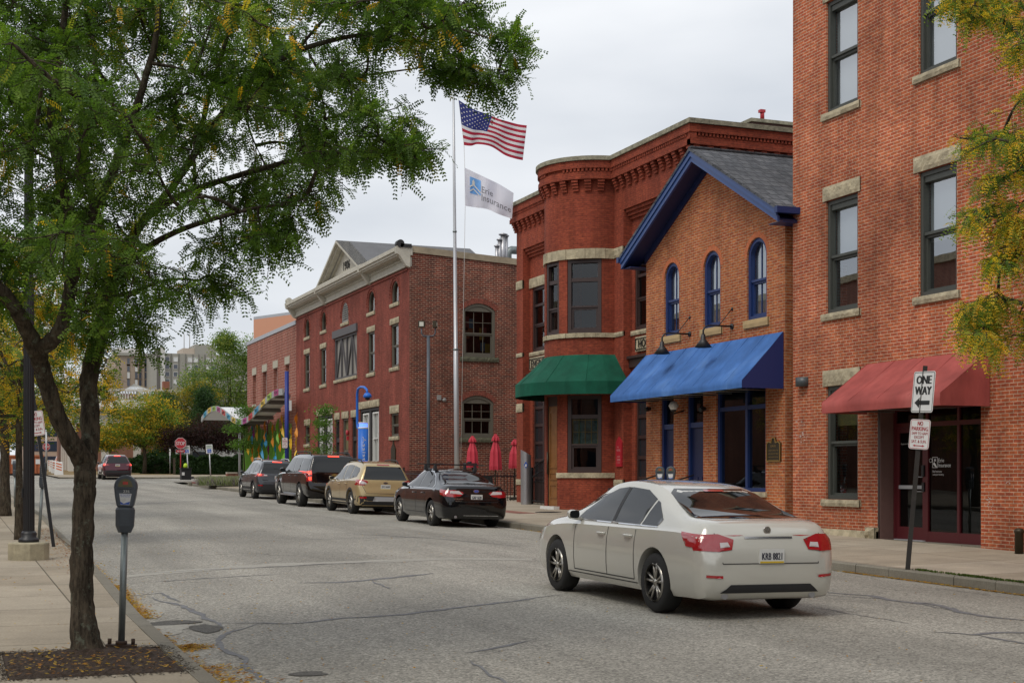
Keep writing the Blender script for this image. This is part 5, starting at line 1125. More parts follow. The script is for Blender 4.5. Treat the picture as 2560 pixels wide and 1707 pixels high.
ap_ = at_d(345, 952, 160); q = MB(); a0, a1 = XY(300, 153), XY(400, 153); q.add([(a0, 153, zb2-.3), (a1, 153, zb2-.3), (a1, 163, zb2-.3), (a0, 163, zb2-.3), ((a0+a1)/2, 158, at_y(345, 952, 153).z)], [(0, 1, 4), (1, 2, 4), (2, 3, 4), (3, 0, 4)])
o = q.build('glazed_roof', mat('skylight', (.62, .66, .7), .25), t); q = MB(); apx = Vector(((a0+a1)/2, 158, at_y(345, 952, 153).z))
for k in range(15): b0 = Vector((a0+(a1-a0)*k/14, 153, zb2-.3)); q.tube([b0, b0.lerp(apx, 1-abs(k-7)/7.001*1.0 if abs(k-7) < 7 else .02) if 0 else b0.lerp(apx, .97)], .03, 4)
q.build('glazing_bars', m_grey, o)
for p0, p1, pt in ((259, 275, 948), (408, 424, 953)): q = MB(); q.box(XY(p0, 152), XY(p1, 152), 152, 153, zt, at_y(p0, pt, 152).z); q.build('chimney', mat('chimney_brick', (.28, .11, .07), .9) if 'chimney_brick' not in D.materials else D.materials['chimney_brick'], t)
# office block down the street on the left
t, fr, x0, x1, zt, Y = farb('tan_office_block', 'tan concrete office block with dark window bands at the far end of the street', 60, 176, 1000, 210, mat('office_tan', (.42, .31, .24), .9, noise=(.3, .05)))
for k in range(4): q = MB(); z = 3.2+k*(zt-3.2)/4.4; q.fb(fr, x0+.5, x1-.3, z, z+1.5, 0, .05); q.build('window_band', paneD, t)
q = MB(); q.fb(fr, x0, x1, zt-2.2, zt, 0, .1); q.build('parapet', mat('maroon_band', (.12, .02, .04), .7), t)
# brick row opposite the camera side (seen mirrored in the windows)
t = thing('opposite_brick_building', 'low brick building across the street, seen only mirrored in window glass', 'building', (-15, 25, 0)); q = MB(); q.box(-30, -14, -12, 58, -.5, 8.2); q.build('wall', M['br_gen'], t); q = MB(); q.box(-30.2, -13.8, -12.2, 58.2, 8.2, 8.6); q.build('roof', M['stone'], t)
for k in range(12): q = MB(); y = -9+k*5.3; q.box(-14.02, -13.97, y, y+1.6, 4.6, 6.8); q.build('window', paneD, t); q = MB(); q.box(-14.02, -13.97, y, y+2.2, 1.0, 3.3); q.build('window', paneD, t)
q = MB(); q.box(-14.1, -13.9, -12, 58, 3.7, 4.0); q.build('stone_band', M['stone'], t)
t = thing('opposite_brick_building', 'taller brick building across the street, seen only mirrored in car panels', 'building', (-15, 75, 0)); q = MB(); q.box(-32, -14, 61, 100, -.5, 13.2); q.build('wall', M['br_gen'], t); q = MB(); q.box(-32.2, -13.8, 60.8, 100.2, 13.2, 13.6); q.build('roof', M['stone'], t)
for k in range(6): q = MB(); y = 63+k*4.5; q.box(-14.02, -13.97, y, y+1.6, 6.6, 8.8); q.build('window', paneD, t)
for nm, lb, bx, mm in (('opposite_brick_building', 'plain brown building added unseen beyond the crossing for car panels to reflect', (-36, -9.5, 124, 205, 0, 13), 'br_gen'), ('reflection_block_behind_viewer', 'plain dark block added unseen behind the viewer to darken reflections', (-70, 70, -75, -62, -2, 11), 'drab'), ('reflection_block_right', 'plain dark block added unseen on the nearer right pavement for reflections', (17.9, 40, -40, 7.4, -1, 11), 'drab')):  # plain unseen blocks added for car paint and glass to reflect
    t = thing(nm, lb, 'building', (bx[0], bx[2], 0)); q = MB(); q.box(*bx[:4], bx[4], bx[5]); q.build('wall', M[mm], t); q = MB(); q.box(bx[0]-.2, bx[1]+.2, bx[2]-.2, bx[3]+.2, bx[5], bx[5]+.4); q.build('roof', M['coping'], t)
# block peeking over the gabled house
p_ = at_d(1940, 325, 60); t = thing('roof_house', 'dark brick rooftop house with red fitting peeking over the engine house coping', 'rooftop structure', (p_.x, p_.y, 11)); x0, x1 = at_y(1880, HY, p_.y).x, at_y(2010, HY, p_.y).x
q = MB(); q.box(x0, x1, p_.y, p_.y+5, 5, at_y(1940, 311, p_.y).z); q.build('wall', mat('dark_brick_flat', (.08, .04, .035), .9), t); q = MB(); z = at_y(1940, 311, p_.y).z; q.box(x0-.1, x1, p_.y-.1, p_.y+5, z, z+.14); q.build('coping', M['coping'], t)
q = MB(); xx = at_y(1912, HY, p_.y).x; q.cyl((xx, p_.y+.2, z+.2), .09, .35, 8); q.box(xx-.14, xx+.1, p_.y+.1, p_.y+.3, z+.48, z+.6); q.build('fitting', M['signred'], t)
# ---------------------------------------------------------------- street furniture
def lean_rot(ang_right, ang_fwd=0):   # lean to the right of the picture / away from the camera
    m = Matrix.Rotation(ang_right, 3, Vector((SA, CA, 0))) @ Matrix.Rotation(-ang_fwd, 3, Vector((CA, -SA, 0)))
    return m.to_euler()
def lfr(deg, n0=(0, 0, 0)):   # local frame, normal turned deg from -Y toward -X
    a = math.radians(deg); n = Vector((-math.sin(a), -math.cos(a), 0)); r = Vector((math.cos(a), -math.sin(a), 0)); return Fr(n0, r, n)
def rrect(u0, u1, z0, z1, r, s=4):
    o = []
    for cx, cz, a0 in ((u1-r, z0+r, -90), (u1-r, z1-r, 0), (u0+r, z1-r, 90), (u0+r, z0+r, 180)):
        for k in range(s+1): a = math.radians(a0+90*k/s); o.append((cx+r*math.cos(a), cz+r*math.sin(a)))
    return o
def plate(par, fr, u0, u1, z0, z1, col, n=.0, bord=None, rad=.04, name='sign_plate', th=.004):
    q = MB(); o = rrect(u0, u1, z0, z1, rad); q.prism([fr.p(a, b, n-th) for a, b in o], [fr.p(a, b, n) for a, b in o]); p = q.build(name, M[col], par)
    if bord: q = MB(); ringprism(q, fr, inset(o, bord[1]), bord[2], n+.0005, n+.0015); q.build('border', M[bord[0]], p)
    return p
def octagon(r): return [(r*math.cos(math.radians(22.5+45*k)), r*math.sin(math.radians(22.5+45*k))) for k in range(8)]
def stop(par, fr, zc, r=.41, txt='STOP'):
    q = MB(); q.prism([fr.p(a, zc+b, -.004) for a, b in octagon(r)], [fr.p(a, zc+b, 0) for a, b in octagon(r)]); p = q.build('stop_plate', M['signred'], par)
    q = MB(); ringprism(q, fr, [(a, zc+b) for a, b in octagon(r*.985)], .02, .001, .002); text(q, txt, fr, 0, zc, r*1.45, r*.62, .003, .006); q.build('lettering', M['signwhite'], p)
def noparking(par, fr, zc, w=.305, h=.457, small=False, a='NO'):
    p = plate(par, fr, -w/2, w/2, zc-h/2, zc+h/2, 'signwhite', 0, ('signred', .01, .006)); q = MB(); s = h/.457
    text(q, a, fr, 0, zc+.165*s, .08*s, .065*s, .003, .0025); text(q, 'PARKING', fr, 0, zc+.085*s, w*.8, .062*s, .003, .002)
    text(q, '2AM TO 6AM', fr, 0, zc+.015*s, w*.78, .042*s, .003, .001); text(q, 'EXCEPT', fr, 0, zc-.045*s, w*.48, .042*s, .003, .001); text(q, 'SAT. & SUN.', fr, 0, zc-.11*s, w*.74, .045*s, .003, .001)
    zz = zc-.175*s; q.fb(fr, -.06, .06, zz-.006, zz+.006, .002, .0035)
    for sg in (-1, 1): q.add([fr.p(sg*.09, zz, .0035), fr.p(sg*.055, zz+.017, .0035), fr.p(sg*.055, zz-.017, .0035)], [(0, 1, 2)])
    q.build('lettering', M['signred'], p); q = MB(); q.tube([fr.p(0, zc+h*.38, 0), fr.p(0, zc+h*.38, .008)], .008, 6); q.build('bolt', M['black'], p)
# leaning post with ONE WAY and NO PARKING
b = Vector((0, 0, 0)); d0 = 21.7; b = at_d(2270, 1418, d0); tp = at_d(2313, 922, d0); lean = math.atan((2313-2270)/(1418-922))
S = thing('sign_post', 'leaning dark post carrying a one way sign above a no parking sign', 'sign', b, rot=lean_rot(lean), local=True)
H_ = (tp-b).length; q = MB(); fr = lfr(35); q.fb(fr, -.028, .028, -.1, H_+.05, -.03, -.022); q.fb(fr, -.034, -.026, -.1, H_+.05, -.055, -.02); q.fb(fr, .026, .034, -.1, H_+.05, -.055, -.02); q.fb(fr, -.036, .036, -.1, .42, -.075, -.056); q.build('post', mat('rusty_post', (.02, .016, .013), .6, noise=(8, .3)), S)
fo = lfr(84); zo = (1418-981)*d0/3555+.02; p = plate(S, fo, -.228, .228, zo-.315, zo+.315, 'signwhite', .0, ('signblack', .013, .009), .035)
q = MB(); text(q, 'ONE', fo, 0, zo+.185, .31, .125, .003, .010); text(q, 'WAY', fo, 0, zo+.02, .34, .125, .003, .010)
zz = zo-.165; q.fb(fo, -.08, .155, zz-.032, zz+.032, .002, .004); q.add([fo.p(-.165, zz, .004), fo.p(-.06, zz+.08, .004), fo.p(-.06, zz+.03, .004), fo.p(-.06, zz-.03, .004), fo.p(-.06, zz-.08, .004)], [(0, 1, 4), (1, 2, 3)]); q.build('lettering', M['signblack'], p)
noparking(S, lfr(52), (1418-1084)*d0/3555)
# parking meters
def head_outline():
    o = [(-.07, 0), (.07, 0), (.088, .09), (.098, .17)]; o += [(.098*math.cos(math.radians(a)), .175+.105*math.sin(math.radians(a))) for a in range(0, 181, 15)]; return o+[(-.098, .17), (-.088, .09)]
def meter(loc, label, poleh, rot=(0, 0, 0), face=0, num=None, twin=False, group='parking meters along the kerb'):
    S = thing('parking_meter', label, 'parking meter', loc, group, rot, local=True)
    q = MB(); q.cyl((0, 0, 0), .03, poleh, 14); q.build('pole', M['galv'], S)
    if num: q = MB(); f0 = lfr(face); q.fb(f0, -.13, .13, 0, .03, -.05, .05); q.cyl((0, 0, .03), .05, .03, 12); [q.cyl(f0.p(s*.1, .03, 0), .018, .05, 6) for s in (-1, 1)]; q.build('base_flange', mat('rusty_iron', (.06, .035, .022), .8, noise=(30, .4)), S)
    for s in ((-.115, .115) if twin else (0,)):
        fr = lfr(face); fr.o = fr.o+fr.r*s; z0 = poleh
        q = MB(); sec = [(.055, 0, .045), (.078, .06, .06), (.082, .2, .065), (.070, .225, .058)]; n = 8
        vs = []
        for hw, z, hd in sec:
            for (a, b) in ((-hw*.55, hd), (hw*.55, hd), (hw, hd*.45), (hw, -hd*.45), (hw*.55, -hd), (-hw*.55, -hd), (-hw, -hd*.45), (-hw, hd*.45)): vs.append(fr.p(a, z0-.02+z, b))
        fs = [(i*n+k, i*n+(k+1) % n, (i+1)*n+(k+1) % n, (i+1)*n+k) for i in range(len(sec)-1) for k in range(n)]+[tuple(range(n)), tuple(3*n+k for k in range(n))]
        q.add(vs, fs); q.build('vault', M['gunmetal'], S, bevel=.006)
        zh = z0+.205; ho = head_outline(); q = MB(); q.prism([fr.p(a, zh+b, -.06) for a, b in ho], [fr.p(a, zh+b, .06) for a, b in ho]); hd = q.build('head', M['gunmetal'], S, bevel=.014)
        wo = [(.062*math.cos(math.radians(a)), zh+.175+.075*math.sin(math.radians(a))) for a in range(0, 181, 15)]
        for n_ in (.061, -.0615):
            q = MB(); q.add([fr.p(a, b, n_+(.001 if n_ > 0 else -.001)) for a, b in wo], [tuple(range(len(wo)))]); q.build('display_window', mat('meter_window', (.14, .13, .075), .15, spec=.8) if 'meter_window' not in D.materials else D.materials['meter_window'], hd)
        q = MB(); q.fb(fr, -.022, .022, zh+.197, zh+.222, .0625, .064); q.build('red_flag', mat('meter_red', (.45, .05, .035), .5) if 'meter_red' not in D.materials else D.materials['meter_red'], hd)
        q = MB(); q.fb(fr, -.06, .06, zh+.162, zh+.174, .058, .072); q.build('rim', M['gunmetal'], hd)
        if num or twin:
            q = MB(); q.prism([fr.p(a, zh+b, .0605) for a, b in ((-.05, .118), (.055, .118), (.04, .02), (-.035, .02))], [fr.p(a, zh+b, .0625) for a, b in ((-.05, .118), (.055, .118), (.04, .02), (-.035, .02))]); st = q.build('sticker', M['signwhite'], hd)
            q = MB(); q.add([fr.p(a, zh+b, .0633) for a, b in ((-.042, .05), (-.01, .03), (.043, .05), (.038, .023), (-.033, .023))], [(0, 1, 4), (1, 2, 3), (1, 3, 4)]); 
            if num: text(q, 'USE THIS METER', fr, .002, zh+.107, .09, .011, .0634); text(q, 'PAY BY PHONE', fr, .002, zh+.092, .075, .009, .0634)
            q.build('sticker_print', M['signblue'], st); q = MB(); q.add([fr.p(a, zh+b, .0640) for a, b in ((-.03, .06), (.0, .08), (.012, .06), (-.015, .04))], [(0, 1, 2, 3)]); q.build('sticker_print', M['plate'], st)
        if num: q = MB(); text(q, num, fr, .01, zh+.138, .05, .02, .0625, .001); q.build('number', M['signwhite'], hd)
    return S
m0 = Vector((*on_g(303, 1618, .06).xy, 0)); m0.z = lwalk(m0.y); meter(m0, 'near parking meter numbered 235 on a galvanised pole beside the tree bed', 1.03, lean_rot(.03), 12, '235')
m1 = on_g(97, 1348, .06); m1.z = lwalk(m1.y); meter(m1, 'leaning grey parking meter seen side on behind the perforated sign post', 1.05, lean_rot(.065), 100)
m2 = on_g(37, 1267, .06); m2.z = lwalk(m2.y); meter(m2, 'distant parking meter with a yellow edge between the thin street trees', 1.0, lean_rot(.0), 100)
m3 = at_x(1664, 1300, 14.0); m3.z = rwalk(14, m3.y); meter(m3, 'twin headed parking meter on the right pavement in front of the blue doors', 1.02, (0, 0, 0), 38, None, True)
# lamp post
l0 = on_g(72, 1398, .06); l0.z = lwalk(l0.y); LP = thing('street_lamp', 'black street lamp post on an octagonal concrete base beside the near tree', 'street lamp', l0)
q = MB(); q.lathe([(.32, -.2), (.32, .26), (.30, .28), (0, .28)], tuple(l0), 8, sm=False); q.build('concrete_base', M['base_conc'], LP, bevel=.012)
q = MB(); q.lathe([(.155, .28), (.165, .30), (.15, .34), (.12, .36), (.125, .42), (.1, .46)], tuple(l0), 16); q.build('shoe', M['black'], LP)
q = MB(); n = 16; vs = []; hs = [(.40, .092), (1.5, .088), (3.5, .084), (5.6, .074), (7.2, .066)]
for h, r_ in hs:
    for k in range(n*2): a = math.pi*k/n; rr = r_*(1 if k % 2 else .92); vs.append((l0.x+rr*math.cos(a), l0.y+rr*math.sin(a), l0.z+h))
q.add(vs, [(i*2*n+k, i*2*n+(k+1) % (2*n), (i+1)*2*n+(k+1) % (2*n), (i+1)*2*n+k) for i in range(len(hs)-1) for k in range(2*n)]); q.build('pole', M['black'], LP)
q = MB(); q.lathe([(.06, 7.2), (.12, 7.3), (.2, 7.5), (.16, 7.85), (.05, 8.0), (0, 8.1)], tuple(l0), 16); q.build('lantern', M['cream'], LP)
q = MB(); q.box(l0.x-.11, l0.x-.085, l0.y-.03, l0.y+.03, l0.z+1.0, l0.z+1.15); q.build('cover', M['black'], LP)
# leaning perforated post with sign on the left
b = on_g(134, 1366, .06); b.z = lwalk(b.y); d0 = 24.9; S = thing('sign_post', 'perforated black post leaning left with a parking sign beside the lamp post', 'sign', b, rot=lean_rot(-math.atan(38/282)), local=True)
q = MB(); q.box(-.03, .03, -.03, .03, -.1, 3.1); q.build('post', M['black'], S)
fr = lfr(22); q = MB()
for k in range(52): q.fb(fr, -.045+.02, -.045+.034, .1+k*.036, .112+k*.036, .0, .034)
q.build('post_holes', mat('holes_grey', (.35, .34, .3), .8), S)
fs_ = lfr(25); fs_.o = fs_.o+fs_.n*.05; noparking(S, fs_, 2.28, .305, .457)
# flagpole and flags
fb = at_d(1143, 1200, 51); fb.z = rwalk(17, fb.y); top = at_d(1133, 165, 51)
FP = thing('flagpole', 'tall silver flagpole behind the parked black sedan', 'flagpole', fb); q = MB(); q.tube([fb, fb.lerp(top, .35), fb.lerp(top, .351), fb.lerp(top, .7), top], [.095, .085, .07, .055, .035], 14); q.build('pole', M['alu'], FP)
for t, r_ in ((.35, .1), (.62, .075)): q = MB(); q.tube([fb.lerp(top, t-.002), fb.lerp(top, t+.002)], r_, 14); q.build('collar', M['galv'], FP)
q = MB(); q.lathe([(.16, 0), (.16, .05), (.1, .2)], tuple(fb), 16); q.build('collar', M['galv'], FP)
q = MB(); q.lathe([(0, .3), (.1, .26), (.14, .15), (.1, .04), (0, 0)], tuple(top), 14); q.build('finial', M['gold'], FP)
hx = [at_d(1140, 215, 50.9), at_d(1146.6, 250, 50.9), at_d(1160, 363, 50.9), at_d(1161.8, 419, 50.9), at_d(1163, 515, 50.9), at_d(1152, 1150, 50.8)]
q = MB(); q.tube(hx, .009, 5); q.build('halyard', M['white'], FP)
def catm(P, t):
    n = len(P)-1; x = t*n; i = min(int(x), n-1); f = x-i; p0, p1, p2, p3 = [Vector(P[max(0, min(n, j))]) for j in (i-1, i, i+1, i+2)]
    return .5*((2*p1)+(p2-p0)*f+(2*p0-5*p1+4*p2-p3)*f*f+(3*p1-p0-3*p2+p3)*f**3)
def flagf(topc, botc, d, amp, ph):
    def f(u, v, off=0):
        a, b_ = catm(topc, u), catm(botc, u); p = a.lerp(b_, v); p.y += math.sin(v*math.pi)*math.sin(u*5+ph)*amp*12
        w_ = math.sin(u*8.5-v*2.4+ph)*amp*min(1, u*4)+math.sin(u*17+v*3+ph)*amp*.35*min(1, u*3)
        q = at_d(p.x, p.y, d+w_*2.6); return q-Vector((SA, CA, 0))*off
    return f
ff = flagf([(1146.6, 250.4), (1183, 273), (1219, 286), (1245, 297), (1269, 304), (1295, 311), (1317, 314)], [(1160, 363.5), (1178, 365), (1195, 361), (1228, 367), (1262, 388), (1288, 397), (1307, 401)], 50.7, .075, .6)
FO = ff(0, .5); US = thing('national_flag', 'red white and blue striped flag with white stars flying from the flagpole', 'flag', FO)
nu, nv = 60, 39; me = D.meshes.new('cloth'); vs = [ff(i/nu, j/nv)-FO for j in range(nv+1) for i in range(nu+1)]; fs = []; mi = []
for j in range(nv):
    for i in range(nu):
        fs.append((j*(nu+1)+i, j*(nu+1)+i+1, (j+1)*(nu+1)+i+1, (j+1)*(nu+1)+i)); st = j//3; mi.append(2 if (i/nu < .40 and st < 7) else (0 if st % 2 == 0 else 1))
me.from_pydata(vs, [], fs); [me.materials.append(x) for x in (thin(mat('flag_red', (.42, .02, .05), .8)), thin(mat('flag_white', (.74, .73, .74), .8)), thin(mat('flag_blue', (.035, .045, .2), .8)))]
me.polygons.foreach_set('material_index', mi); me.polygons.foreach_set('use_smooth', [True]*len(fs)); o = D.objects.new('cloth', me); COL.objects.link(o); o.parent = US; ORG[o.name] = FO
q = MB()
for r_ in range(9):
    for c_ in range(6 if r_ % 2 == 0 else 5):
        u = .4*(c_*2+(1 if r_ % 2 == 0 else 2))/12; v = 7/13*(r_+1)/10
        for sg in (1, -1): q.add([ff(u, v, sg*.012)]+[ff(u+(.0115 if k % 2 == 0 else .005)*math.sin(k*math.pi/5), v-(.021 if k % 2 == 0 else .009)*math.cos(k*math.pi/5), sg*.012) for k in range(10)], [(0, k+1, (k+1) % 10+1) for k in range(10)])
q.build('stars', M['white'], US, recalc=False)
fe = flagf([(1161.8, 419.5), (1190, 433), (1221, 447.6), (1252, 463), (1284, 483)], [(1163, 515), (1190, 519), (1219, 523.5), (1250, 537), (1280, 547)], 50.6, .07, 2.2)
EO = fe(0, .5); EF = thing('company_flag', 'white flag with blue house logo and grey lettering below the striped flag', 'flag', EO)
q = MB(); q.add([fe(i/40, j/20) for j in range(21) for i in range(41)], [(j*41+i, j*41+i+1, (j+1)*41+i+1, (j+1)*41+i) for j in range(20) for i in range(40)], True); q.build('cloth', thin(mat('flag_pale', (.82, .82, .9), .8)), EF, recalc=False)
def onflag(q, geo, u0, u1, v0, v1, off=.014):
    vs, fs = geo; xs = [v[0] for v in vs]; ys = [v[1] for v in vs]; x0, x1, y0, y1 = min(xs), max(xs), min(ys), max(ys)
    q.add([fe(u0+(x-x0)/(x1-x0)*(u1-u0), v1+(y-y0)/(y1-y0)*(v0-v1), off) for x, y, *_ in vs], fs)
q = MB(); onflag(q, text_geo('Erie'), .37, .60, .33, .53); onflag(q, text_geo('Insurance'), .37, .95, .57, .78); q.build('lettering', mat('flag_grey', (.2, .2, .22), .8), EF, recalc=False)
q = MB(); g4 = lambda pts: (pts, [tuple(range(len(pts)))])
q.add([fe(.13+.22*i/4, .17+.46*j/4, .014) for j in range(5) for i in range(5)], [(j*5+i, j*5+i+1, (j+1)*5+i+1, (j+1)*5+i) for j in range(4) for i in range(4)]); q.build('logo', mat('logo_blue', (.17, .40, .8), .8), EF, recalc=False)
q = MB()
def ln(pts, w_): 
    for (a, b_) in zip(pts[:-1], pts[1:]): q.add([fe(a[0], a[1]-w_, .022), fe(b_[0], b_[1]-w_, .022), fe(b_[0], b_[1]+w_, .022), fe(a[0], a[1]+w_, .022)], [(0, 1, 2, 3)])
ln([(.125, .45), (.2, .37), (.35, .55)], .022); ln([(.125, .57), (.2, .49), (.33, .64)], .02)
q.add([fe(a, b, .022) for a, b in ((.175, .37), (.175, .28), (.2, .22), (.225, .28), (.225, .37))], [(0, 1, 2, 3, 4)]); q.build('logo_house', M['white'], EF, recalc=False)
# floodlight pole
f0 = at_d(1071, 1200, 54); f0.z = rwalk(17, f0.y); zt = at_d(1071, 840, 54).z; FLP = thing('floodlight_pole', 'dark pole with a yoke of two floodlights left of the flagpole', 'floodlight', f0); R_ = Vector((CA, -SA, 0))
q = MB(); q.tube([f0, Vector((f0.x, f0.y, zt))], .062, 10); q.build('pole', M['gunmetal'], FLP); tpp = Vector((f0.x, f0.y, zt))
q = MB(); q.tube([tpp-R_*.26+Vector((0, 0, .3)), tpp-R_*.26+Vector((0, 0, .1)), tpp-R_*.18, tpp, tpp+R_*.18, tpp+R_*.26+Vector((0, 0, .1)), tpp+R_*.26+Vector((0, 0, .3))], .028, 8); q.build('yoke', M['gunmetal'], FLP)
for s, turn in ((-1, 0), (1, 1.2)):
    c = tpp+R_*.26*s+Vector((0, 0, .45)); fr = lfr(22 if s < 0 else -60, c); q = MB(); q.fb(fr, -.13, .13, -.13, .13, -.08, .06); o = q.build('floodlight', M['bronze'], FLP, bevel=.01); q = MB(); q.fb(fr, -.08, .08, -.08, .08, .061, .066); q.build('lens', mat('lens_pale', (.6, .6, .52), .3) if 'lens_pale' not in D.materials else D.materials['lens_pale'], o)
# blue call post
c0 = at_x(908, 1200, 15.2); c0.z = rwalk(15.2, c0.y); zt = at_x(908, 1072, 15.2).z; CP = thing('emergency_call_post', 'bright blue emergency call post with lit blue beacon and hooked camera arm', 'call post', c0)
q = MB(); q.cyl(c0, .205, zt-c0.z, 24); q.build('column', M['bluecall'], CP); q = MB(); q.cyl((c0.x, c0.y, zt), .2, .07, 24); q.cyl((c0.x, c0.y, zt+.22), .2, .04, 24); q.build('lamp_ring', M['white'], CP); q = MB(); q.cyl((c0.x, c0.y, zt+.07), .17, .15, 20); q.build('beacon', M['bluelamp'], CP)
L_ = [at_x(x, y, 15.3) for x, y in ((899, 1074), (894, 1068), (893, 1055), (893, 985), (895, 972), (902, 967), (911, 968), (917, 974), (918.5, 984))]; q = MB(); q.tube(L_, .05, 10); q.build('arm', M['bluecall'], CP)
cc_ = at_x(918.5, 990, 15.3); q = MB(); q.lathe([(0, .14), (.1, .12), (.17, .02), (.16, -.06), (.0, -.06)], tuple(cc_), 16); q.build('camera_hood', M['bluecall'], CP); q = MB(); q.lathe([(.1, -.06), (.09, -.13), (0, -.17)], tuple(cc_), 14); q.build('camera_dome', M['black'], CP)
q = MB(); vs, fs = text_geo('Assistance'); xs = [v[0] for v in vs]; ys = [v[1] for v in vs]; x0, x1, y0, y1 = min(xs), max(xs), min(ys), max(ys)
q.add([(c0.x+.208*math.sin(t_), c0.y-.208*math.cos(t_), zt-.30-(v[0]-x0)/(x1-x0)*1.7) for v in vs for t_ in (-.37+.30+((v[1]-y0)/(y1-y0)-.5)*.62,)], fs); q.build('lettering', M['signwhite'], CP, recalc=False)
# dark blue post with small sign
c0 = at_x(717, 1215, 15.2); c0.z = rwalk(15.2, c0.y); zt = at_x(717, 928, 15.2).z; BP = thing('banner_post', 'plain dark blue post with a small white notice in front of the wavy canopy', 'post', c0); q = MB(); q.cyl(c0, .1, zt-c0.z, 14); q.build('post', M['bluepost'], BP)
zc = at_x(714, 1107, 15.2).z; fr = lfr(20, (c0.x-.08, c0.y, 0)); fr.o = fr.o+fr.n*.12; noparking(BP, fr, zc, .26, .5)
q = MB(); q.box(c0.x+.1, c0.x+.2, c0.y-.15, c0.y+.05, zt-1.9, zt-1.4); q.build('bracket', M['white'], BP)
# silver cylinder pylon
c0 = at_x(1314.5, 1256, 18.45); c0.z = rwalk(18, c0.y); PY = thing('silver_pylon', 'silver slanted top cylinder pylon beside the engine house door', 'pylon', c0); q = MB(); n = 28; r_ = .175; vs = []
for z in (0, None):
    for k in range(n): a = 2*math.pi*k/n; x, y = r_*math.cos(a), r_*math.sin(a); lat = x*CA-y*SA; vs.append((c0.x+x, c0.y+y, c0.z+(0 if z == 0 else 1.78-lat*.55)))
q.add(vs, [(k, (k+1) % n, n+(k+1) % n, n+k) for k in range(n)], True); q.build('body', M['steel'], PY); q = MB(); q.add(vs[n:]+[tuple(Vector(v)-Vector((0, 0, .02))) for v in vs[n:]], [tuple(range(n))]); q.build('cap', mat('pylon_cap', (.3, .31, .33), .4), PY)
fr = lfr(22, (c0.x, c0.y, 0)); q = MB(); q.prism([fr.p(a, c0.z+1.35+b, .172) for a, b in ((0, -.12), (.07, 0), (0, .12), (-.07, 0))], [fr.p(a, c0.z+1.35+b, .185) for a, b in ((0, -.12), (.07, 0), (0, .12), (-.07, 0))]); q.build('emblem', M['signblue'], PY); q = MB(); q.fb(fr, -.03, .03, c0.z+1.29, c0.z+1.38, .186, .188); q.build('emblem_print', M['signwhite'], PY)
# closed umbrellas
def umbrella(px, pt, pb, d, label):
    b = at_d(px, 1240, d); b.z = rwalk(19, b.y); zt, zb = at_d(px, pt, d).z, at_d(px, pb, d).z; U = thing('patio_umbrella', label, 'umbrella', b, 'closed red patio umbrellas')
    h = zt-zb
    for nm, prof in (('canopy', ((0, 0, .25), (.10, .17, .22), (.5, .8, .16), (.9, 1.0, .12), (1.0, .93, .15))), ('top_vent', ((-.0, .12, .4), (.12, .5, .3), (.2, .56, .3)))):
        q = MB(); n = 32; vs = []
        for t, rr, am in prof:
            for k in range(n): a = 2*math.pi*k/n; r0 = rr*.23*(1+am*(1 if k % 4 == 0 else -.4 if k % 2 == 0 else 0)); vs.append((b.x+r0*math.cos(a), b.y+r0*math.sin(a), zt-t*h-(.03*(k % 4 == 0) if t > .85 else 0)+(.012 if nm == 'top_vent' else 0)))
        q.add(vs, [(i*n+k, i*n+(k+1) % n, (i+1)*n+(k+1) % n, (i+1)*n+k) for i in range(len(prof)-1) for k in range(n)], False); q.build(nm, M['umbrella'], U)
    q = MB(); q.cyl((b.x, b.y, b.z), .022, zt-b.z+.03, 8); q.lathe([(.22, 0), (.22, .05), (.05, .08)], tuple(b), 14); q.build('pole', M['bronze'], U)
umbrella(1181, 1090, 1168, 55, 'closed red patio umbrella nearest the flagpole'); umbrella(1239, 1085, 1174, 53, 'middle closed red patio umbrella, the widest of three'); umbrella(1287, 1098, 1170, 54, 'closed red patio umbrella beside the engine house corner')
# patio fence, gate, table and chairs
def ironfence(name, label, a, b, zf, h=1.05, sp=.13, arch=0):
    a, b = Vector(a), Vector(b); t = thing(name, label, 'gate' if 'gate' in name else 'fence', (a.x, a.y, zf(a.y))); L_ = (b-a).length; n = int(L_/sp); q = MB()
    for k in range(n+1):
        p = a.lerp(b, k/n); hh = h+arch*math.sin(math.pi*k/n); z = zf(p.y); q.box(p.x-.009, p.x+.009, p.y-.009, p.y+.009, z, z+hh)
        if arch: q.tube([(p.x, p.y, z+hh), (p.x-.02, p.y, z+hh+.09)], [.03, .004], 5); q.tube([(p.x, p.y, z+.75), (p.x-.02, p.y, z+.82)], [.025, .004], 5)
    q.build('bars', M['black'], t); q = MB()
    for hh in (.12, .92): q.tube([Vector((p.x, p.y, zf(p.y)+hh+(arch*.8*math.sin(math.pi*k/12) if hh > .5 else 0))) for k in range(13) for p in (a.lerp(b, k/12),)], .02, 6)
    q.build('rails', M['black'], t); q = MB()
    for p in (a, b): q.box(p.x-.03, p.x+.03, p.y-.03, p.y+.03, zf(p.y), zf(p.y)+h+.12)
    q.build('posts', M['black'], t); return t
zf = lambda y: rwalk(18, y)
ironfence('iron_fence', 'black iron railing in front of the patio chairs', (17.3, 49, 0), (19.9, 49, 0), zf); ironfence('iron_fence', 'black iron railing along the pavement edge of the patio behind the sedan', (17.3, 49.1, 0), (17.3, 55.6, 0), zf)
ironfence('iron_gate', 'arched black iron gate with ornamental tips beside the silver pylon', (18.75, 45.4, 0), (18.75, 42.6, 0), zf, 1.15, .12, .35)
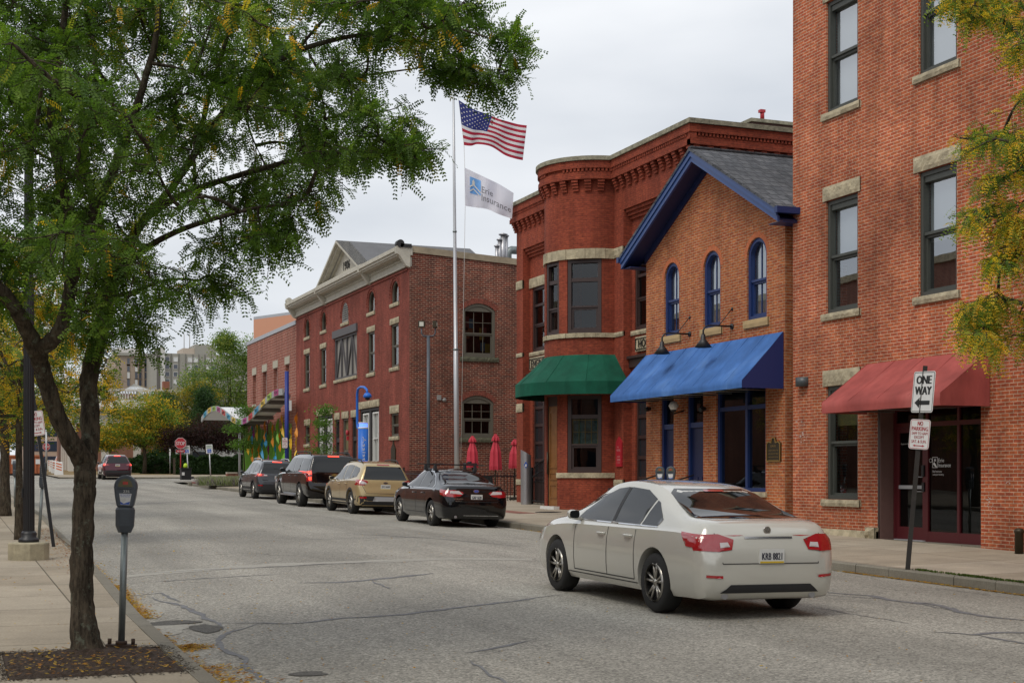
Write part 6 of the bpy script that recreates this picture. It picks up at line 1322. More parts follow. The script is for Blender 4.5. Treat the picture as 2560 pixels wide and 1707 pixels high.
def chair(x, y, rz, label):
    t = thing('patio_chair', label, 'chair', (x, y, zf(y)), 'black patio chairs', (0, 0, rz), local=True); q = MB(); q.box(-.22, .22, -.22, .22, .42, .45); q.build('seat', M['black'], t)
    q = MB(); q.prism([(-.22, .22, .5), (.22, .22, .5), (.22, .25, .5), (-.22, .25, .5)], [(-.2, .3, .92), (.2, .3, .92), (.2, .33, .92), (-.2, .33, .92)]); q.build('backrest', M['black'], t)
    for sx in (-.2, .2):
        for sy in (-.2, .2): q = MB(); q.tube([(sx, sy, .42), (sx*1.1, sy*1.15, 0)], .014, 6); q.build('leg', M['black'], t)
chair(19.0, 50.3, 2.6, 'black patio chair behind the railing, nearest the engine house'); chair(18.2, 50.2, .4, 'black patio chair behind the railing, nearest the flagpole')
t = thing('patio_table', 'round black patio table under the middle red umbrella', 'table', (18.55, 51.2, zf(51))); q = MB(); q.cyl((18.55, 51.2, zf(51)+.7), .45, .03, 20); q.build('tabletop', M['black'], t); q = MB(); q.cyl((18.55, 51.2, zf(51)), .03, .7, 8); q.lathe([(.25, 0), (.25, .02), (.03, .05)], (18.55, 51.2, zf(51)), 12); q.build('pedestal', M['black'], t)
t = ironfence('orange_bike_rack', 'low orange mesh panel behind the patio railing', (18.4, 49.6, 0), (20, 49.6, 0), zf, .5, .2) if 0 else None
# manhole, utility marks, handrails
c0 = on_g(1371, 1281, .1); q = MB(); zz = rwalk(c0.x, c0.y); q.lathe([(.40, .002), (.40, .008), (.37, .010), (0, .010)], (c0.x, c0.y, zz), 28); q.lathe([(.30, .011), (.30, .014), (.27, .014), (.27, .011)], (c0.x, c0.y, zz), 24); tag(q.build('manhole_cover', mat('manhole_iron', (.05, .045, .045), .6, noise=(30, .3)), org=(c0.x, c0.y, zz)), 'round dark manhole cover in the pavement before the engine house', 'manhole cover')
q = MB(); cx, cy = 17.05, YX(1400, 17.05); tag(sheet('brick_apron', [15.5, 19.1], [38.5, 44.5], lambda x, y: rwalk(x, y)+.004, M['brickpave']), kind='structure')
for px, lab in ((1618, 'left'), (1700, 'right')):
    y = YX(px, 17.2); z = rwalk(17, y); q = MB(); q.tube([(XF, y+.0, z+1.2), (16.9, y+.55, z+.92), (16.5, y+.9, z+.8)], .02, 6); q.tube([(16.5, y+.9, z), (16.5, y+.9, z+.8)], .02, 6); q.tube([(17.3, y+.25, z), (17.3, y+.25, z+1.08)], .018, 6)
    tag(q.build('handrail', M['black'], org=(16.9, y, z)), 'black sloping handrail at the %s blue door' % lab, 'handrail')
# ---------------------------------------------------------------- the far corner: signs, bin, planter, container
def simple_sign(base, label, hp, builder, postm='alu', rad=.03, rubber=False, cat='sign', lean=0, name='street_sign'):
    t = thing(name, label, cat, base, rot=lean_rot(lean), local=True); q = MB(); q.cyl((0, 0, 0), rad, hp, 8); q.build('post', M[postm], t)
    if rubber: q = MB(); q.box(-.36, .36, -.2, .2, 0, .16); q.build('rubber_base', M['tyre'], t, bevel=.03)
    builder(t); return t
F20 = lambda n=.05: (lambda f: (setattr(f, 'o', f.o+f.n*n), f)[1])(lfr(14))
b = on_g(451.5, 1197, .12)
def bs(t): stop(t, F20(), 2.45); plate(t, F20(), -.3, .3, 1.83, 2.0, 'signred'); q = MB(); text(q, 'ALL WAY', F20(), 0, 1.915, .45, .10, .003, .003); q.build('lettering', M['signwhite'], t)
simple_sign(b, 'large red stop sign on a red post at the near corner of the plaza', 2.8, bs, 'signred', .04, name='stop_sign')
def ha(t):
    plate(t, F20(), -.2, .2, 1.75, 2.3, 'signwhite'); q = MB(); text(q, 'RESERVED', F20(), 0, 2.2, .3, .07, .003, .002); text(q, 'PARKING', F20(), 0, 2.1, .3, .07, .003, .002); q.build('lettering', M['signgreen'], t)
    q = MB(); f = F20(); q.fb(f, -.12, .12, 1.79, 2.02, .001, .003); p = q.build('symbol_panel', M['signblue'], t); q = MB(); q.lathe([(.02, -.001), (.02, .001), (0, .001)], tuple(f.p(-.02, 1.99, .005)), 8, 'y'); q.fb(f, -.03, -.01, 1.9, 1.97, .004, .006); q.fb(f, -.01, .04, 1.9, 1.915, .004, .006); q.fb(f, .03, .045, 1.84, 1.9, .004, .006)
    for k in range(12): a = k*math.pi*.45/4+2.2; q.tube([f.p(.0+.06*math.cos(a), 1.87+.05*math.sin(a), .005), f.p(.06*math.cos(a+.4), 1.87+.05*math.sin(a+.4), .005)], .008, 4)
    q.build('symbol', M['signwhite'], p)
simple_sign(on_g(471, 1197, .12), 'accessible parking sign on rubber foot beside the black bin', 1.9, ha, 'alu', .04, True, lean=-.05)
simple_sign(on_g(527.5, 1205, .12), 'accessible parking sign on rubber foot by the brick corner, the nearer one', 1.9, ha, 'alu', .04, True, lean=-.05)
def wn_(t): plate(t, F20(), -.2, .2, 1.5, 2.0, 'signwhite'); q = MB(); text(q, 'NO', F20(), 0, 1.88, .12, .1, .003, .003); text(q, 'PARKING', F20(), 0, 1.72, .3, .08, .003, .002); q.build('lettering', M['signred'], t)
simple_sign(on_g(517, 1182, .1), 'small white notice sign in front of the dark hedge', 1.9, wn_, 'alu', .03)
simple_sign(on_g(267, 1180, .1), 'small white parking notice above the maroon car by the yellow tree', 3.0, lambda t: (plate(t, F20(), -.2, .2, 2.5, 3.1, 'signwhite'), plate(t, F20(), -.17, .17, 2.2, 2.45, 'signwhite')), 'black', .03)
simple_sign(on_g(306, 1176, .1), 'blue and white kerbside sign just above the maroon car roof', 3.4, lambda t: (plate(t, F20(), -.12, .35, 2.5, 3.4, 'signblue'), plate(t, F20(.06), -.6, -.15, 2.3, 3.0, 'signwhite')), 'alu', .03)
simple_sign(on_g(425, 1185, .1), 'bare white marker post in front of the low hedge', 2.2, lambda t: plate(t, F20(), -.06, .06, 1.6, 2.2, 'signwhite'), 'alu', .035)
b = on_g(241, 1175.5, .1)
def nrt(t):
    stop(t, F20(), 2.3, .4); plate(t, F20(), -.32, .32, 1.05, 1.82, 'signwhite'); q = MB(); [text(q, s_, F20(), 0, z_, w_, .16, .003, .008) for s_, z_, w_ in (('NO', 1.67, .24), ('RIGHT', 1.43, .48), ('TURN', 1.2, .44))]; q.build('lettering', M['signblack'], t)
simple_sign(b, 'distant stop sign above a no right turn plate, left of the maroon car', 2.6, nrt, 'black', .04, name='stop_sign')
b = on_g(116, 1176, .1); simple_sign(b, 'pale metal pole with a stop sign half hidden behind the leaning post', 4.2, lambda t: stop(t, F20(), 2.45, .4), 'alu', .1, name='stop_sign')
c0 = on_g(464, 1199, .12); t = thing('litter_bin', 'square black litter bin with lime green bag top beside the stop sign', 'bin', c0); q = MB(); q.box(c0.x-.33, c0.x+.33, c0.y-.33, c0.y+.33, c0.z, c0.z+.72); q.build('body', M['black'], t, bevel=.02); q = MB(); q.box(c0.x-.37, c0.x+.37, c0.y-.37, c0.y+.37, c0.z+.721, c0.z+.8); q.build('lid', M['black'], t)
q = MB(); q.lathe([(.13, .8), (.15, .9), (.12, 1.05), (.05, 1.1), (0, 1.1)], tuple(c0), 12); q.build('bag_top', mat('lime', (.45, .65, .03), .6), t); q = MB(); q.fb(south(c0.y-.34), c0.x-.3, c0.x-.12, c0.z+.3, c0.z+.5, 0, .01); q.build('notice', M['signwhite'], t)
c0 = on_g(607, 1199, .12); t = thing('brick_planter', 'low brick planter wall with pale cap beside the grey parked SUV', 'planter', c0); q = MB(); q.box(c0.x-.3, 17.4, c0.y, c0.y+.5, c0.z-.2, c0.z+.42); q.build('wall', M['br_annex'], t); q = MB(); q.box(c0.x-.36, 17.4, c0.y-.06, c0.y+.56, c0.z+.42, c0.z+.52); q.build('cap', D.materials['precast'], t)
c0 = on_g(445, 1176, .1); Yc = 131; x0, x1 = XY(448, Yc), XY(640, Yc); z0 = gz(Yc)+.1; t = thing('storage_container', 'long white corrugated storage container with green lettering behind the hedge', 'container', ((x0+x1)/2, Yc, z0)); q = MB(); fr = south(Yc); n = int((x1-x0)/.28)
zt_ = at_y(520, 1118, Yc).z; vs = []
for k in range(n+1):
    for j, (du, dn) in enumerate(((0, 0), (.08, .05), (.16, .05), (.22, 0))):
        u = x0+k*.28+du; vs += [fr.p(u, z0, dn), fr.p(u, zt_, dn)]
q.add(vs, [(2*i, 2*i+2, 2*i+3, 2*i+1) for i in range(len(vs)//2-1)]); q.fb(fr, x0, x1, z0, zt_+.05, -2.4, -.01); q.fb(fr, x0-.05, x1, zt_-.02, zt_+.12, -.05, .07); q.build('body', mat('container_white', (.55, .56, .55), .6, noise=(1, .1)), t)
q = MB(); uc = (XY(600, Yc)+XY(616, Yc))/2; za = at_y(607, 1127, Yc).z; text(q, 'BIG', fr, uc, za, .95, .42, .07, .03); text(q, 'BOX', fr, uc, za-.6, .95, .42, .07, .03); q.build('lettering', M['signgreen'], t)
q = MB(); q.fb(fr, XY(480, Yc), XY(513, Yc), za-.9, za-.1, .1, .5); q.build('side_box', M['gunmetal'], t)
# left: orange dumpsters and barricades beyond the cross street
def dumpster(px0, px1, label):
    c = on_g(px0, 1188, 0); Y = c.y; x0, x1 = XY(px0, Y), XY(px1, Y); z0 = gz(Y); t = thing('dumpster', label, 'dumpster', ((x0+x1)/2, Y, z0), 'orange dumpsters'); h = at_y(px0, 1137, Y).z-z0
    q = MB(); q.prism([(x0, Y, z0+.15), (x1, Y, z0+.15), (x1, Y+2.4, z0+.15), (x0, Y+2.4, z0+.15)], [(x0-.1, Y-.1, z0+h), (x1+.1, Y-.1, z0+h), (x1+.1, Y+2.5, z0+h), (x0-.1, Y+2.5, z0+h)]); q.build('bin', M['orange_bin'], t)
    fr = south(Y); q = MB(); [q.fb(fr, x0+(x1-x0)*k/4-.05, x0+(x1-x0)*k/4+.05, z0+.2, z0+h-.1, .0, .12) for k in range(1, 4)]; q.fb(fr, x0-.12, x1+.12, z0+h-.12, z0+h, .05, .2); q.build('ribs', M['orange_bin'], t)
    q = MB(); q.box(x0+.2, x1-.2, Y+.2, Y+2.2, z0, z0+.15); q.build('skids', M['black'], t); q = MB(); q.fb(fr, x1-.55, x1-.2, z0+h-.75, z0+h-.35, .12, .14); q.build('label_plate', M['signwhite'], t)
dumpster(14, 46, 'orange dumpster seen left of the lamp post'); dumpster(72, 106, 'orange dumpster seen between lamp post and near tree')
for i, (px, pb) in enumerate(((126, 1176), (132, 1181), (138, 1185), (147, 1189))):
    c = on_g(px, pb, 0); h = 1.15; t = thing('barricade', ('white barricade with orange stripes, %s of the row beyond the crossing' % ('farthest', 'second farthest', 'second nearest', 'nearest')[i]), 'barricade', c, 'striped barricades', local=True)
    q = MB(); q.prism([(-.36, -.2, .05), (.36, -.2, .05), (.36, .2, .05), (-.36, .2, .05)], [(-.3, -.06, h), (.3, -.06, h), (.3, .06, h), (-.3, .06, h)]); q.build('panel', M['white'], t, bevel=.03); q = MB(); q.box(-.42, .42, -.24, .24, 0, .05); q.build('foot', M['tyre'], t)
    q = MB()
    for k in range(3): z = .42+k*.22; n = lambda z: -.2+.14*(z-.05)/(h-.05)-.012; q.add([(-.22, n(z+.14), z+.14), (-.22, n(z+.24), z+.24), (.22, n(z+.1), z+.1), (.22, n(z), z)], [(0, 1, 2, 3)])
    q.build('stripes', M['hazorange'], t)
# ---------------------------------------------------------------- cars
def pchip(xs, ys, x):
    xs = np.array(xs, float); ys = np.array(ys, float); h = np.diff(xs); d = np.diff(ys)/h; m = np.zeros_like(ys); m[0], m[-1] = d[0], d[-1]
    for i in range(1, len(xs)-1):
        if d[i-1]*d[i] > 0: w1, w2 = 2*h[i]+h[i-1], h[i]+2*h[i-1]; m[i] = (w1+w2)/(w1/d[i-1]+w2/d[i])
    i = np.clip(np.searchsorted(xs, x)-1, 0, len(xs)-2); t = (x-xs[i])/h[i]
    return float((2*t**3-3*t**2+1)*ys[i]+(t**3-2*t**2+t)*h[i]*m[i]+(-2*t**3+3*t**2)*ys[i+1]+(t**3-t**2)*h[i]*m[i+1])
SED = dict(L=4.8, W=.92, rw=1.02, fw=3.80, r=.335, st=[  # y, sill, shoulder, top, half width, top half width
    (0, .34, .60, .70, .70, .60), (.05, .26, .74, .84, .80, .68), (.11, .22, .86, .98, .85, .70), (.17, .21, .91, 1.055, .875, .72), (.32, .21, .94, 1.09, .895, .74), (.62, .2, .955, 1.12, .91, .745),
    (.95, .2, .955, 1.24, .92, .68), (1.35, .2, .95, 1.40, .92, .60), (1.75, .2, .945, 1.475, .92, .57), (2.25, .2, .94, 1.50, .92, .565), (2.7, .2, .935, 1.46, .92, .575), (3.1, .2, .93, 1.31, .92, .62),
    (3.45, .2, .92, 1.13, .915, .70), (3.7, .2, .905, 1.03, .91, .76), (4.2, .21, .85, .95, .89, .76), (4.55, .22, .76, .84, .83, .70), (4.72, .24, .62, .71, .75, .6), (4.8, .3, .5, .58, .6, .5)],
    win=[[(1.08, .985), (1.02, 1.06), (1.2, 1.17), (1.32, 1.25), (1.39, 1.27), (1.48, .985)], [(1.53, .985), (1.43, 1.285), (1.75, 1.385), (2.2, 1.41), (2.2, .985)], [(2.28, .985), (2.28, 1.41), (2.55, 1.385), (2.85, 1.28), (3.2, 1.09), (3.3, 1.0), (3.28, .985)]],
    rear=[(-.66, 1.10), (.66, 1.10), (.56, 1.36), (.45, 1.41), (-.45, 1.41), (-.56, 1.36)], seams=[1.5, 2.24, 3.2])
SUV = dict(L=4.55, W=.92, rw=.86, fw=3.54, r=.35, st=[
    (0, .42, .62, .68, .74, .66), (.05, .32, .76, .82, .82, .72), (.09, .28, .90, 1.0, .86, .74), (.14, .27, .99, 1.12, .885, .73), (.24, .26, 1.04, 1.32, .9, .68), (.36, .26, 1.05, 1.50, .91, .62), (.46, .26, 1.05, 1.575, .915, .60),
    (.9, .26, 1.05, 1.635, .92, .60), (1.6, .26, 1.03, 1.665, .92, .60), (2.2, .26, 1.01, 1.655, .92, .60), (2.6, .26, .99, 1.58, .92, .61), (3.0, .26, .98, 1.38, .92, .65), (3.35, .26, .97, 1.18, .915, .72), (3.6, .26, .95, 1.07, .91, .77),
    (4.0, .27, .90, 1.01, .89, .77), (4.35, .29, .80, .89, .84, .70), (4.5, .3, .66, .75, .77, .6), (4.55, .34, .55, .62, .68, .5)],
    win=[[(.55, 1.16), (.5, 1.33), (.62, 1.43), (1.2, 1.5), (1.22, 1.09)], [(1.28, 1.08), (1.26, 1.505), (1.6, 1.525), (2.02, 1.52), (2.02, 1.05)], [(2.09, 1.045), (2.09, 1.515), (2.4, 1.48), (2.7, 1.36), (3.05, 1.14), (3.1, 1.04)]],
    rear=[(-.70, 1.08), (.70, 1.08), (.62, 1.30), (.55, 1.49), (-.55, 1.49), (-.62, 1.30)], seams=[1.24, 2.05, 3.1])
BIG = dict(L=5.7, W=1.02, rw=1.16, fw=4.46, r=.41, st=[
    (0, .46, .70, .76, .84, .78), (.06, .38, .80, .86, .92, .84), (.10, .36, 1.1, 1.2, .95, .84), (.15, .36, 1.18, 1.34, .965, .83), (.24, .36, 1.2, 1.62, .98, .78), (.32, .36, 1.2, 1.79, .985, .74), (.42, .36, 1.2, 1.835, .99, .73),
    (1.2, .36, 1.19, 1.88, 1.01, .73), (2.4, .36, 1.18, 1.885, 1.02, .73), (3.1, .36, 1.17, 1.86, 1.02, .73), (3.5, .36, 1.16, 1.74, 1.02, .75), (3.9, .36, 1.15, 1.5, 1.02, .8), (4.2, .36, 1.14, 1.28, 1.01, .85), (4.5, .36, 1.12, 1.22, 1.0, .86),
    (5.2, .38, 1.06, 1.14, .98, .84), (5.5, .4, .96, 1.05, .94, .78), (5.66, .42, .8, .9, .88, .7), (5.7, .46, .7, .76, .8, .6)],
    win=[[(.42, 1.24), (.42, 1.70), (1.45, 1.72), (1.5, 1.24)], [(1.6, 1.24), (1.56, 1.725), (2.42, 1.73), (2.42, 1.22)], [(2.52, 1.22), (2.52, 1.73), (3.15, 1.71), (3.45, 1.6), (3.9, 1.3), (3.95, 1.21)]],
    rear=[(-.80, 1.24), (.80, 1.24), (.78, 1.5), (.70, 1.74), (-.70, 1.74), (-.78, 1.5)], seams=[1.52, 2.47, 3.7])
def loft(sp, dz=0, nst=60):
    ys = [s[0] for s in sp['st']]; L_ = sp['L']; col = lambda k: [s[k] for s in sp['st']]
    yy = sorted(set([round(y, 4) for y in np.linspace(0, L_, nst)]+[round(v, 3) for v in np.linspace(0, .5, 16)]))
    V = []; n = None
    for y in yy:
        zs, zb, zt, w_, wt = [pchip(ys, col(k), y) for k in (1, 2, 3, 4, 5)]; zt = max(zt, zb+.03); wt = min(wt, w_-.05)
        g = min(1, (zt-zb)/.35)
        half = [(w_-.22, zs), (w_-.07, zs+.02), (w_-.02, zs+.10), (w_, zs+(zb-zs)*.38), (w_+.004, zs+(zb-zs)*.62), (w_-.006, zs+(zb-zs)*.82), (w_-.03, zb-.012), (w_-.055-.02*g, zb+.012)]
        a, b = (w_-.075-.02*g, zb+.03*1), (wt, zt-.055*g-.004)
        for t in (.12, .4, .7, .92): half.append((a[0]+(b[0]-a[0])*t+.018*g*math.sin(t*math.pi), a[1]+(b[1]-a[1])*t))
        half += [(wt-.05, zt-.018*g), (wt*.72, zt-.004), (wt*.36, zt+.004*g)]
        loop = [(0, y, zs)]+[(x, y, z) for x, z in half]+[(0, y, zt+.006*g)]+[(-x, y, z) for x, z in half[::-1]]
        n = len(loop); V += loop
    m = len(yy); F = [(i*n+k, i*n+(k+1) % n, (i+1)*n+(k+1) % n, (i+1)*n+k) for i in range(m-1) for k in range(n)]+[tuple(range(n))[::-1], tuple((m-1)*n+k for k in range(n))]
    return V, F
def wheel_parts(root, x, y, r, side, wdt=.22, rimcol='rim', spokes=5):
    c = (x, y, r); q = MB(); s = side
    q.lathe([(r*.66, -wdt/2+.01), (r*.93, -wdt/2), (r, -wdt/2+.03), (r, wdt/2-.03), (r*.93, wdt/2), (r*.66, wdt/2-.01), (r*.66, -wdt/2+.01)], c, 32, 'x', caps=False); wh = q.build('wheel', M['tyre'], root)
    q = MB(); xo = x+s*(wdt/2-.02); q.lathe([(r*.70, -.01), (r*.70, .012*1), (r*.64, .012), (r*.62, -.03)], (xo, y, r), 32, 'x', caps=False); q.lathe([(0, .0), (r*.13, 0), (r*.13, .014*s), (0, .02*s)], (xo-s*.01, y, r), 12, 'x')
    for k in range(spokes):
        for d in (-.13, .13):
            a = 2*math.pi*k/spokes+d*.9+.3; a2 = 2*math.pi*k/spokes+d*1.6+.3
            p0 = (xo-s*.012, y+r*.08*math.cos(a), r+r*.08*math.sin(a)); p1 = (xo-s*.004, y+r*.66*math.cos(a2), r+r*.66*math.sin(a2)); q.tube([p0, p1], [r*.05, r*.05], 5)
    q.build('rim', M[rimcol], wh); q = MB(); q.lathe([(0, 0), (r*.64, 0)], (x+s*(wdt/2-.07), y, r), 20, 'x', caps=False); q.build('brake_disc', M['plastic'], wh)
def car(name, label, sp, x, yr, paint, hs=1.0, ws=1.0, ls=1.0, group='cars parked along the right kerb', rz=0, detail=None, rimcol='rim', lit=False, lights=None, sidelights=None, cladding=None, plate_t=None, platez=.95, deck=None, wheelr=None, glass='carglass', tail='taillight', roll=None):
    S = lambda p: (p[0]*ws, p[1]*ls, p[2]*hs)
    rl = roll if roll is not None else .18*(x-7.6)/34.8
    root = thing(name, label, 'car', (x, yr, road_z(x, yr)), group, (math.atan(.0145), rl, rz), local=True)
    V, F = loft(sp); V = [S(p) for p in V]; me = D.meshes.new('body'); me.from_pydata(V, [], F); bm = bmesh.new(); bm.from_mesh(me); bmesh.ops.recalc_face_normals(bm, faces=bm.faces); bm.to_mesh(me)
    bvh = BVHTree.FromBMesh(bm); bm.free(); R = wheelr or sp['r']; WH = [(sp['rw']*ls), (sp['fw']*ls)]; Wd = sp['W']*ws; L_ = sp['L']*ls
    tmp = D.objects.new('tmp', me); COL.objects.link(tmp); cu = MB()
    for y in WH:
        for s in (-1, 1): a, b = sorted((s*(Wd-.34), s*(Wd+.2))); cu.lathe([(R+.055, a), (R+.055, b)], (0, y, R+.01), 40, 'x')
    co = cu.build('cut', M['plastic']); md = tmp.modifiers.new('b', 'BOOLEAN'); md.operation = 'DIFFERENCE'; md.object = co; md.solver = 'EXACT'
    bpy.context.view_layer.update(); dg = bpy.context.evaluated_depsgraph_get(); nm = D.meshes.new_from_object(tmp.evaluated_get(dg)); D.objects.remove(tmp); D.objects.remove(co)
    nm.materials.clear(); nm.materials.append(paint); nm.polygons.foreach_set('use_smooth', [True]*len(nm.polygons)); nm.set_sharp_from_angle(angle=math.radians(32)); nm.name = 'body'
    body = mesh_obj('body', nm, root)
    def cast(a, b, view):
        if view in 'LR': s = -1 if view == 'L' else 1; o, d = Vector((s*3, a, b)), Vector((-s, 0, 0))
        elif view == 'B': o, d = Vector((a, -3, b)), Vector((0, 1, 0))
        elif view == 'F': o, d = Vector((a, L_+3, b)), Vector((0, -1, 0))
        else: o, d = Vector((a, b, 4)), Vector((0, 0, -1))
        h = bvh.ray_cast(o, d); return (h[0], h[1] if h[1].dot(d) < 0 else -h[1]) if h[0] is not None else (None, None)
    def patch(q, poly, view, off=.004, g=.07, scale=True):
        if scale: poly = [((a*(ls if view in 'LR' else ws)), b*hs) for a, b in poly]
        pts = []; 
        for i in range(len(poly)):
            a, b = Vector(poly[i]), Vector(poly[(i+1) % len(poly)]); n = max(1, int((b-a).length/g)); pts += [a.lerp(b, k/n) for k in range(n)]
        es = [(i, (i+1) % len(pts)) for i in range(len(pts))]; pl = [tuple(p) for p in pts]; ax, bx = min(p[0] for p in pl), max(p[0] for p in pl); az, bz = min(p[1] for p in pl), max(p[1] for p in pl)
        for u in np.arange(ax+g/2, bx, g):
            for v in np.arange(az+g/2, bz, g):
                if inpoly((u, v), pl) and min((Vector((u, v))-p).length for p in pts[:len(es)]) > g*.35: pts.append(Vector((u, v)))
        r = delaunay_2d_cdt(pts, es, [], 0, 1e-5); VV = []; ok = []
        for p in r[0]:
            h, n = cast(p.x, p.y, view); ok.append(h is not None); VV.append(tuple(h+n*off) if h is not None else (0, 0, 0))
        fs = [tuple(f) for f in r[2] if all(ok[i] for i in f) and inpoly(tuple(sum((r[0][i] for i in f), Vector((0, 0)))/len(f)), pl)]
        used = sorted({i for f in fs for i in f}); mp_ = {o_: i for i, o_ in enumerate(used)}; q.add([VV[i] for i in used], [tuple(mp_[i] for i in f) for f in fs], True)
    def band(q, pts, view, w_, off=.0035):
        for a, b in zip(pts[:-1], pts[1:]):
            a, b = Vector(a), Vector(b); t = (b-a).normalized(); s = Vector((-t.y, t.x))*w_/2; patch(q, [tuple(a+s), tuple(b+s), tuple(b-s), tuple(a-s)], view, off, .12)
    def part(nm_, m_, f, parent=body): q = MB(); f(q); return q.build(nm_, m_, parent, recalc=False) if q.f else None
    for v in 'LR':
        for w_ in sp['win']: part('window', M[glass], lambda q: patch(q, w_, v), root)
    part('rear_window', M[glass], lambda q: patch(q, sp['rear'], 'B'), root)
    wz = {4.8: [(-.72, 1.05), (.72, 1.05), (.6, 1.40), (-.6, 1.40)], 4.55: [(-.72, 1.1), (.72, 1.1), (.58, 1.58), (-.58, 1.58)], 5.7: [(-.82, 1.26), (.82, 1.26), (.7, 1.78), (-.7, 1.78)]}[sp['L']]
    part('windscreen', M[glass], lambda q: patch(q, wz, 'F'), root)
    def seams(q):
        for v in 'LR':
            for y in sp['seams']:
                zb_ = pchip([s[0] for s in sp['st']], [s[2] for s in sp['st']], y); zs_ = .34 if sp['L'] < 5 else .5; band(q, [(y, zs_), (y, zb_-.02)], v, .012)
            band(q, [(sp['seams'][0]-.0, .34 if sp['L'] < 5 else .5), (sp['seams'][-1], .34 if sp['L'] < 5 else .5)], v, .012)
    part('door_seams', M['plastic'], seams)
    for v, s in (('L', -1), ('R', 1)):
        for y in sp['seams'][:2]:
            zb_ = pchip([t[0] for t in sp['st']], [t[2] for t in sp['st']], y)-.10; h, n = cast((y+.16)*ls, zb_*hs, v)
            if h: q = MB(); q.tube([h-Vector((0, .1, 0)), h+Vector((s*.035, -.07, 0)), h+Vector((s*.035, .07, 0)), h+Vector((0, .1, 0))], .013, 6); q.build('door_handle', paint, body)
        q = MB(); ym = (sp['seams'][-1]-.02)*ls; zm = (pchip([t[0] for t in sp['st']], [t[2] for t in sp['st']], sp['seams'][-1])+.09)*hs; h, n = cast(ym, zm-.04, v)
        if h:
            c = Vector((s*(abs(h.x)+.13), ym, zm+.02)); k = .8 if sp['L'] < 5 else 1.15
            vs = []
            for dy, w_, hh in ((-.06, .085, .062), (-.02, .10, .075), (.05, .075, .055), (.08, .03, .03)):
                for a in range(12): t = 2*math.pi*a/12; ct, st_ = math.cos(t), math.sin(t); vs.append((c.x+abs(ct)**.6*math.copysign(w_*k, ct), c.y+dy, c.z+abs(st_)**.6*math.copysign(hh*k, st_)))
            q.add(vs, [(i*12+a, i*12+(a+1) % 12, (i+1)*12+(a+1) % 12, (i+1)*12+a) for i in range(3) for a in range(12)]+[tuple(range(36, 48))], True); q.tube([h, c+Vector((0, .03, -.04))], .025, 6); mo = q.build('wing_mirror', paint, root)
            q = MB(); q.add(vs[:12], [tuple(range(12))]); q.build('mirror_glass', M['carglass'], mo, recalc=False)
    for y in WH:
        for s in (-1, 1): wheel_parts(root, s*(Wd-.13), y, R, s, .23 if sp['L'] < 5 else .28, rimcol)
    q = MB(); q.box(-Wd+.36, Wd-.36, .5, L_-.6, .2 if sp['L'] < 5 else .3, .36); q.build('underbody', M['plastic'], root)
    if lights:
        for sgn in (-1, 1):
            for poly in lights: part('tail_light', M[tail], lambda q: patch(q, [(sgn*a, b) for a, b in poly], 'B', .008, .04), root)
            if sidelights: part('tail_light', M[tail], lambda q: patch(q, sidelights, 'L' if sgn < 0 else 'R', .008, .04), root)
    if cladding:
        zc = cladding
        def cl(q):
            for v in 'LR': patch(q, [(WH[1]/ls-R-.07, .3), (WH[1]/ls-R-.07, zc), (WH[0]/ls+R+.07, zc), (WH[0]/ls+R+.07, .3)], v, .004)
            patch(q, [(-.9, .3), (-.9, zc+.12), (.9, zc+.12), (.9, .3)], 'B', .005)
        part('cladding', M['plastic'], cl, root)
        def lip(q):
            for y in WH:
                for v in 'LR':
                    arc = [(y/ls+(R+.05+d)/ls*math.cos(t), (R+.01+(R+.05+d)*math.sin(t))/hs) for d in (0,) for t in np.linspace(.0, math.pi, 15)]+[(y/ls+(R+.12)/ls*math.cos(t), (R+.01+(R+.12)*math.sin(t))/hs) for t in np.linspace(math.pi, .0, 15)]; patch(q, arc, v, .005, .05)
        part('arch_trim', M['plastic'], lip, root)
    if plate_t:
        h, n = cast(0, platez*hs, 'B'); y = h.y-.012; fr = Fr((0, y, 0), (1, 0, 0), (0, -1, 0)); q = MB(); q.fb(fr, -.155, .155, platez*hs-.077, platez*hs+.077, -.01, .004); p = q.build('licence_plate', M['plate'], root)
        q = MB(); text(q, plate_t, fr, 0, platez*hs, .25, .075, .006, .003); q.build('plate_number', M['platedark'], p); q = MB(); q.fb(fr, -.15, .15, platez*hs-.074, platez*hs-.054, .004, .0055); q.build('plate_band', M['plateyel'], p)
    if detail: detail(root, body, patch, part, cast, band)
    return root
P = lambda n, c, r=.25, m=0: mat(n, c, r, metal=m, coat=1, spec=.15)
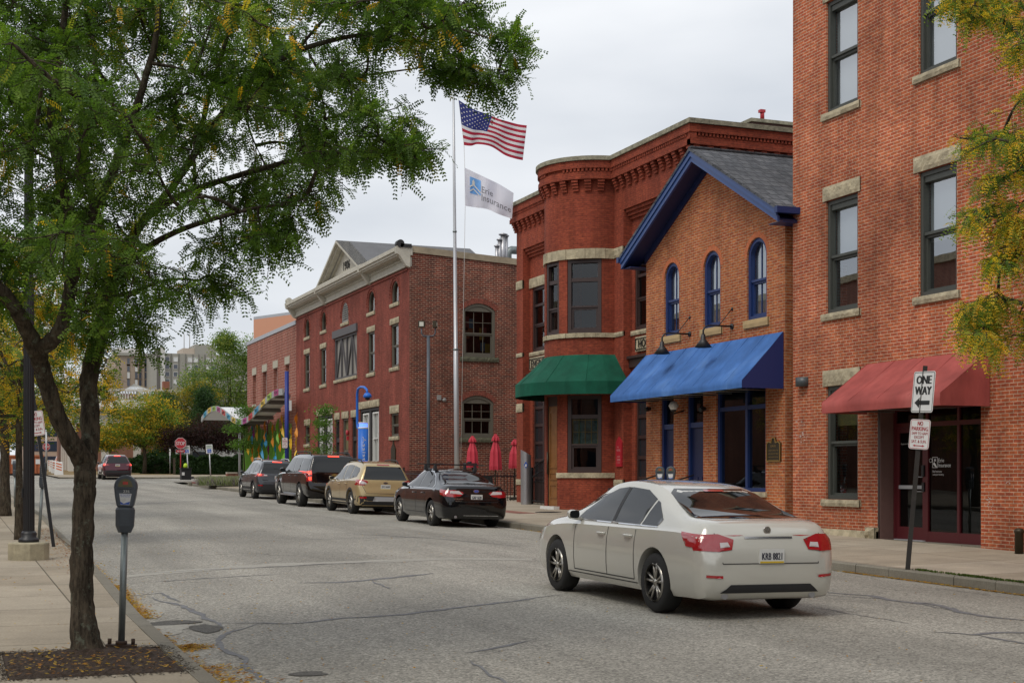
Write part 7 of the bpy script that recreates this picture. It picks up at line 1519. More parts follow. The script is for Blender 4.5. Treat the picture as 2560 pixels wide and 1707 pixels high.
# black sedan with roof rack
def det_black(root, body, patch, part, cast, band):
    for v in 'LR': part('window_trim', M['chrome'], lambda q: band(q, [(1.0, 1.05), (1.2, 1.185), (1.4, 1.29), (1.75, 1.40), (2.2, 1.425), (2.56, 1.4), (2.87, 1.29), (3.22, 1.1)], v, .018, .006)); part('window_trim', M['chrome'], lambda q: band(q, [(1.06, .972), (3.3, .972)], v, .016, .006)); part('window_trim', M['chrome'], lambda q: band(q, [(1.0, 1.06), (1.07, .972)], v, .02, .006))
    for s in (-1, 1): part('light_lens', M['lampclear'], lambda q: (patch(q, [(s*.36, .84), (s*.70, .86), (s*.70, .92), (s*.46, .93), (s*.40, .87)], 'B', .012, .04)), root)
    part('boot_seam', M['plastic'], lambda q: (band(q, [(-.62, .92), (-.56, .66), (.56, .66), (.62, .92)], 'B', .012)))
    h, n = cast(0, .93, 'B'); q = MB(); fr = Fr((0, h.y-.012, 0), (1, 0, 0), (0, -1, 0)); q.prism([fr.p(.08*math.cos(a), .935+.042*math.sin(a), 0) for a in np.linspace(0, 5.9, 16)], [fr.p(.08*math.cos(a), .935+.042*math.sin(a), .012) for a in np.linspace(0, 5.9, 16)]); b = q.build('emblem', M['chrome'], body)
    q = MB(); q.prism([fr.p(.068*math.cos(a), .935+.033*math.sin(a), .0125) for a in np.linspace(0, 5.9, 14)], [fr.p(.068*math.cos(a), .935+.033*math.sin(a), .0135) for a in np.linspace(0, 5.9, 14)]); q.build('emblem_field', M['signblue'], b)
    q = MB(); [q.prism([fr.p(cx+s_*k[0], .937+cz+s_*k[1], .0136) for k in ((1, 0), (0, 1), (-1, 0), (0, -1))], [fr.p(cx+s_*k[0], .937+cz+s_*k[1], .015) for k in ((1, 0), (0, 1), (-1, 0), (0, -1))]) for cx, cz, s_ in ((-.04, .008, .014), (.0, .014, .009), (.02, -.004, .009), (.04, .01, .009), (.0, -.014, .009))]; q.build('emblem_stars', M['chrome'], b)
    q = MB(); h, n = cast(-.5, .72, 'B'); f2 = Fr((0, h.y-.01, 0), (1, 0, 0), (0, -1, 0)); text(q, 'SUBARU', f2, -.50, .73, .24, .03, .004, .002); text(q, 'LEGACY', f2, -.50, .675, .16, .022, .004); q.build('lettering', M['chrome'], body)
    part('bumper_trim', M['chrome'], lambda q: band(q, [(-.35, .315), (.6, .315)], 'B', .012, .01))
    q = MB(); q.tube([(-.55, .02, .27), (-.55, .3, .27)], .035, 10); q.build('exhaust', M['steel'], root)
    for y in (1.75, 2.55):
        q = MB(); zr = 1.60; q.tube([(-.80, y, zr), (.80, y, zr)], .017, 8); q.box(-.8, .8, y-.035, y+.035, zr-.008, zr+.012); r_ = q.build('roof_rack_bar', M['plastic'], root)
        for s in (-1, 1): q = MB(); q.prism([(s*.56-.05, y-.05, 1.43), (s*.56+.05, y-.05, 1.43), (s*.56+.05, y+.05, 1.43), (s*.56-.05, y+.05, 1.43)], [(s*.56-.03, y-.04, 1.6), (s*.56+.03, y-.04, 1.6), (s*.56+.03, y+.04, 1.6), (s*.56-.03, y+.04, 1.6)]); q.build('rack_foot', M['plastic'], r_, bevel=.01)
    q = MB(); q.box(.30, .62, 1.72, 1.95, 1.62, 1.66); q.lathe([(0, 0), (.06, 0), (.06, .06), (0, .06)], (.42, 1.8, 1.64), 10); q.build('ski_clamp', M['plastic'], root)
PB = P('paint_black', (.003, .003, .004), .15)
car('parked_car', 'black sedan with roof rack bars, nearest of the cars parked at the right kerb', SED, 12.53, 34.08, PB, 1, 1, 1, detail=det_black, lights=[[(.34, .88), (.42, .80), (.62, .77), (.86, .79), (.86, .93), (.60, .95), (.38, .91)]], sidelights=[(.0, .80), (.0, .93), (.42, .96), (.30, .82)], plate_t='GAP 1620', platez=.77)
# tan compact SUV
PG = P('paint_gold', (.50, .385, .20), .3, .5)
def rails(root, y0, y1, z, x, m='plastic', h=.06):
    for s in (-1, 1): q = MB(); q.tube([(s*x, y0, z-.03), (s*x, y0+.18, z+h), (s*x, (y0+y1)/2, z+h+.02), (s*x, y1-.18, z+h), (s*x, y1, z-.05)], .022, 8); q.build('roof_rail', M[m], root)
def det_gold(root, body, patch, part, cast, band):
    rails(root, .7, 2.3, 1.63, .58); part('hatch_seam', M['plastic'], lambda q: band(q, [(-.8, 1.0), (-.62, .66), (.62, .66), (.8, 1.0)], 'B', .012))
    part('skid_plate', M['alu'], lambda q: patch(q, [(-.42, .42), (.42, .42), (.36, .56), (-.36, .56)], 'B', .01), root)
    for s in (-1, 1):
        part('light_lens', M['lampclear'], lambda q: patch(q, [(s*.62, .93), (s*.82, .95), (s*.76, 1.04), (s*.60, .98)], 'B', .012, .04), root); part('reflector', M['taillight'], lambda q: patch(q, [(s*.62, .50), (s*.82, .50), (s*.82, .56), (s*.62, .56)], 'B', .012, .04), root)
    h, n = cast(0, .98, 'B'); fr = Fr((0, h.y-.01, 0), (1, 0, 0), (0, -1, 0)); q = MB(); q.prism([fr.p(.075*math.cos(a), .99+.03*math.sin(a), 0) for a in np.linspace(0, 5.9, 16)], [fr.p(.075*math.cos(a), .99+.03*math.sin(a), .012) for a in np.linspace(0, 5.9, 16)]); b = q.build('emblem', M['chrome'], body)
    q = MB(); q.prism([fr.p(.068*math.cos(a), .99+.024*math.sin(a), .0122) for a in np.linspace(0, 5.9, 16)], [fr.p(.068*math.cos(a), .99+.024*math.sin(a), .014) for a in np.linspace(0, 5.9, 16)]); q.build('emblem_field', M['platedark'], b)
    q = MB(); text(q, 'Ford', fr, 0, .99, .08, .026, .0152); q.build('lettering', M['chrome'], b); part('brake_light', M['taillight'], lambda q: patch(q, [(-.2, 1.525), (.2, 1.525), (.2, 1.555), (-.2, 1.555)], 'B', .01, .05), root)
    q = MB(); h, n = cast(-.55, .92, 'B'); text(q, 'Escape', Fr((0, h.y-.01, 0), (1, 0, 0), (0, -1, 0)), -.56, .80, .2, .035, .003); q.build('lettering', M['chrome'], body)
car('parked_car', 'gold compact SUV parked behind the black sedan', SUV, 12.55, 42.25, PG, 1.0, 1, 1, detail=det_gold, lights=[[(.55, 1.0), (.68, .90), (.9, .90), (.9, 1.05), (.74, 1.08), (.58, 1.04)]], sidelights=[(.0, .92), (.0, 1.06), (.38, 1.08), (.28, .96)], cladding=.46, plate_t='JTC-5439', platez=.86)
# big black SUV
PS = P('paint_black_suv', (.005, .003, .003), .14)
def det_big(root, body, patch, part, cast, band):
    rails(root, .7, 3.1, 1.86, .70, 'plastic', .07)
    part('brake_light', M['taillit'], lambda q: patch(q, [(-.2, 1.775), (.2, 1.775), (.2, 1.81), (-.2, 1.81)], 'B', .012, .05), root)
    for s in (-1, 1):
        part('brake_lamp', M['taillit'], lambda q: patch(q, [(s*.82, 1.16), (s*.92, 1.16), (s*.92, 1.25), (s*.82, 1.25)], 'B', .016, .04), root); part('brake_lamp', M['taillit'], lambda q: patch(q, [(s*.82, .96), (s*.92, .96), (s*.92, 1.06), (s*.82, 1.06)], 'B', .016, .04), root)
    h, n = cast(0, 1.16, 'B'); fr = Fr((0, h.y-.015, 0), (1, 0, 0), (0, -1, 0)); bt = [(-.11, -.02), (-.04, -.02), (-.03, -.045), (.05, -.045), (.04, -.02), (.11, -.02), (.1, .02), (.04, .02), (.03, .045), (-.05, .045), (-.04, .02), (-.1, .02)]
    q = MB(); q.prism([fr.p(a, 1.15+b, 0) for a, b in bt], [fr.p(a, 1.15+b, .014) for a, b in bt]); q.build('emblem', M['gold'], body); part('tailgate_trim', M['chrome'], lambda q: band(q, [(-.36, 1.19), (.36, 1.19)], 'B', .014, .01))
    q = MB(); f2 = Fr((0, cast(-.6, .9, 'B')[0].y-.01, 0), (1, 0, 0), (0, -1, 0)); text(q, 'TAHOE', f2, -.60, .78, .3, .05, .004, .003); text(q, 'Suburban', f2, -.60, .86, .28, .035, .004); q.build('lettering', M['chrome'], body)
    for s in (-1, 1): q = MB(); q.box(s*.98-.08, s*.98+.08, 1.75, 3.9, .36, .41); q.build('running_board', M['steel'], root); part('window_trim', M['plastic'], lambda q: band(q, [(.4, 1.215), (3.95, 1.195)], 'L' if s < 0 else 'R', .02, .006))
car('parked_car', 'large black SUV with lit brake lights, parked between the gold and grey cars', BIG, 12.55, 48.5, PS, 1, 1, .985, detail=det_big, lights=[[(.80, .90), (.97, .90), (.97, 1.30), (.80, 1.30)]], plate_t='KMW 5104', platez=.98)
PR = P('paint_grey', (.055, .058, .065), .3, .5)
def det_grey(root, body, patch, part, cast, band):
    rails(root, .7, 2.4, 1.62, .58, 'alu'); part('brake_light', M['taillit'], lambda q: patch(q, [(-.2, 1.53), (.2, 1.53), (.2, 1.56), (-.2, 1.56)], 'B', .012, .05), root)
    for s in (-1, 1): part('brake_lamp', M['taillit'], lambda q: patch(q, [(s*.72, .98), (s*.84, .98), (s*.84, 1.04), (s*.72, 1.04)], 'B', .014, .04), root); part('reflector', M['taillight'], lambda q: patch(q, [(s*.66, .55), (s*.84, .55), (s*.84, .6), (s*.66, .6)], 'B', .012, .04), root); part('light_lens', M['lampclear'], lambda q: patch(q, [(s*.46, .97), (s*.62, .97), (s*.60, 1.02), (s*.48, 1.02)], 'B', .014, .04), root)
    q = MB(); f2 = Fr((0, cast(-.6, .8, 'B')[0].y-.01, 0), (1, 0, 0), (0, -1, 0)); text(q, 'RAV4', f2, -.56, .80, .2, .04, .004, .003); q.build('lettering', M['chrome'], body)
car('parked_car', 'dark grey compact SUV, farthest of the cars parked at the right kerb', SUV, 12.75, 58.5, PR, 1.0, 1, 1.0, detail=det_grey, lights=[[(.44, .96), (.62, .95), (.9, .93), (.9, 1.07), (.6, 1.05)]], sidelights=[(.0, .95), (.0, 1.06), (.35, 1.07), (.28, .98)], cladding=.5, plate_t='LDX 7215', platez=.9)
PM = P('paint_maroon', (.075, .008, .018), .25, .3)
def det_mar(root, body, patch, part, cast, band):
    rails(root, .7, 2.4, 1.62, .58, 'alu'); part('brake_light', M['taillit'], lambda q: patch(q, [(-.2, 1.53), (.2, 1.53), (.2, 1.57), (-.2, 1.57)], 'B', .012, .05), root)
    for s in (-1, 1): part('brake_lamp', M['taillit'], lambda q: (patch(q, [(s*.84, .93), (s*.87, .93), (s*.87, 1.05), (s*.84, 1.05)], 'B', .014, .04), patch(q, [(s*.76, .93), (s*.84, .93), (s*.84, .95), (s*.76, .95)], 'B', .014, .04), patch(q, [(s*.76, 1.03), (s*.84, 1.03), (s*.84, 1.05), (s*.76, 1.05)], 'B', .014, .04)), root)
mz = car('moving_car', 'maroon SUV with lit brake lights stopped at the crossing far down the street', SUV, 11.1, 103.2, PM, 1.075, 1.08, 1.08, 'cars on the carriageway', detail=det_mar, lights=[[(.5, .98), (.72, .92), (.9, .90), (.9, 1.07), (.72, 1.05)]], cladding=.5, plate_t='ZWR 402', platez=.95, roll=0)
# off-white sedan passing in the foreground
PW = P('paint_pearl', (.58, .565, .505), .22, .25)
def det_white(root, body, patch, part, cast, band):
    for v in 'LR':
        part('window_trim', M['chrome'], lambda q: band(q, [(1.06, .972), (3.3, .972)], v, .014, .006)); part('pillar', M['plastic'], lambda q: patch(q, [(2.2, .99), (2.2, 1.405), (2.28, 1.405), (2.28, .99)], v, .006)); part('sill_line', M['plastic'], lambda q: band(q, [(1.42, .30), (3.42, .30)], v, .01, .004))
    for s in (-1, 1): part('light_lens', M['lampclear'], lambda q: patch(q, [(s*.50, .80), (s*.62, .79), (s*.62, .845), (s*.52, .85)], 'B', .012, .04), root); part('reflector', M['taillight'], lambda q: patch(q, [(s*.6, .46), (s*.78, .47), (s*.78, .50), (s*.6, .49)], 'B', .010, .04), root)
    part('boot_seam', M['plastic'], lambda q: (band(q, [(-.66, .95), (-.60, .62), (.60, .62), (.66, .95)], 'B', .010)))
    part('bumper_insert', M['plastic'], lambda q: patch(q, [(-.62, .30), (.62, .30), (.5, .39), (-.5, .39)], 'B', .006), root); part('boot_trim', M['chrome'], lambda q: band(q, [(-.3, .90), (.3, .90)], 'B', .022, .008))
    q = MB(); [q.tube([(s*.55, .03, .26), (s*.55, .3, .26)], .035, 10) for s in (-1, 1)]; q.build('exhaust', M['steel'], root)
    part('third_brake_light', M['taillight'], lambda q: patch(q, [(-.13, 1.375), (.13, 1.375), (.13, 1.395), (-.13, 1.395)], 'B', .01, .05), root)
    h, n = cast(0, .96, 'B'); q = MB(); q.lathe([(.045, 0), (.045, .012), (.03, .012), (.03, 0)], (0, h.y-.015, .965), 16, 'y'); q.build('emblem', M['chrome'], body)
car('moving_car', 'off-white sedan driving away in the foreground lane', SED, 8.32, 13.35, PW, .985, 1, 1.0, 'cars on the carriageway', detail=det_white, lights=[[(.44, .88), (.48, .77), (.64, .75), (.87, .76), (.87, .93), (.62, .94)]], sidelights=[(.0, .78), (.0, .92), (.46, .95), (.30, .80)], plate_t='KRB 8821', platez=.70, roll=.01)
# far cars at the end of the street
PO = P('paint_orange', (.45, .10, .03), .3); c0 = on_g(156, 1171, 0); t = car('far_car', 'orange SUV beyond the striped barricades at the end of the street', SUV, c0.x, c0.y, PO, 1.03, 1, 1, 'cars at the far end of the street', roll=0); t.location.z = gz(c0.y)
PD = P('paint_dark', (.03, .035, .045), .3); c0 = on_g(246, 1172, 0); t = car('far_car', 'dark car seen behind the distant no right turn sign', SED, c0.x+1, c0.y+6, PD, 1, 1, 1, 'cars at the far end of the street', roll=0, rz=1.2); t.location.z = gz(c0.y)
# ---------------------------------------------------------------- trees and plants
def leafmat(name, trans=.5):
    m, t, b = nodes(name); at = t.nodes.new('ShaderNodeAttribute'); at.attribute_name = 'tint'
    t.links.new(at.outputs['Color'], b.inputs['Base Color']); b.inputs['Roughness'].default_value = .55; b.inputs['Specular IOR Level'].default_value = .35
    tr = t.nodes.new('ShaderNodeBsdfTranslucent'); g = t.nodes.new('ShaderNodeMixRGB'); g.blend_type = 'MULTIPLY'; g.inputs['Fac'].default_value = 1; g.inputs['Color2'].default_value = (1.25, 1.35, .7, 1)
    t.links.new(at.outputs['Color'], g.inputs['Color1']); t.links.new(g.outputs[0], tr.inputs[0])
    mx = t.nodes.new('ShaderNodeMixShader'); mx.inputs[0].default_value = trans; t.links.new(b.outputs[0], mx.inputs[1]); t.links.new(tr.outputs[0], mx.inputs[2])
    t.links.new(mx.outputs[0], t.nodes['Material Output'].inputs[0]); return m
LM = leafmat('leaf')
def quads_obj(name, V, col, parent=None, kind=None, m=None):
    """V (N,4,3) quads, col (N,3)"""
    N_ = len(V); me = D.meshes.new(name); o_ = np.array(ORG[parent.name]) if parent is not None else np.zeros(3)
    co = (V-o_).reshape(-1, 3).astype(np.float32); me.vertices.add(4*N_); me.vertices.foreach_set('co', co.ravel()); me.loops.add(4*N_); me.loops.foreach_set('vertex_index', np.arange(4*N_, dtype=np.int32))
    me.polygons.add(N_); me.polygons.foreach_set('loop_start', np.arange(0, 4*N_, 4, dtype=np.int32)); me.update(calc_edges=True)
    a = me.attributes.new('tint', 'FLOAT_COLOR', 'FACE'); c4 = np.concatenate([col, np.ones((N_, 1))], 1).astype(np.float32); a.data.foreach_set('color', c4.ravel())
    me.materials.append(m or LM); o = mesh_obj(name, me, parent)
    if kind: o['kind'] = kind
    return o
def unit(a): return a/np.maximum(np.linalg.norm(a, axis=-1, keepdims=True), 1e-9)
def pinnate(base, dirn, L_, col, pairs=8, lw=.030, lh=.0085, droop=.35):
    """compound leaves: base (N,3), dirn (N,3), L (N,), col (N,3) -> leaflet quads"""
    N_ = len(base); t = np.linspace(.12, 1, pairs)[None, :, None]; dn = unit(dirn); L3 = L_[:, None, None]
    P = base[:, None]+dn[:, None]*t*L3; P[..., 2] -= (t[..., 0]**2)*droop*L_[:, None]
    ax = dn[:, None]+np.array([0, 0, -1.0])*2*droop*t; ax = unit(ax); up = rng.normal(size=(N_, 1, 3))*.55+np.array([0, 0, 1.0]); s = unit(np.cross(ax, up)); out = []; cols = []
    for sg in (-1, 1):
        d = unit(s*sg+ax*.35+rng.normal(size=(N_, pairs, 3))*.16); d[..., 2] -= .22; w_ = lw*(1-.35*np.abs(t-.5))*rng.uniform(.85, 1.15, (N_, pairs, 1))*(L3/.16)**.5
        h = unit(ax-d*np.sum(ax*d, -1, keepdims=True))*lh*(L3/.16)**.5
        q = np.stack([P, P+d*w_*.45+h, P+d*w_, P+d*w_*.45-h], 2); out.append(q.reshape(-1, 4, 3)); cols.append(np.repeat(col[:, None], pairs, 1).reshape(-1, 3)*rng.uniform(.82, 1.2, (N_*pairs, 1)))
    return np.concatenate(out), np.concatenate(cols)
GR = np.array([(.052, .100, .014), (.070, .126, .017), (.095, .156, .020), (.042, .082, .014)]); YE = np.array([(.46, .32, .025), (.38, .29, .03), (.5, .29, .02)]); YG = np.array([(.14, .2, .03), (.2, .22, .03)])
def pick(n, pg, py, pm):
    k = rng.random(n); o = np.zeros((n, 3))
    for i in range(n):
        if k[i] < pg: o[i] = GR[rng.integers(len(GR))]
        elif k[i] < pg+py: o[i] = YE[rng.integers(len(YE))]
        else: o[i] = YG[rng.integers(len(YG))]
    return o
def curve(a, b, bow, n=7, jit=.04):
    a, b = Vector(a), Vector(b); L_ = (b-a).length; s = Vector(rng.normal(size=3))*jit*L_; return [a.lerp(b, t)+(Vector((0, 0, 1))*bow*L_+s)*4*t*(1-t) for t in [i/n for i in range(n+1)]]
def crown_tree(name, label, base, limbs, centers, group=None, spread=.42, twigs=9, leaves=8, leafL=.15, pg=.9, py=.04, pm=.06, pairs=8, droop=.35, brad=.016, drift=None, barkm='bark', yfun=None, lw=.030, lh=.0085, gain=1.0):
    """limbs: list of (points, radii); centers: list of crown clump centres"""
    root = thing(name, label, 'tree', base, group); q = MB()
    for i, (pts, rad) in enumerate(limbs):
        P = []; R = []
        n = len(pts)-1; m = n*6
        for k in range(m+1):
            t = k/m; p = catm([tuple(x) for x in pts], t); j = min(rad[min(int(t*n), n)], .05)*.12; P.append(p+Vector((random.uniform(-j, j), random.uniform(-j, j), 0))); x = t*n; a = min(int(x), n-1); R.append((rad[a]+(rad[a+1]-rad[a])*(x-a))*random.uniform(.95, 1.06))
        q.tube(P, R, 14 if rad[0] > .06 else 8)
    q.build('trunk', M[barkm], root)
    S_ = [Vector(p) for pts, rad in limbs for p in [catm([tuple(x) for x in pts], k/(len(pts)*4)) for k in range(len(pts)*4+1)][len(pts)*(1 if len(pts) > 3 else 0):]]
    A_ = np.array([tuple(p) for p in S_]); q = MB(); nodes_ = list(map(tuple, A_)); LB, LD, LL, LC = [], [], [], []
    order = sorted(centers, key=lambda c: np.min(np.linalg.norm(A_-np.array(c), axis=1)))
    for c in order:
        NA = np.array(nodes_); c_ = np.array(c); d = np.linalg.norm(NA-c_, axis=1); d = d+np.where(NA[:, 2] > c_[2]+.4, .5, 0); i = int(np.argmin(d)); a = Vector(NA[i]); b = Vector(c)
        pl = curve(a, b, .06, 6, .06); r0 = brad*(.6+min(1.2, (b-a).length)); q.tube(pl, [r0*(1-.75*k/6) for k in range(7)], 5, True, False)
        nodes_ += [tuple(p) for p in pl[2:]]; axis = (b-a).normalized()
        pgc = pg if yfun is None else yfun(c)
        spr = spread(c) if callable(spread) else spread
        for k in range(twigs):
            s = pl[3+int(random.random()*3.99)]; dv = (Vector(rng.normal(size=3))*.8+axis*.7); dv.z = dv.z*.42-.04; dv.normalize(); e = s+dv*spr*random.uniform(.5, 1.15)
            tw = curve(s, e, -.04, 4, .07); tw = [p-Vector((0, 0, .12*spr*(j/4)**2)) for j, p in enumerate(tw)]; q.tube(tw, [.005, .0045, .004, .003, .002], 4, True, False)
            n = max(2, int(leaves*random.uniform(.7, 1.3)))
            for j in range(n):
                t = .15+.85*(j+random.random()*.6)/n; x = min(t, .999)*4; ii = int(x); p = tw[ii].lerp(tw[ii+1], x-ii); ld = Vector(rng.normal(size=3)); ld = ld-dv*ld.dot(dv); ld = ld.normalized()+dv*.55; ld.z -= .22; LB.append(tuple(p)); LD.append(tuple(ld)); LL.append(leafL*random.uniform(.7, 1.25))
            LC.append((pgc, n))
    q.build('branches', M[barkm], root, recalc=False)
    col = np.concatenate([pick(n, pgc, (1-pgc)*py/(py+pm), 0) for pgc, n in LC]); tone = np.concatenate([np.full(n, rng.uniform(.75, 1.3)) for _, n in LC]); col = col*tone[:, None]*gain
    V, Cc = pinnate(np.array(LB), np.array(LD), np.array(LL), col, pairs, lw, lh, droop); o = quads_obj('crown', V, Cc, root); return root
def samp(poly, n, dfun, mind=38):
    out = []; xs = [p[0] for p in poly]; ys = [p[1] for p in poly]; pp = []; tr = 0
    while len(out) < n and tr < 60000:
        tr += 1; x, y = random.uniform(min(xs), max(xs)), random.uniform(min(ys), max(ys))
        if not inpoly((x, y), poly): continue
        d = dfun(x, y)
        if any(abs(x-a)+abs(y-b) < mind and abs(d-c) < .8 for a, b, c in pp): continue
        pp.append((x, y, d)); out.append(tuple(at_d(x, y, d)))
    return out
# the near honey locust
tb = Vector((1.12, 12.55, lwalk(12.5)-.03)); dd = 12.1
Z = lambda x, y, d=12.1: at_d(x, y, d)
trunk = ([Z(222, 1650), Z(214, 1600), Z(205, 1500), Z(205, 1380), Z(210, 1260), Z(213, 1195), Z(206, 1150), Z(176, 1102, 12.0), Z(137, 1020, 11.9), Z(108, 930, 11.8), Z(90, 870, 11.7)], [.19, .125, .10, .096, .09, .095, .088, .078, .072, .069, .076])
limbs = [trunk, ([Z(212, 1180), Z(224, 1120, 12.2), Z(225, 1030, 12.3), Z(222, 950, 12.4), Z(240, 870, 12.5), Z(262, 780, 12.6), Z(300, 650, 12.8), Z(365, 545, 13.0), Z(430, 470, 13.1)], [.075, .082, .080, .078, .075, .064, .048, .038, .028]),
 ([Z(92, 880, 11.7), Z(60, 810, 11.5), Z(20, 745, 11.3), Z(-60, 660, 11.1), Z(-160, 540, 11)], [.075, .062, .055, .045, .03]),
 ([Z(92, 878, 11.7), Z(140, 840, 11.6), Z(165, 780, 11.6), Z(178, 700, 11.6), Z(192, 625, 11.6), Z(165, 500, 11.5), Z(147, 420, 11.4), Z(130, 290, 11.3), Z(150, 140, 11.2), Z(172, -60, 11)], [.07, .06, .055, .052, .052, .045, .042, .038, .032, .022]),
 ([Z(192, 630, 11.6), Z(225, 540, 11.6), Z(268, 460, 11.7), Z(320, 330, 11.7), Z(365, 190, 11.6), Z(392, 80, 11.6), Z(400, -80, 11.6)], [.05, .047, .043, .037, .03, .025, .02]),
 ([Z(262, 785, 12.6), Z(275, 700, 12.9), Z(250, 560, 13.2), Z(210, 400, 13.4), Z(240, 240, 13.6), Z(230, 60, 13.8)], [.05, .045, .04, .035, .028, .02]),
 ([Z(430, 472, 13.1), Z(490, 380, 13.0), Z(560, 280, 12.8), Z(640, 190, 12.6), Z(740, 130, 12.4), Z(860, 95, 12.2), Z(1000, 75, 12.0), Z(1120, 68, 11.9), Z(1220, 95, 11.9)], [.034, .033, .03, .027, .023, .019, .015, .011, .006]),
 ([Z(365, 545, 13.0), Z(450, 490, 12.8), Z(560, 450, 12.5), Z(700, 410, 12.2), Z(850, 380, 12.0), Z(980, 385, 11.9), Z(1085, 410, 11.9)], [.034, .03, .026, .022, .017, .012, .006]),
 ([Z(262, 740, 12.6), Z(340, 640, 12.3), Z(440, 580, 12.0), Z(560, 540, 11.7), Z(670, 515, 11.5), Z(750, 515, 11.4)], [.038, .03, .024, .018, .012, .006]),
 ([Z(560, 285, 12.8), Z(640, 240, 13.4), Z(760, 200, 13.8), Z(900, 190, 14), Z(1050, 170, 14)], [.022, .019, .016, .012, .006]),
 ([Z(1000, 78, 12.0), Z(1080, 120, 12.1), Z(1160, 150, 12.1), Z(1230, 190, 12.1), Z(1290, 200, 12.1)], [.012, .010, .008, .006, .003]),
 ([Z(490, 385, 13), Z(520, 250, 12.6), Z(560, 120, 12.3), Z(600, -20, 12)], [.026, .022, .018, .012]),
 ([Z(740, 130, 12.4), Z(800, 60, 12.2), Z(880, -20, 12)], [.016, .013, .01]), ([Z(270, 745, 12.6), Z(330, 730, 12.4), Z(420, 700, 12.2), Z(500, 700, 12.1)], [.024, .018, .012, .005])]
poly = [(-220, -200), (1120, -200), (1180, -20), (1230, 40), (1265, 75), (1250, 105), (1180, 135), (1110, 115), (1040, 130), (985, 200), (950, 250), (960, 330), (1040, 370), (1065, 395), (1000, 400), (900, 400), (830, 400), (770, 470), (720, 540), (640, 560), (560, 575), (490, 610), (450, 660), (400, 710), (330, 770), (250, 810), (150, 770), (60, 750), (-220, 760)]
cent = samp(poly, 238, lambda x, y: 12.1+random.gauss(0, .75) if x > 700 else 12.2+random.gauss(0, 1.15))
cent += [tuple(at_d(x, y, d)) for x, y, d in ((520, 690, 12.0), (470, 720, 12.1), (300, 800, 12.3), (330, 830, 12.2), (250, 830, 12.4), (1180, 175, 12.1), (1245, 185, 12.1), (1285, 85, 12.1), (1290, 110, 12.1), (1150, 175, 12.1), (1215, 205, 12.1), (700, 590, 11.6), (660, 585, 11.6), (1100, 150, 12.1), (770, 480, 11.4), (730, 540, 11.5), (1010, 300, 12), (540, 720, 12.1), (200, 820, 12.3), (560, 615, 11.8), (640, 590, 11.6))]
crown_tree('honey_locust_tree', 'large near honey locust with dark green feathery leaves rising from the mulch bed', tb, limbs, cent, pg=.95, py=.03, pm=.05, gain=1.5, droop=.22, twigs=11, leaves=9, leafL=.155, spread=lambda c: .22 if c[0]*CA-c[1]*SA > -1.0-.0 and c[0]*CA-c[1]*SA > -.9 else (.30 if c[0]*CA-c[1]*SA > -1.9 else .40), yfun=lambda c: .55 if random.random() < .06 else .975)
# street trees behind it on the left pavement
def street_tree(px, pyb, label, r0, cl, th, pg, seed, n=60, sp=.7, lL=.22, tilt=0, rad=2.0, gap=2.3):
    random.seed(seed); b = on_g(px, pyb, .06); b.z = lwalk(b.y)-.02; t = [b, b+Vector((tilt*.3, 0, th*.35)), b+Vector((tilt*.6, .1, th*.7)), b+Vector((tilt, .2, th))]; lm = [(t, [r0*1.5, r0, r0*.9, r0*.8])]; tp = t[-1]
    for k in range(5):
        a = 2*math.pi*k/5+.6+seed; e = tp+Vector((math.cos(a)*rad*.8, math.sin(a)*rad*.8, 1.2+1.8*random.random())); lm.append(([tp, tp.lerp(e, .4)+Vector((0, 0, .25)), e], [r0*.6, r0*.4, r0*.18]))
    cs = []
    while len(cs) < n:
        v = Vector(rng.normal(size=3)).normalized()*random.random()**.4; c = tp+Vector((v.x*rad, v.y*rad, 1.2+v.z*gap))
        if c.z > b.z+cl: cs.append(tuple(c))
    return crown_tree('street_tree', label, b, lm, cs, 'honey locusts along the left pavement', spread=sp, twigs=6, leaves=7, leafL=lL, gain=1.3, pairs=5, pg=pg, py=.75, pm=.25, brad=.02, lw=.05, lh=.016)
street_tree(48, 1348, 'slim yellowing street tree whose trunk stands directly behind the lamp post', .07, 2.4, 2.9, .42, 3, 90, .6, .2, rad=2.1, gap=2.0)
street_tree(12, 1289, 'yellow and green street tree with flared trunk at the left edge', .13, 2.2, 2.8, .40, 5, 80, .8, .26, rad=2.8, gap=2.2)
street_tree(-70, 1260, 'yellow street tree just outside the left edge of the view', .13, 2.3, 3.0, .45, 8, 80, .9, .3, rad=3.2, gap=2.6)
# yellow-green tree reaching in from the right
random.seed(21); b = Vector((14.4, 12.6, rwalk(14.4, 12.6))); Y = lambda x, y, d=18.5: at_d(x, y, d)
lm = [([b, b+Vector((.1, 0, 1.5)), b+Vector((.1, .2, 3.0))], [.2, .14, .12])]; tp = lm[0][0][-1]
for pts in (((2640, 560, 18), (2560, 420, 18.4), (2480, 360, 18.6), (2400, 345, 18.6)), ((2660, 640, 18), (2560, 560, 18.5), (2480, 540, 18.7), (2430, 560, 18.7)), ((2680, 820, 18), (2600, 780, 18.4), (2500, 745, 18.6), (2410, 790, 18.6)), ((2680, 500, 18), (2620, 200, 18.4), (2520, 60, 18.6), (2400, 20, 18.7)), ((2700, 300, 18), (2640, -100, 18.4), (2560, -250, 18.6))):
    P3 = [at_d(*p) for p in pts]; lm.append(([tp]+P3, [.09, .06, .035, .02, .01][:len(P3)+1]))
for k in range(4): a = -.4+k*.9; e = tp+Vector((math.cos(a)*2.6, -abs(math.sin(a))*2.6, 2.5+k*.6)); lm.append(([tp, tp.lerp(e, .5)+Vector((0, 0, .4)), e], [.09, .06, .025]))
cs = []
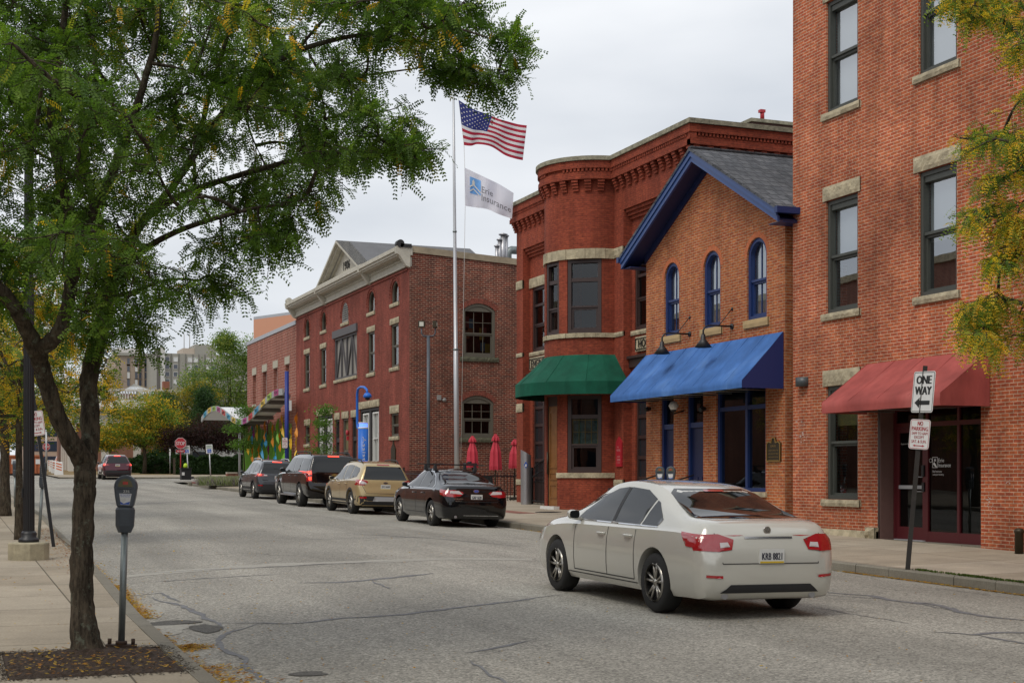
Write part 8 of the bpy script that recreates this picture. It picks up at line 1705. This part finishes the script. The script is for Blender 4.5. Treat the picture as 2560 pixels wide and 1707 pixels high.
for (x, y, rx, ry, n) in ((2500, 15, 90, 40, 16), (2400, 8, 40, 15, 5), (2560, 110, 50, 60, 8), (2560, 225, 25, 25, 2), (2470, 350, 60, 22, 8), (2540, 380, 50, 40, 9), (2510, 460, 40, 25, 5), (2460, 545, 45, 20, 7), (2540, 560, 50, 50, 10), (2560, 640, 50, 25, 5), (2490, 640, 30, 25, 4), (2440, 790, 45, 30, 8), (2520, 750, 55, 32, 9), (2475, 850, 25, 40, 6), (2570, 830, 40, 40, 5), (2640, 480, 40, 200, 14), (2660, 760, 40, 150, 8)):
    for k in range(n): p = at_d(x+random.uniform(-rx, rx), y+random.uniform(-ry, ry), 18.5+random.gauss(0, .35)); cs.append(tuple(p))
for k in range(60): v = Vector(rng.normal(size=3)).normalized()*random.random()**.4; cs.append(tuple(tp+Vector((1.6+v.x*2.6, -2.2+v.y*2.4, 2.2+v.z*2.4))))
crown_tree('honey_locust_tree', 'yellowing honey locust whose branches hang in from the right edge over the red awning', b, lm, cs, pg=.5, py=.6, pm=.4, twigs=7, leaves=7, leafL=.17, spread=.28, pairs=7, brad=.022, droop=.6, gain=1.65, yfun=lambda c: .55 if random.random() < .5 else .25)
# background trees: crowns of small leaf clumps
def bg_tree(name, label, base, h, clumps, cols, n, leaf, trunk_r=.15, group=None, th=None, barkm='bark', spiky=False, cat_=None):
    """clumps: (dx, dy, z, rx, ry, rz) ellipsoids around the base"""
    root = thing(name, label, cat_ or 'tree', base, group); b = Vector(base); q = MB(); th = th or h*.35
    q.tube([b, b+Vector((.05, 0, th*.5)), b+Vector((0, .05, th)), b+Vector((.05, 0, h*.7))], [trunk_r*1.3, trunk_r, trunk_r*.85, trunk_r*.2], 8)
    for c in clumps: e = b+Vector((c[0]*.8, c[1]*.8, c[2])); s = b+Vector((0, 0, th*.9)); q.tube([s, s.lerp(e, .5)+Vector((0, 0, .1)), e], [trunk_r*.5, trunk_r*.3, trunk_r*.1], 5)
    q.build('trunk', M[barkm], root); per = n//len(clumps); PP, CC = [], []
    for c in clumps:
        m = max(4, per//26); v = unit(rng.normal(size=(m, 3)))*rng.random((m, 1))**.45; ctr = v*np.array(c[3:6])+np.array([b.x+c[0], b.y+c[1], b.z+c[2]]); cl = np.array(cols)[rng.integers(len(cols), size=m)]*rng.uniform(.7, 1.3, (m, 1))
        k = 26; p = np.repeat(ctr, k, 0)+rng.normal(size=(m*k, 3))*np.array([1, 1, .55])*leaf*2.1; PP.append(p); CC.append(np.repeat(cl, k, 0)*rng.uniform(.8, 1.2, (m*k, 1)))
    p = np.concatenate(PP); cc_ = np.concatenate(CC); a = unit(rng.normal(size=p.shape)+(np.array([0, 0, 1.5]) if spiky else 0)); s = unit(np.cross(a, rng.normal(size=p.shape))); L3 = leaf*rng.uniform(.6, 1.3, (len(p), 1))
    V = np.stack([p-a*L3*.5, p+s*L3*.28, p+a*L3*.5, p-s*L3*.28], 1); quads_obj('crown', V, cc_, root); return root
def G(px, py, dz=.1): return tuple(on_g(px, py, dz))
gy = [(.13, .23, .035), (.15, .24, .035), (.5, .34, .03), (.6, .38, .03), (.3, .3, .04), (.07, .14, .025)]
b = G(361, 1184); bg_tree('honey_locust_tree', 'yellow and green honey locust in front of the white hall, left of the stop sign', b, 7.4, [(-2.5, 0, 3.4, 1.9, 1.8, 1.0), (-1.4, .3, 5.0, 2.0, 1.8, 1.5), (.6, 0, 5.8, 2.1, 1.8, 1.5), (1.9, .2, 4.4, 1.7, 1.7, 1.3), (0, -.3, 4.0, 2.4, 2, 1.3), (-3.3, 0, 2.8, 1.1, 1.2, .8), (.3, .5, 3.0, 2.4, 1.6, .8)], gy, 26000, .17, .16)
dg_ = [(.035, .08, .026), (.028, .065, .022), (.05, .095, .028)]; pu = [(.045, .018, .02), (.06, .026, .026), (.03, .018, .015)]
b = at_d(520, HY, 126); b.z = gz(b.y)-.1; bg_tree('purple_leaf_tree', 'dark purple leaved tree with spreading pale limbs below the wavy canopy', tuple(b), 5.6, [(-2.8, 0, 3.2, 1.8, 1.6, 1.2), (0, 0, 4.2, 2.4, 1.8, 1.2), (2.6, 0, 3.3, 1.8, 1.6, 1.2), (-.5, .5, 3.2, 3.2, 1.5, .9), (1.5, 0, 2.9, 1.5, 1.2, .7)], pu, 22000, .16, .16, th=1.2)
def far(px, d, dz=0): p = at_d(px, HY, d); return (p.x, p.y, gz(p.y)-.1)
bg_tree('evergreen_tree', 'dark narrow evergreen beside the yellow honey locust', far(418, 134), 8.2, [(0, 0, 2.5, 1.5, 1.4, 1.6), (0, 0, 4.5, 1.2, 1.2, 1.6), (0, 0, 6.4, .8, .8, 1.5)], dg_, 12000, .18, .14)
bg_tree('yellow_tree', 'bright yellow tree behind the dark evergreens', far(462, 142), 10, [(-1.5, 0, 6.8, 2.0, 1.8, 1.6), (1.5, 0, 7.8, 1.8, 1.8, 1.5), (0, 0, 5.0, 2.6, 2, 1.8)], [(.32, .25, .03), (.4, .28, .03), (.16, .18, .03), (.1, .14, .03)], 15000, .2, .16)
bg_tree('evergreen_tree', 'dark broad evergreen in the centre of the far tree group', far(512, 138), 8.6, [(0, 0, 3, 1.6, 1.6, 1.8), (0, 0, 5.4, 1.2, 1.2, 1.7), (0, 0, 7.2, .8, .8, 1.4)], dg_, 12000, .2, .15)
bg_tree('tall_green_tree', 'tall green tree with light tips rising beside the banded brick annex', far(575, 148), 15, [(-3, 0, 9, 2.2, 2, 2.4), (0, 0, 11, 2.4, 2, 2.6), (2.5, 0, 12.2, 2.2, 2, 2.4), (-1, 0, 7, 3, 2, 2.2), (2.5, 0, 8, 2.6, 2, 2.4), (-.5, 0, 13.5, 1.2, 1.2, 1.3)], [(.13, .22, .045), (.19, .28, .06), (.26, .30, .06), (.09, .15, .035)], 26000, .2, .2)
bg_tree('mixed_green_tree', 'low dark green tree mass behind the purple tree', far(560, 143), 7, [(-3, 0, 4, 2.4, 2, 2), (1, 0, 4.6, 2.4, 2, 2.2), (4, 0, 4, 2.4, 2, 2)], [(.03, .07, .02), (.04, .085, .022)], 14000, .2, .15)
for i, (px, d, h, lb) in enumerate(((300, 168, 6, 'green tree left of the maroon car behind the far signs'), (262, 150, 5, 'small dark tree behind the distant stop sign'), (205, 190, 9, 'green tree in front of the white hall corner'), (20, 128, 8, 'dark tree behind the orange dumpster at the left edge'), (66, 160, 9, 'yellow green tree behind the lamp post far down the street'), (-40, 120, 9, 'dense tree beyond the crossing outside the left edge'))):
    bg_tree('background_tree', lb, far(px, d), h, [(-.5, 0, h*.62, h*.24, 1.6, h*.22), (.8, 0, h*.75, h*.2, 1.5, h*.2), (0, 0, h*.45, h*.26, 1.5, h*.15)], [(.03, .06, .018), (.05, .09, .02)]+([(.3, .2, .02)] if i in (4,) else []), 7000, .2, .14, 'background trees')
# small pale tree by the wall and sapling at the brick corner
lg = [(.10, .20, .035), (.13, .24, .04), (.08, .16, .03)]
b = at_x(810, 1200, 15.6); b.z = rwalk(15.6, b.y); bg_tree('young_tree', 'slender young tree with light green tiers in front of the pediment building', tuple(b), 4.4, [(0, 0, 1.9, .8, .6, .16), (0, 0, 2.5, .55, .5, .14), (-.1, 0, 3.1, .4, .4, .14), (.05, 0, 3.7, .3, .3, .2)], lg, 2600, .09, .035)
b = on_g(609, 1207, .12); bg_tree('young_tree', 'slender young tree with loose light green leaves at the brick corner', tuple(b), 5.4, [(0, 0, 2.3, .9, .7, .25), (-.3, 0, 3.2, .7, .6, .3), (.1, 0, 4.2, .55, .5, .4)], lg, 3200, .11, .04)
# clipped hedges and low shrubs
def shrub(label, px, d, rx, rz, cols, n=5000, leaf=.09, name='clipped_shrub', group='clipped shrubs on the bank', ry=1.2):
    b = far(px, d); root = thing(name, label, 'shrub', b, group); m = n; v = unit(rng.normal(size=(m, 3))); v[:, 2] = np.abs(v[:, 2]); wob = 1+.06*np.sin(v[:, :1]*9)+.05*np.cos(v[:, 1:2]*11+v[:, 2:3]*7); p = v*np.array([rx, ry, rz])*wob*rng.uniform(.9, 1.03, (m, 1))+np.array(b)
    a = unit(rng.normal(size=p.shape)+v*.6); s = unit(np.cross(a, rng.normal(size=p.shape))); L3 = leaf*rng.uniform(.6, 1.4, (m, 1)); cc_ = np.array(cols)[rng.integers(len(cols), size=m)]*rng.uniform(.75, 1.25, (m, 1))
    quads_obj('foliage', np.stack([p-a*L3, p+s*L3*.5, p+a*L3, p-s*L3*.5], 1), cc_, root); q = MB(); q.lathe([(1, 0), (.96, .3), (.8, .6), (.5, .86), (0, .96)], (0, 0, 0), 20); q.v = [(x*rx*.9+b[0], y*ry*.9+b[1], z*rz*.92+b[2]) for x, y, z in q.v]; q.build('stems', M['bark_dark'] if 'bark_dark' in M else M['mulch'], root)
hg = [(.018, .045, .012), (.025, .058, .014), (.035, .075, .018)]
for i, (px, d, rx, rz, lb) in enumerate(((338, 132, 1.3, 1.6, 'rounded clipped shrub left of the yellow tree trunk'), (372, 134, 1.7, 2.0, 'rounded clipped shrub just right of the yellow tree trunk'), (395, 127, 1.6, 1.4, 'low wide clipped shrub in front of the others'), (398, 136, 1.7, 2.4, 'tall rounded clipped shrub behind the low wide one'), (430, 132, 1.8, 2.0, 'rounded clipped shrub left of the stop sign'))): shrub(lb, px, d, rx, rz, hg)
def hedge(px0, px1, d, h):
    a, b = far(px0, d), far(px1, d); Yh_ = a[1]; x0, x1 = a[0], XY(px1, Yh_); z0 = gz(Yh_)-.1; root = thing('clipped_hedge', 'long dark green clipped hedge behind the parking signs', 'hedge', (x0, Yh_, z0)); m = 26000
    u = rng.random((m, 1)); f = rng.random((m, 1)) < .6; hh = h*(1+.06*np.sin(u*17)+.04*np.sin(u*41)); z = np.where(f, rng.random((m, 1))*hh, hh*rng.uniform(.93, 1.03, (m, 1))); y = np.where(f, rng.uniform(-.08, .1, (m, 1)), rng.random((m, 1))*1.8); y = y+np.where(f, .25*(z/h)**3, 0)
    p = np.concatenate([x0+u*(x1-x0), Yh_+y, z0+z], 1); a_ = unit(rng.normal(size=p.shape)); s = unit(np.cross(a_, rng.normal(size=p.shape))); L3 = .09*rng.uniform(.6, 1.4, (m, 1)); cc_ = np.array(hg)[rng.integers(3, size=m)]*rng.uniform(.75, 1.25, (m, 1))
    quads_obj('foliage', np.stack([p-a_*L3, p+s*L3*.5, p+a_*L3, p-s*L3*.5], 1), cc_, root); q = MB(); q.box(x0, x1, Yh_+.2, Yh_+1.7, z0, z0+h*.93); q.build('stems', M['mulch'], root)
hedge(440, 640, 122, 1.75)
# flower bed grasses at the brick corner, moss and grass tufts
def tuft(name, cx, cy, rx, ry, h, cols, n, zf, w_=.012, label=None):
    r_ = np.sqrt(rng.random(n)); a = rng.random(n)*2*math.pi; x, y = cx+rx*r_*np.cos(a), cy+ry*r_*np.sin(a); z = np.array([zf(i, j) for i, j in zip(x, y)]); p = np.stack([x, y, z], 1); d = np.stack([rng.normal(size=n)*.35, rng.normal(size=n)*.35, np.ones(n)], 1)*h*rng.uniform(.5, 1.1, (n, 1)); s = unit(np.cross(d, rng.normal(size=(n, 3))))*w_
    V = np.stack([p-s, p+s, p+d*.6+s*.8, p+d], 1); o = quads_obj(name, V, np.array(cols)[rng.integers(len(cols), size=n)], None, 'stuff'); return o
c0 = on_g(581, 1212, .12); tag(tuft('flower_bed', c0.x, c0.y, 1.9, 1.6, .5, [(.3, .34, .2), (.22, .28, .12), (.4, .4, .33), (.25, .18, .3)], 9000, lambda x, y: gz(y)+.12, .02), 'pale grassy flower bed at the brick corner', 'flower bed')
for (a, b, n) in (((2250, 1428), (2390, 1441), 120), ((2390, 1441), (2560, 1464), 420)):
    p0, p1 = on_g(*a, .05), on_g(*b, .05); m = n; t = rng.random(m)**1.4
    x = KX+.14+rng.normal(size=m)*.03; y = p0.y+(p1.y-p0.y)*t; p = np.stack([x, y, np.array([rwalk(i, j)+.004 for i, j in zip(x, y)])], 1); d = np.stack([rng.normal(size=m)*.5, rng.normal(size=m)*.5, np.ones(m)], 1)*.025; s = unit(np.cross(d, rng.normal(size=(m, 3))))*.01
    quads_obj('moss', np.stack([p-s, p+s, p+d+s, p+d-s], 1), np.array([(.05, .085, .012), (.08, .12, .02)])[rng.integers(2, size=m)], None, 'stuff')
# mulch chips strewn over the paving round the bed
n = 1500; side = rng.random(n); x = np.where(side < .5, rng.uniform(PIT[0]-.1, PIT[1]+.05, n), np.where(side < .75, PIT[0]-np.abs(rng.normal(size=n))*.05, PIT[1]+np.abs(rng.normal(size=n))*.05)); y = np.where(side < .5, np.where(rng.random(n) < .5, PIT[2]-np.abs(rng.normal(size=n))*.07, PIT[3]+np.abs(rng.normal(size=n))*.05), rng.uniform(PIT[2], PIT[3], n))
a = rng.random(n)*6.28; d = np.stack([np.cos(a), np.sin(a), rng.normal(size=n)*.2], 1)*.016; s = np.stack([-np.sin(a), np.cos(a), rng.normal(size=n)*.2], 1)*.006; p = np.stack([x, y, np.array([lwalk(j)+.006 for j in y])], 1)
quads_obj('mulch_chips', np.stack([p-d, p+s, p+d, p-s], 1), np.array([(.04, .025, .016), (.07, .045, .03), (.025, .018, .012)])[rng.integers(3, size=n)], None, 'stuff')
# fallen leaves
def litter(name, xs, ys, zs_, cols=None, size=.022):
    n = len(xs); p = np.stack([xs, ys, zs_], 1); a = rng.random(n)*6.28; L3 = size*rng.uniform(.6, 1.5, (n, 1)); d = np.stack([np.cos(a), np.sin(a), rng.normal(size=n)*.15], 1); s = np.stack([-np.sin(a), np.cos(a), rng.normal(size=n)*.3], 1)
    V = np.stack([p-d*L3, p+s*L3*.38, p+d*L3, p-s*L3*.38], 1); V[..., 2] += .006; cols = cols or [(.55, .33, .04), (.5, .24, .03), (.42, .28, .05), (.3, .13, .03)]; quads_obj(name, V, np.array(cols)[rng.integers(len(cols), size=n)]*rng.uniform(.7, 1.2, (n, 1)), None, 'stuff')
def gut(n, y0, y1, side, sd, p=1.0):
    y = rng.uniform(y0, y1, n); dx = np.abs(rng.normal(size=n))*sd; x = np.array([kl(v) for v in y])+dx+.01 if side < 0 else KX-dx-.01; return x, y, np.array([road_z(a, b) for a, b in zip(x, y)])+.004+rng.random(n)*.012
for a in ((900, 10.3, 12.4, -1, .22), (1500, 12, 15.2, -1, .07), (2600, 16.2, 20.5, -1, .10), (700, 20, 30, -1, .08), (350, 9, 11, -1, .5), (1800, 10, 19.5, 1, .035), (500, 19, 34, 1, .05)): litter('fallen_leaves', *gut(*a))
c0 = on_g(475, 1620, -.08); n = 420; a = rng.normal(size=(n, 2))*np.array([.10, .10]); x, y = c0.x+a[:, 0], c0.y+a[:, 1]; litter('fallen_leaves', x, y, np.array([road_z(i, j) for i, j in zip(x, y)])+.005+.03*np.exp(-(a**2).sum(1)/.01)*rng.random(n))
n = 1500; x = rng.uniform(2, 13.3, n); x = np.where(rng.random(n) < .45, 2+np.abs(rng.normal(size=n))*1.6, x); y = 8.5+rng.random(n)**1.3*30; litter('fallen_leaves', x, y, np.array([road_z(i, j) for i, j in zip(x, y)])+.003, None, .016)
n = 420; x = rng.uniform(PIT[0], PIT[1], n); y = rng.uniform(PIT[2], PIT[3], n); litter('fallen_leaves', x, y, np.array([lwalk(j)+.03 for j in y]), None, .02)
n = 260; x = rng.uniform(-.4, 1.75, n); y = 10+rng.random(n)**1.5*20; litter('fallen_leaves', x, y, np.array([lwalk(j)+.004 for j in y]), None, .016)
n = 700; x = -.02+rng.normal(size=n)*.025; y = 10+rng.random(n)**1.2*16; litter('fallen_leaves', x, y, np.array([lwalk(j)+.004 for j in y]), [(.3, .2, .03), (.12, .09, .04), (.45, .3, .05)], .016)
n = 900; x = np.array([kl(v) for v in np.linspace(21, 34, n)])-.1-np.abs(rng.normal(size=n))*.25; y = np.linspace(21, 34, n); litter('fallen_leaves', x, y, np.array([lwalk(j)+.006 for j in y]), [(.28, .1, .03), (.2, .07, .03), (.4, .2, .04)], .02)
print('objects', len(D.objects))
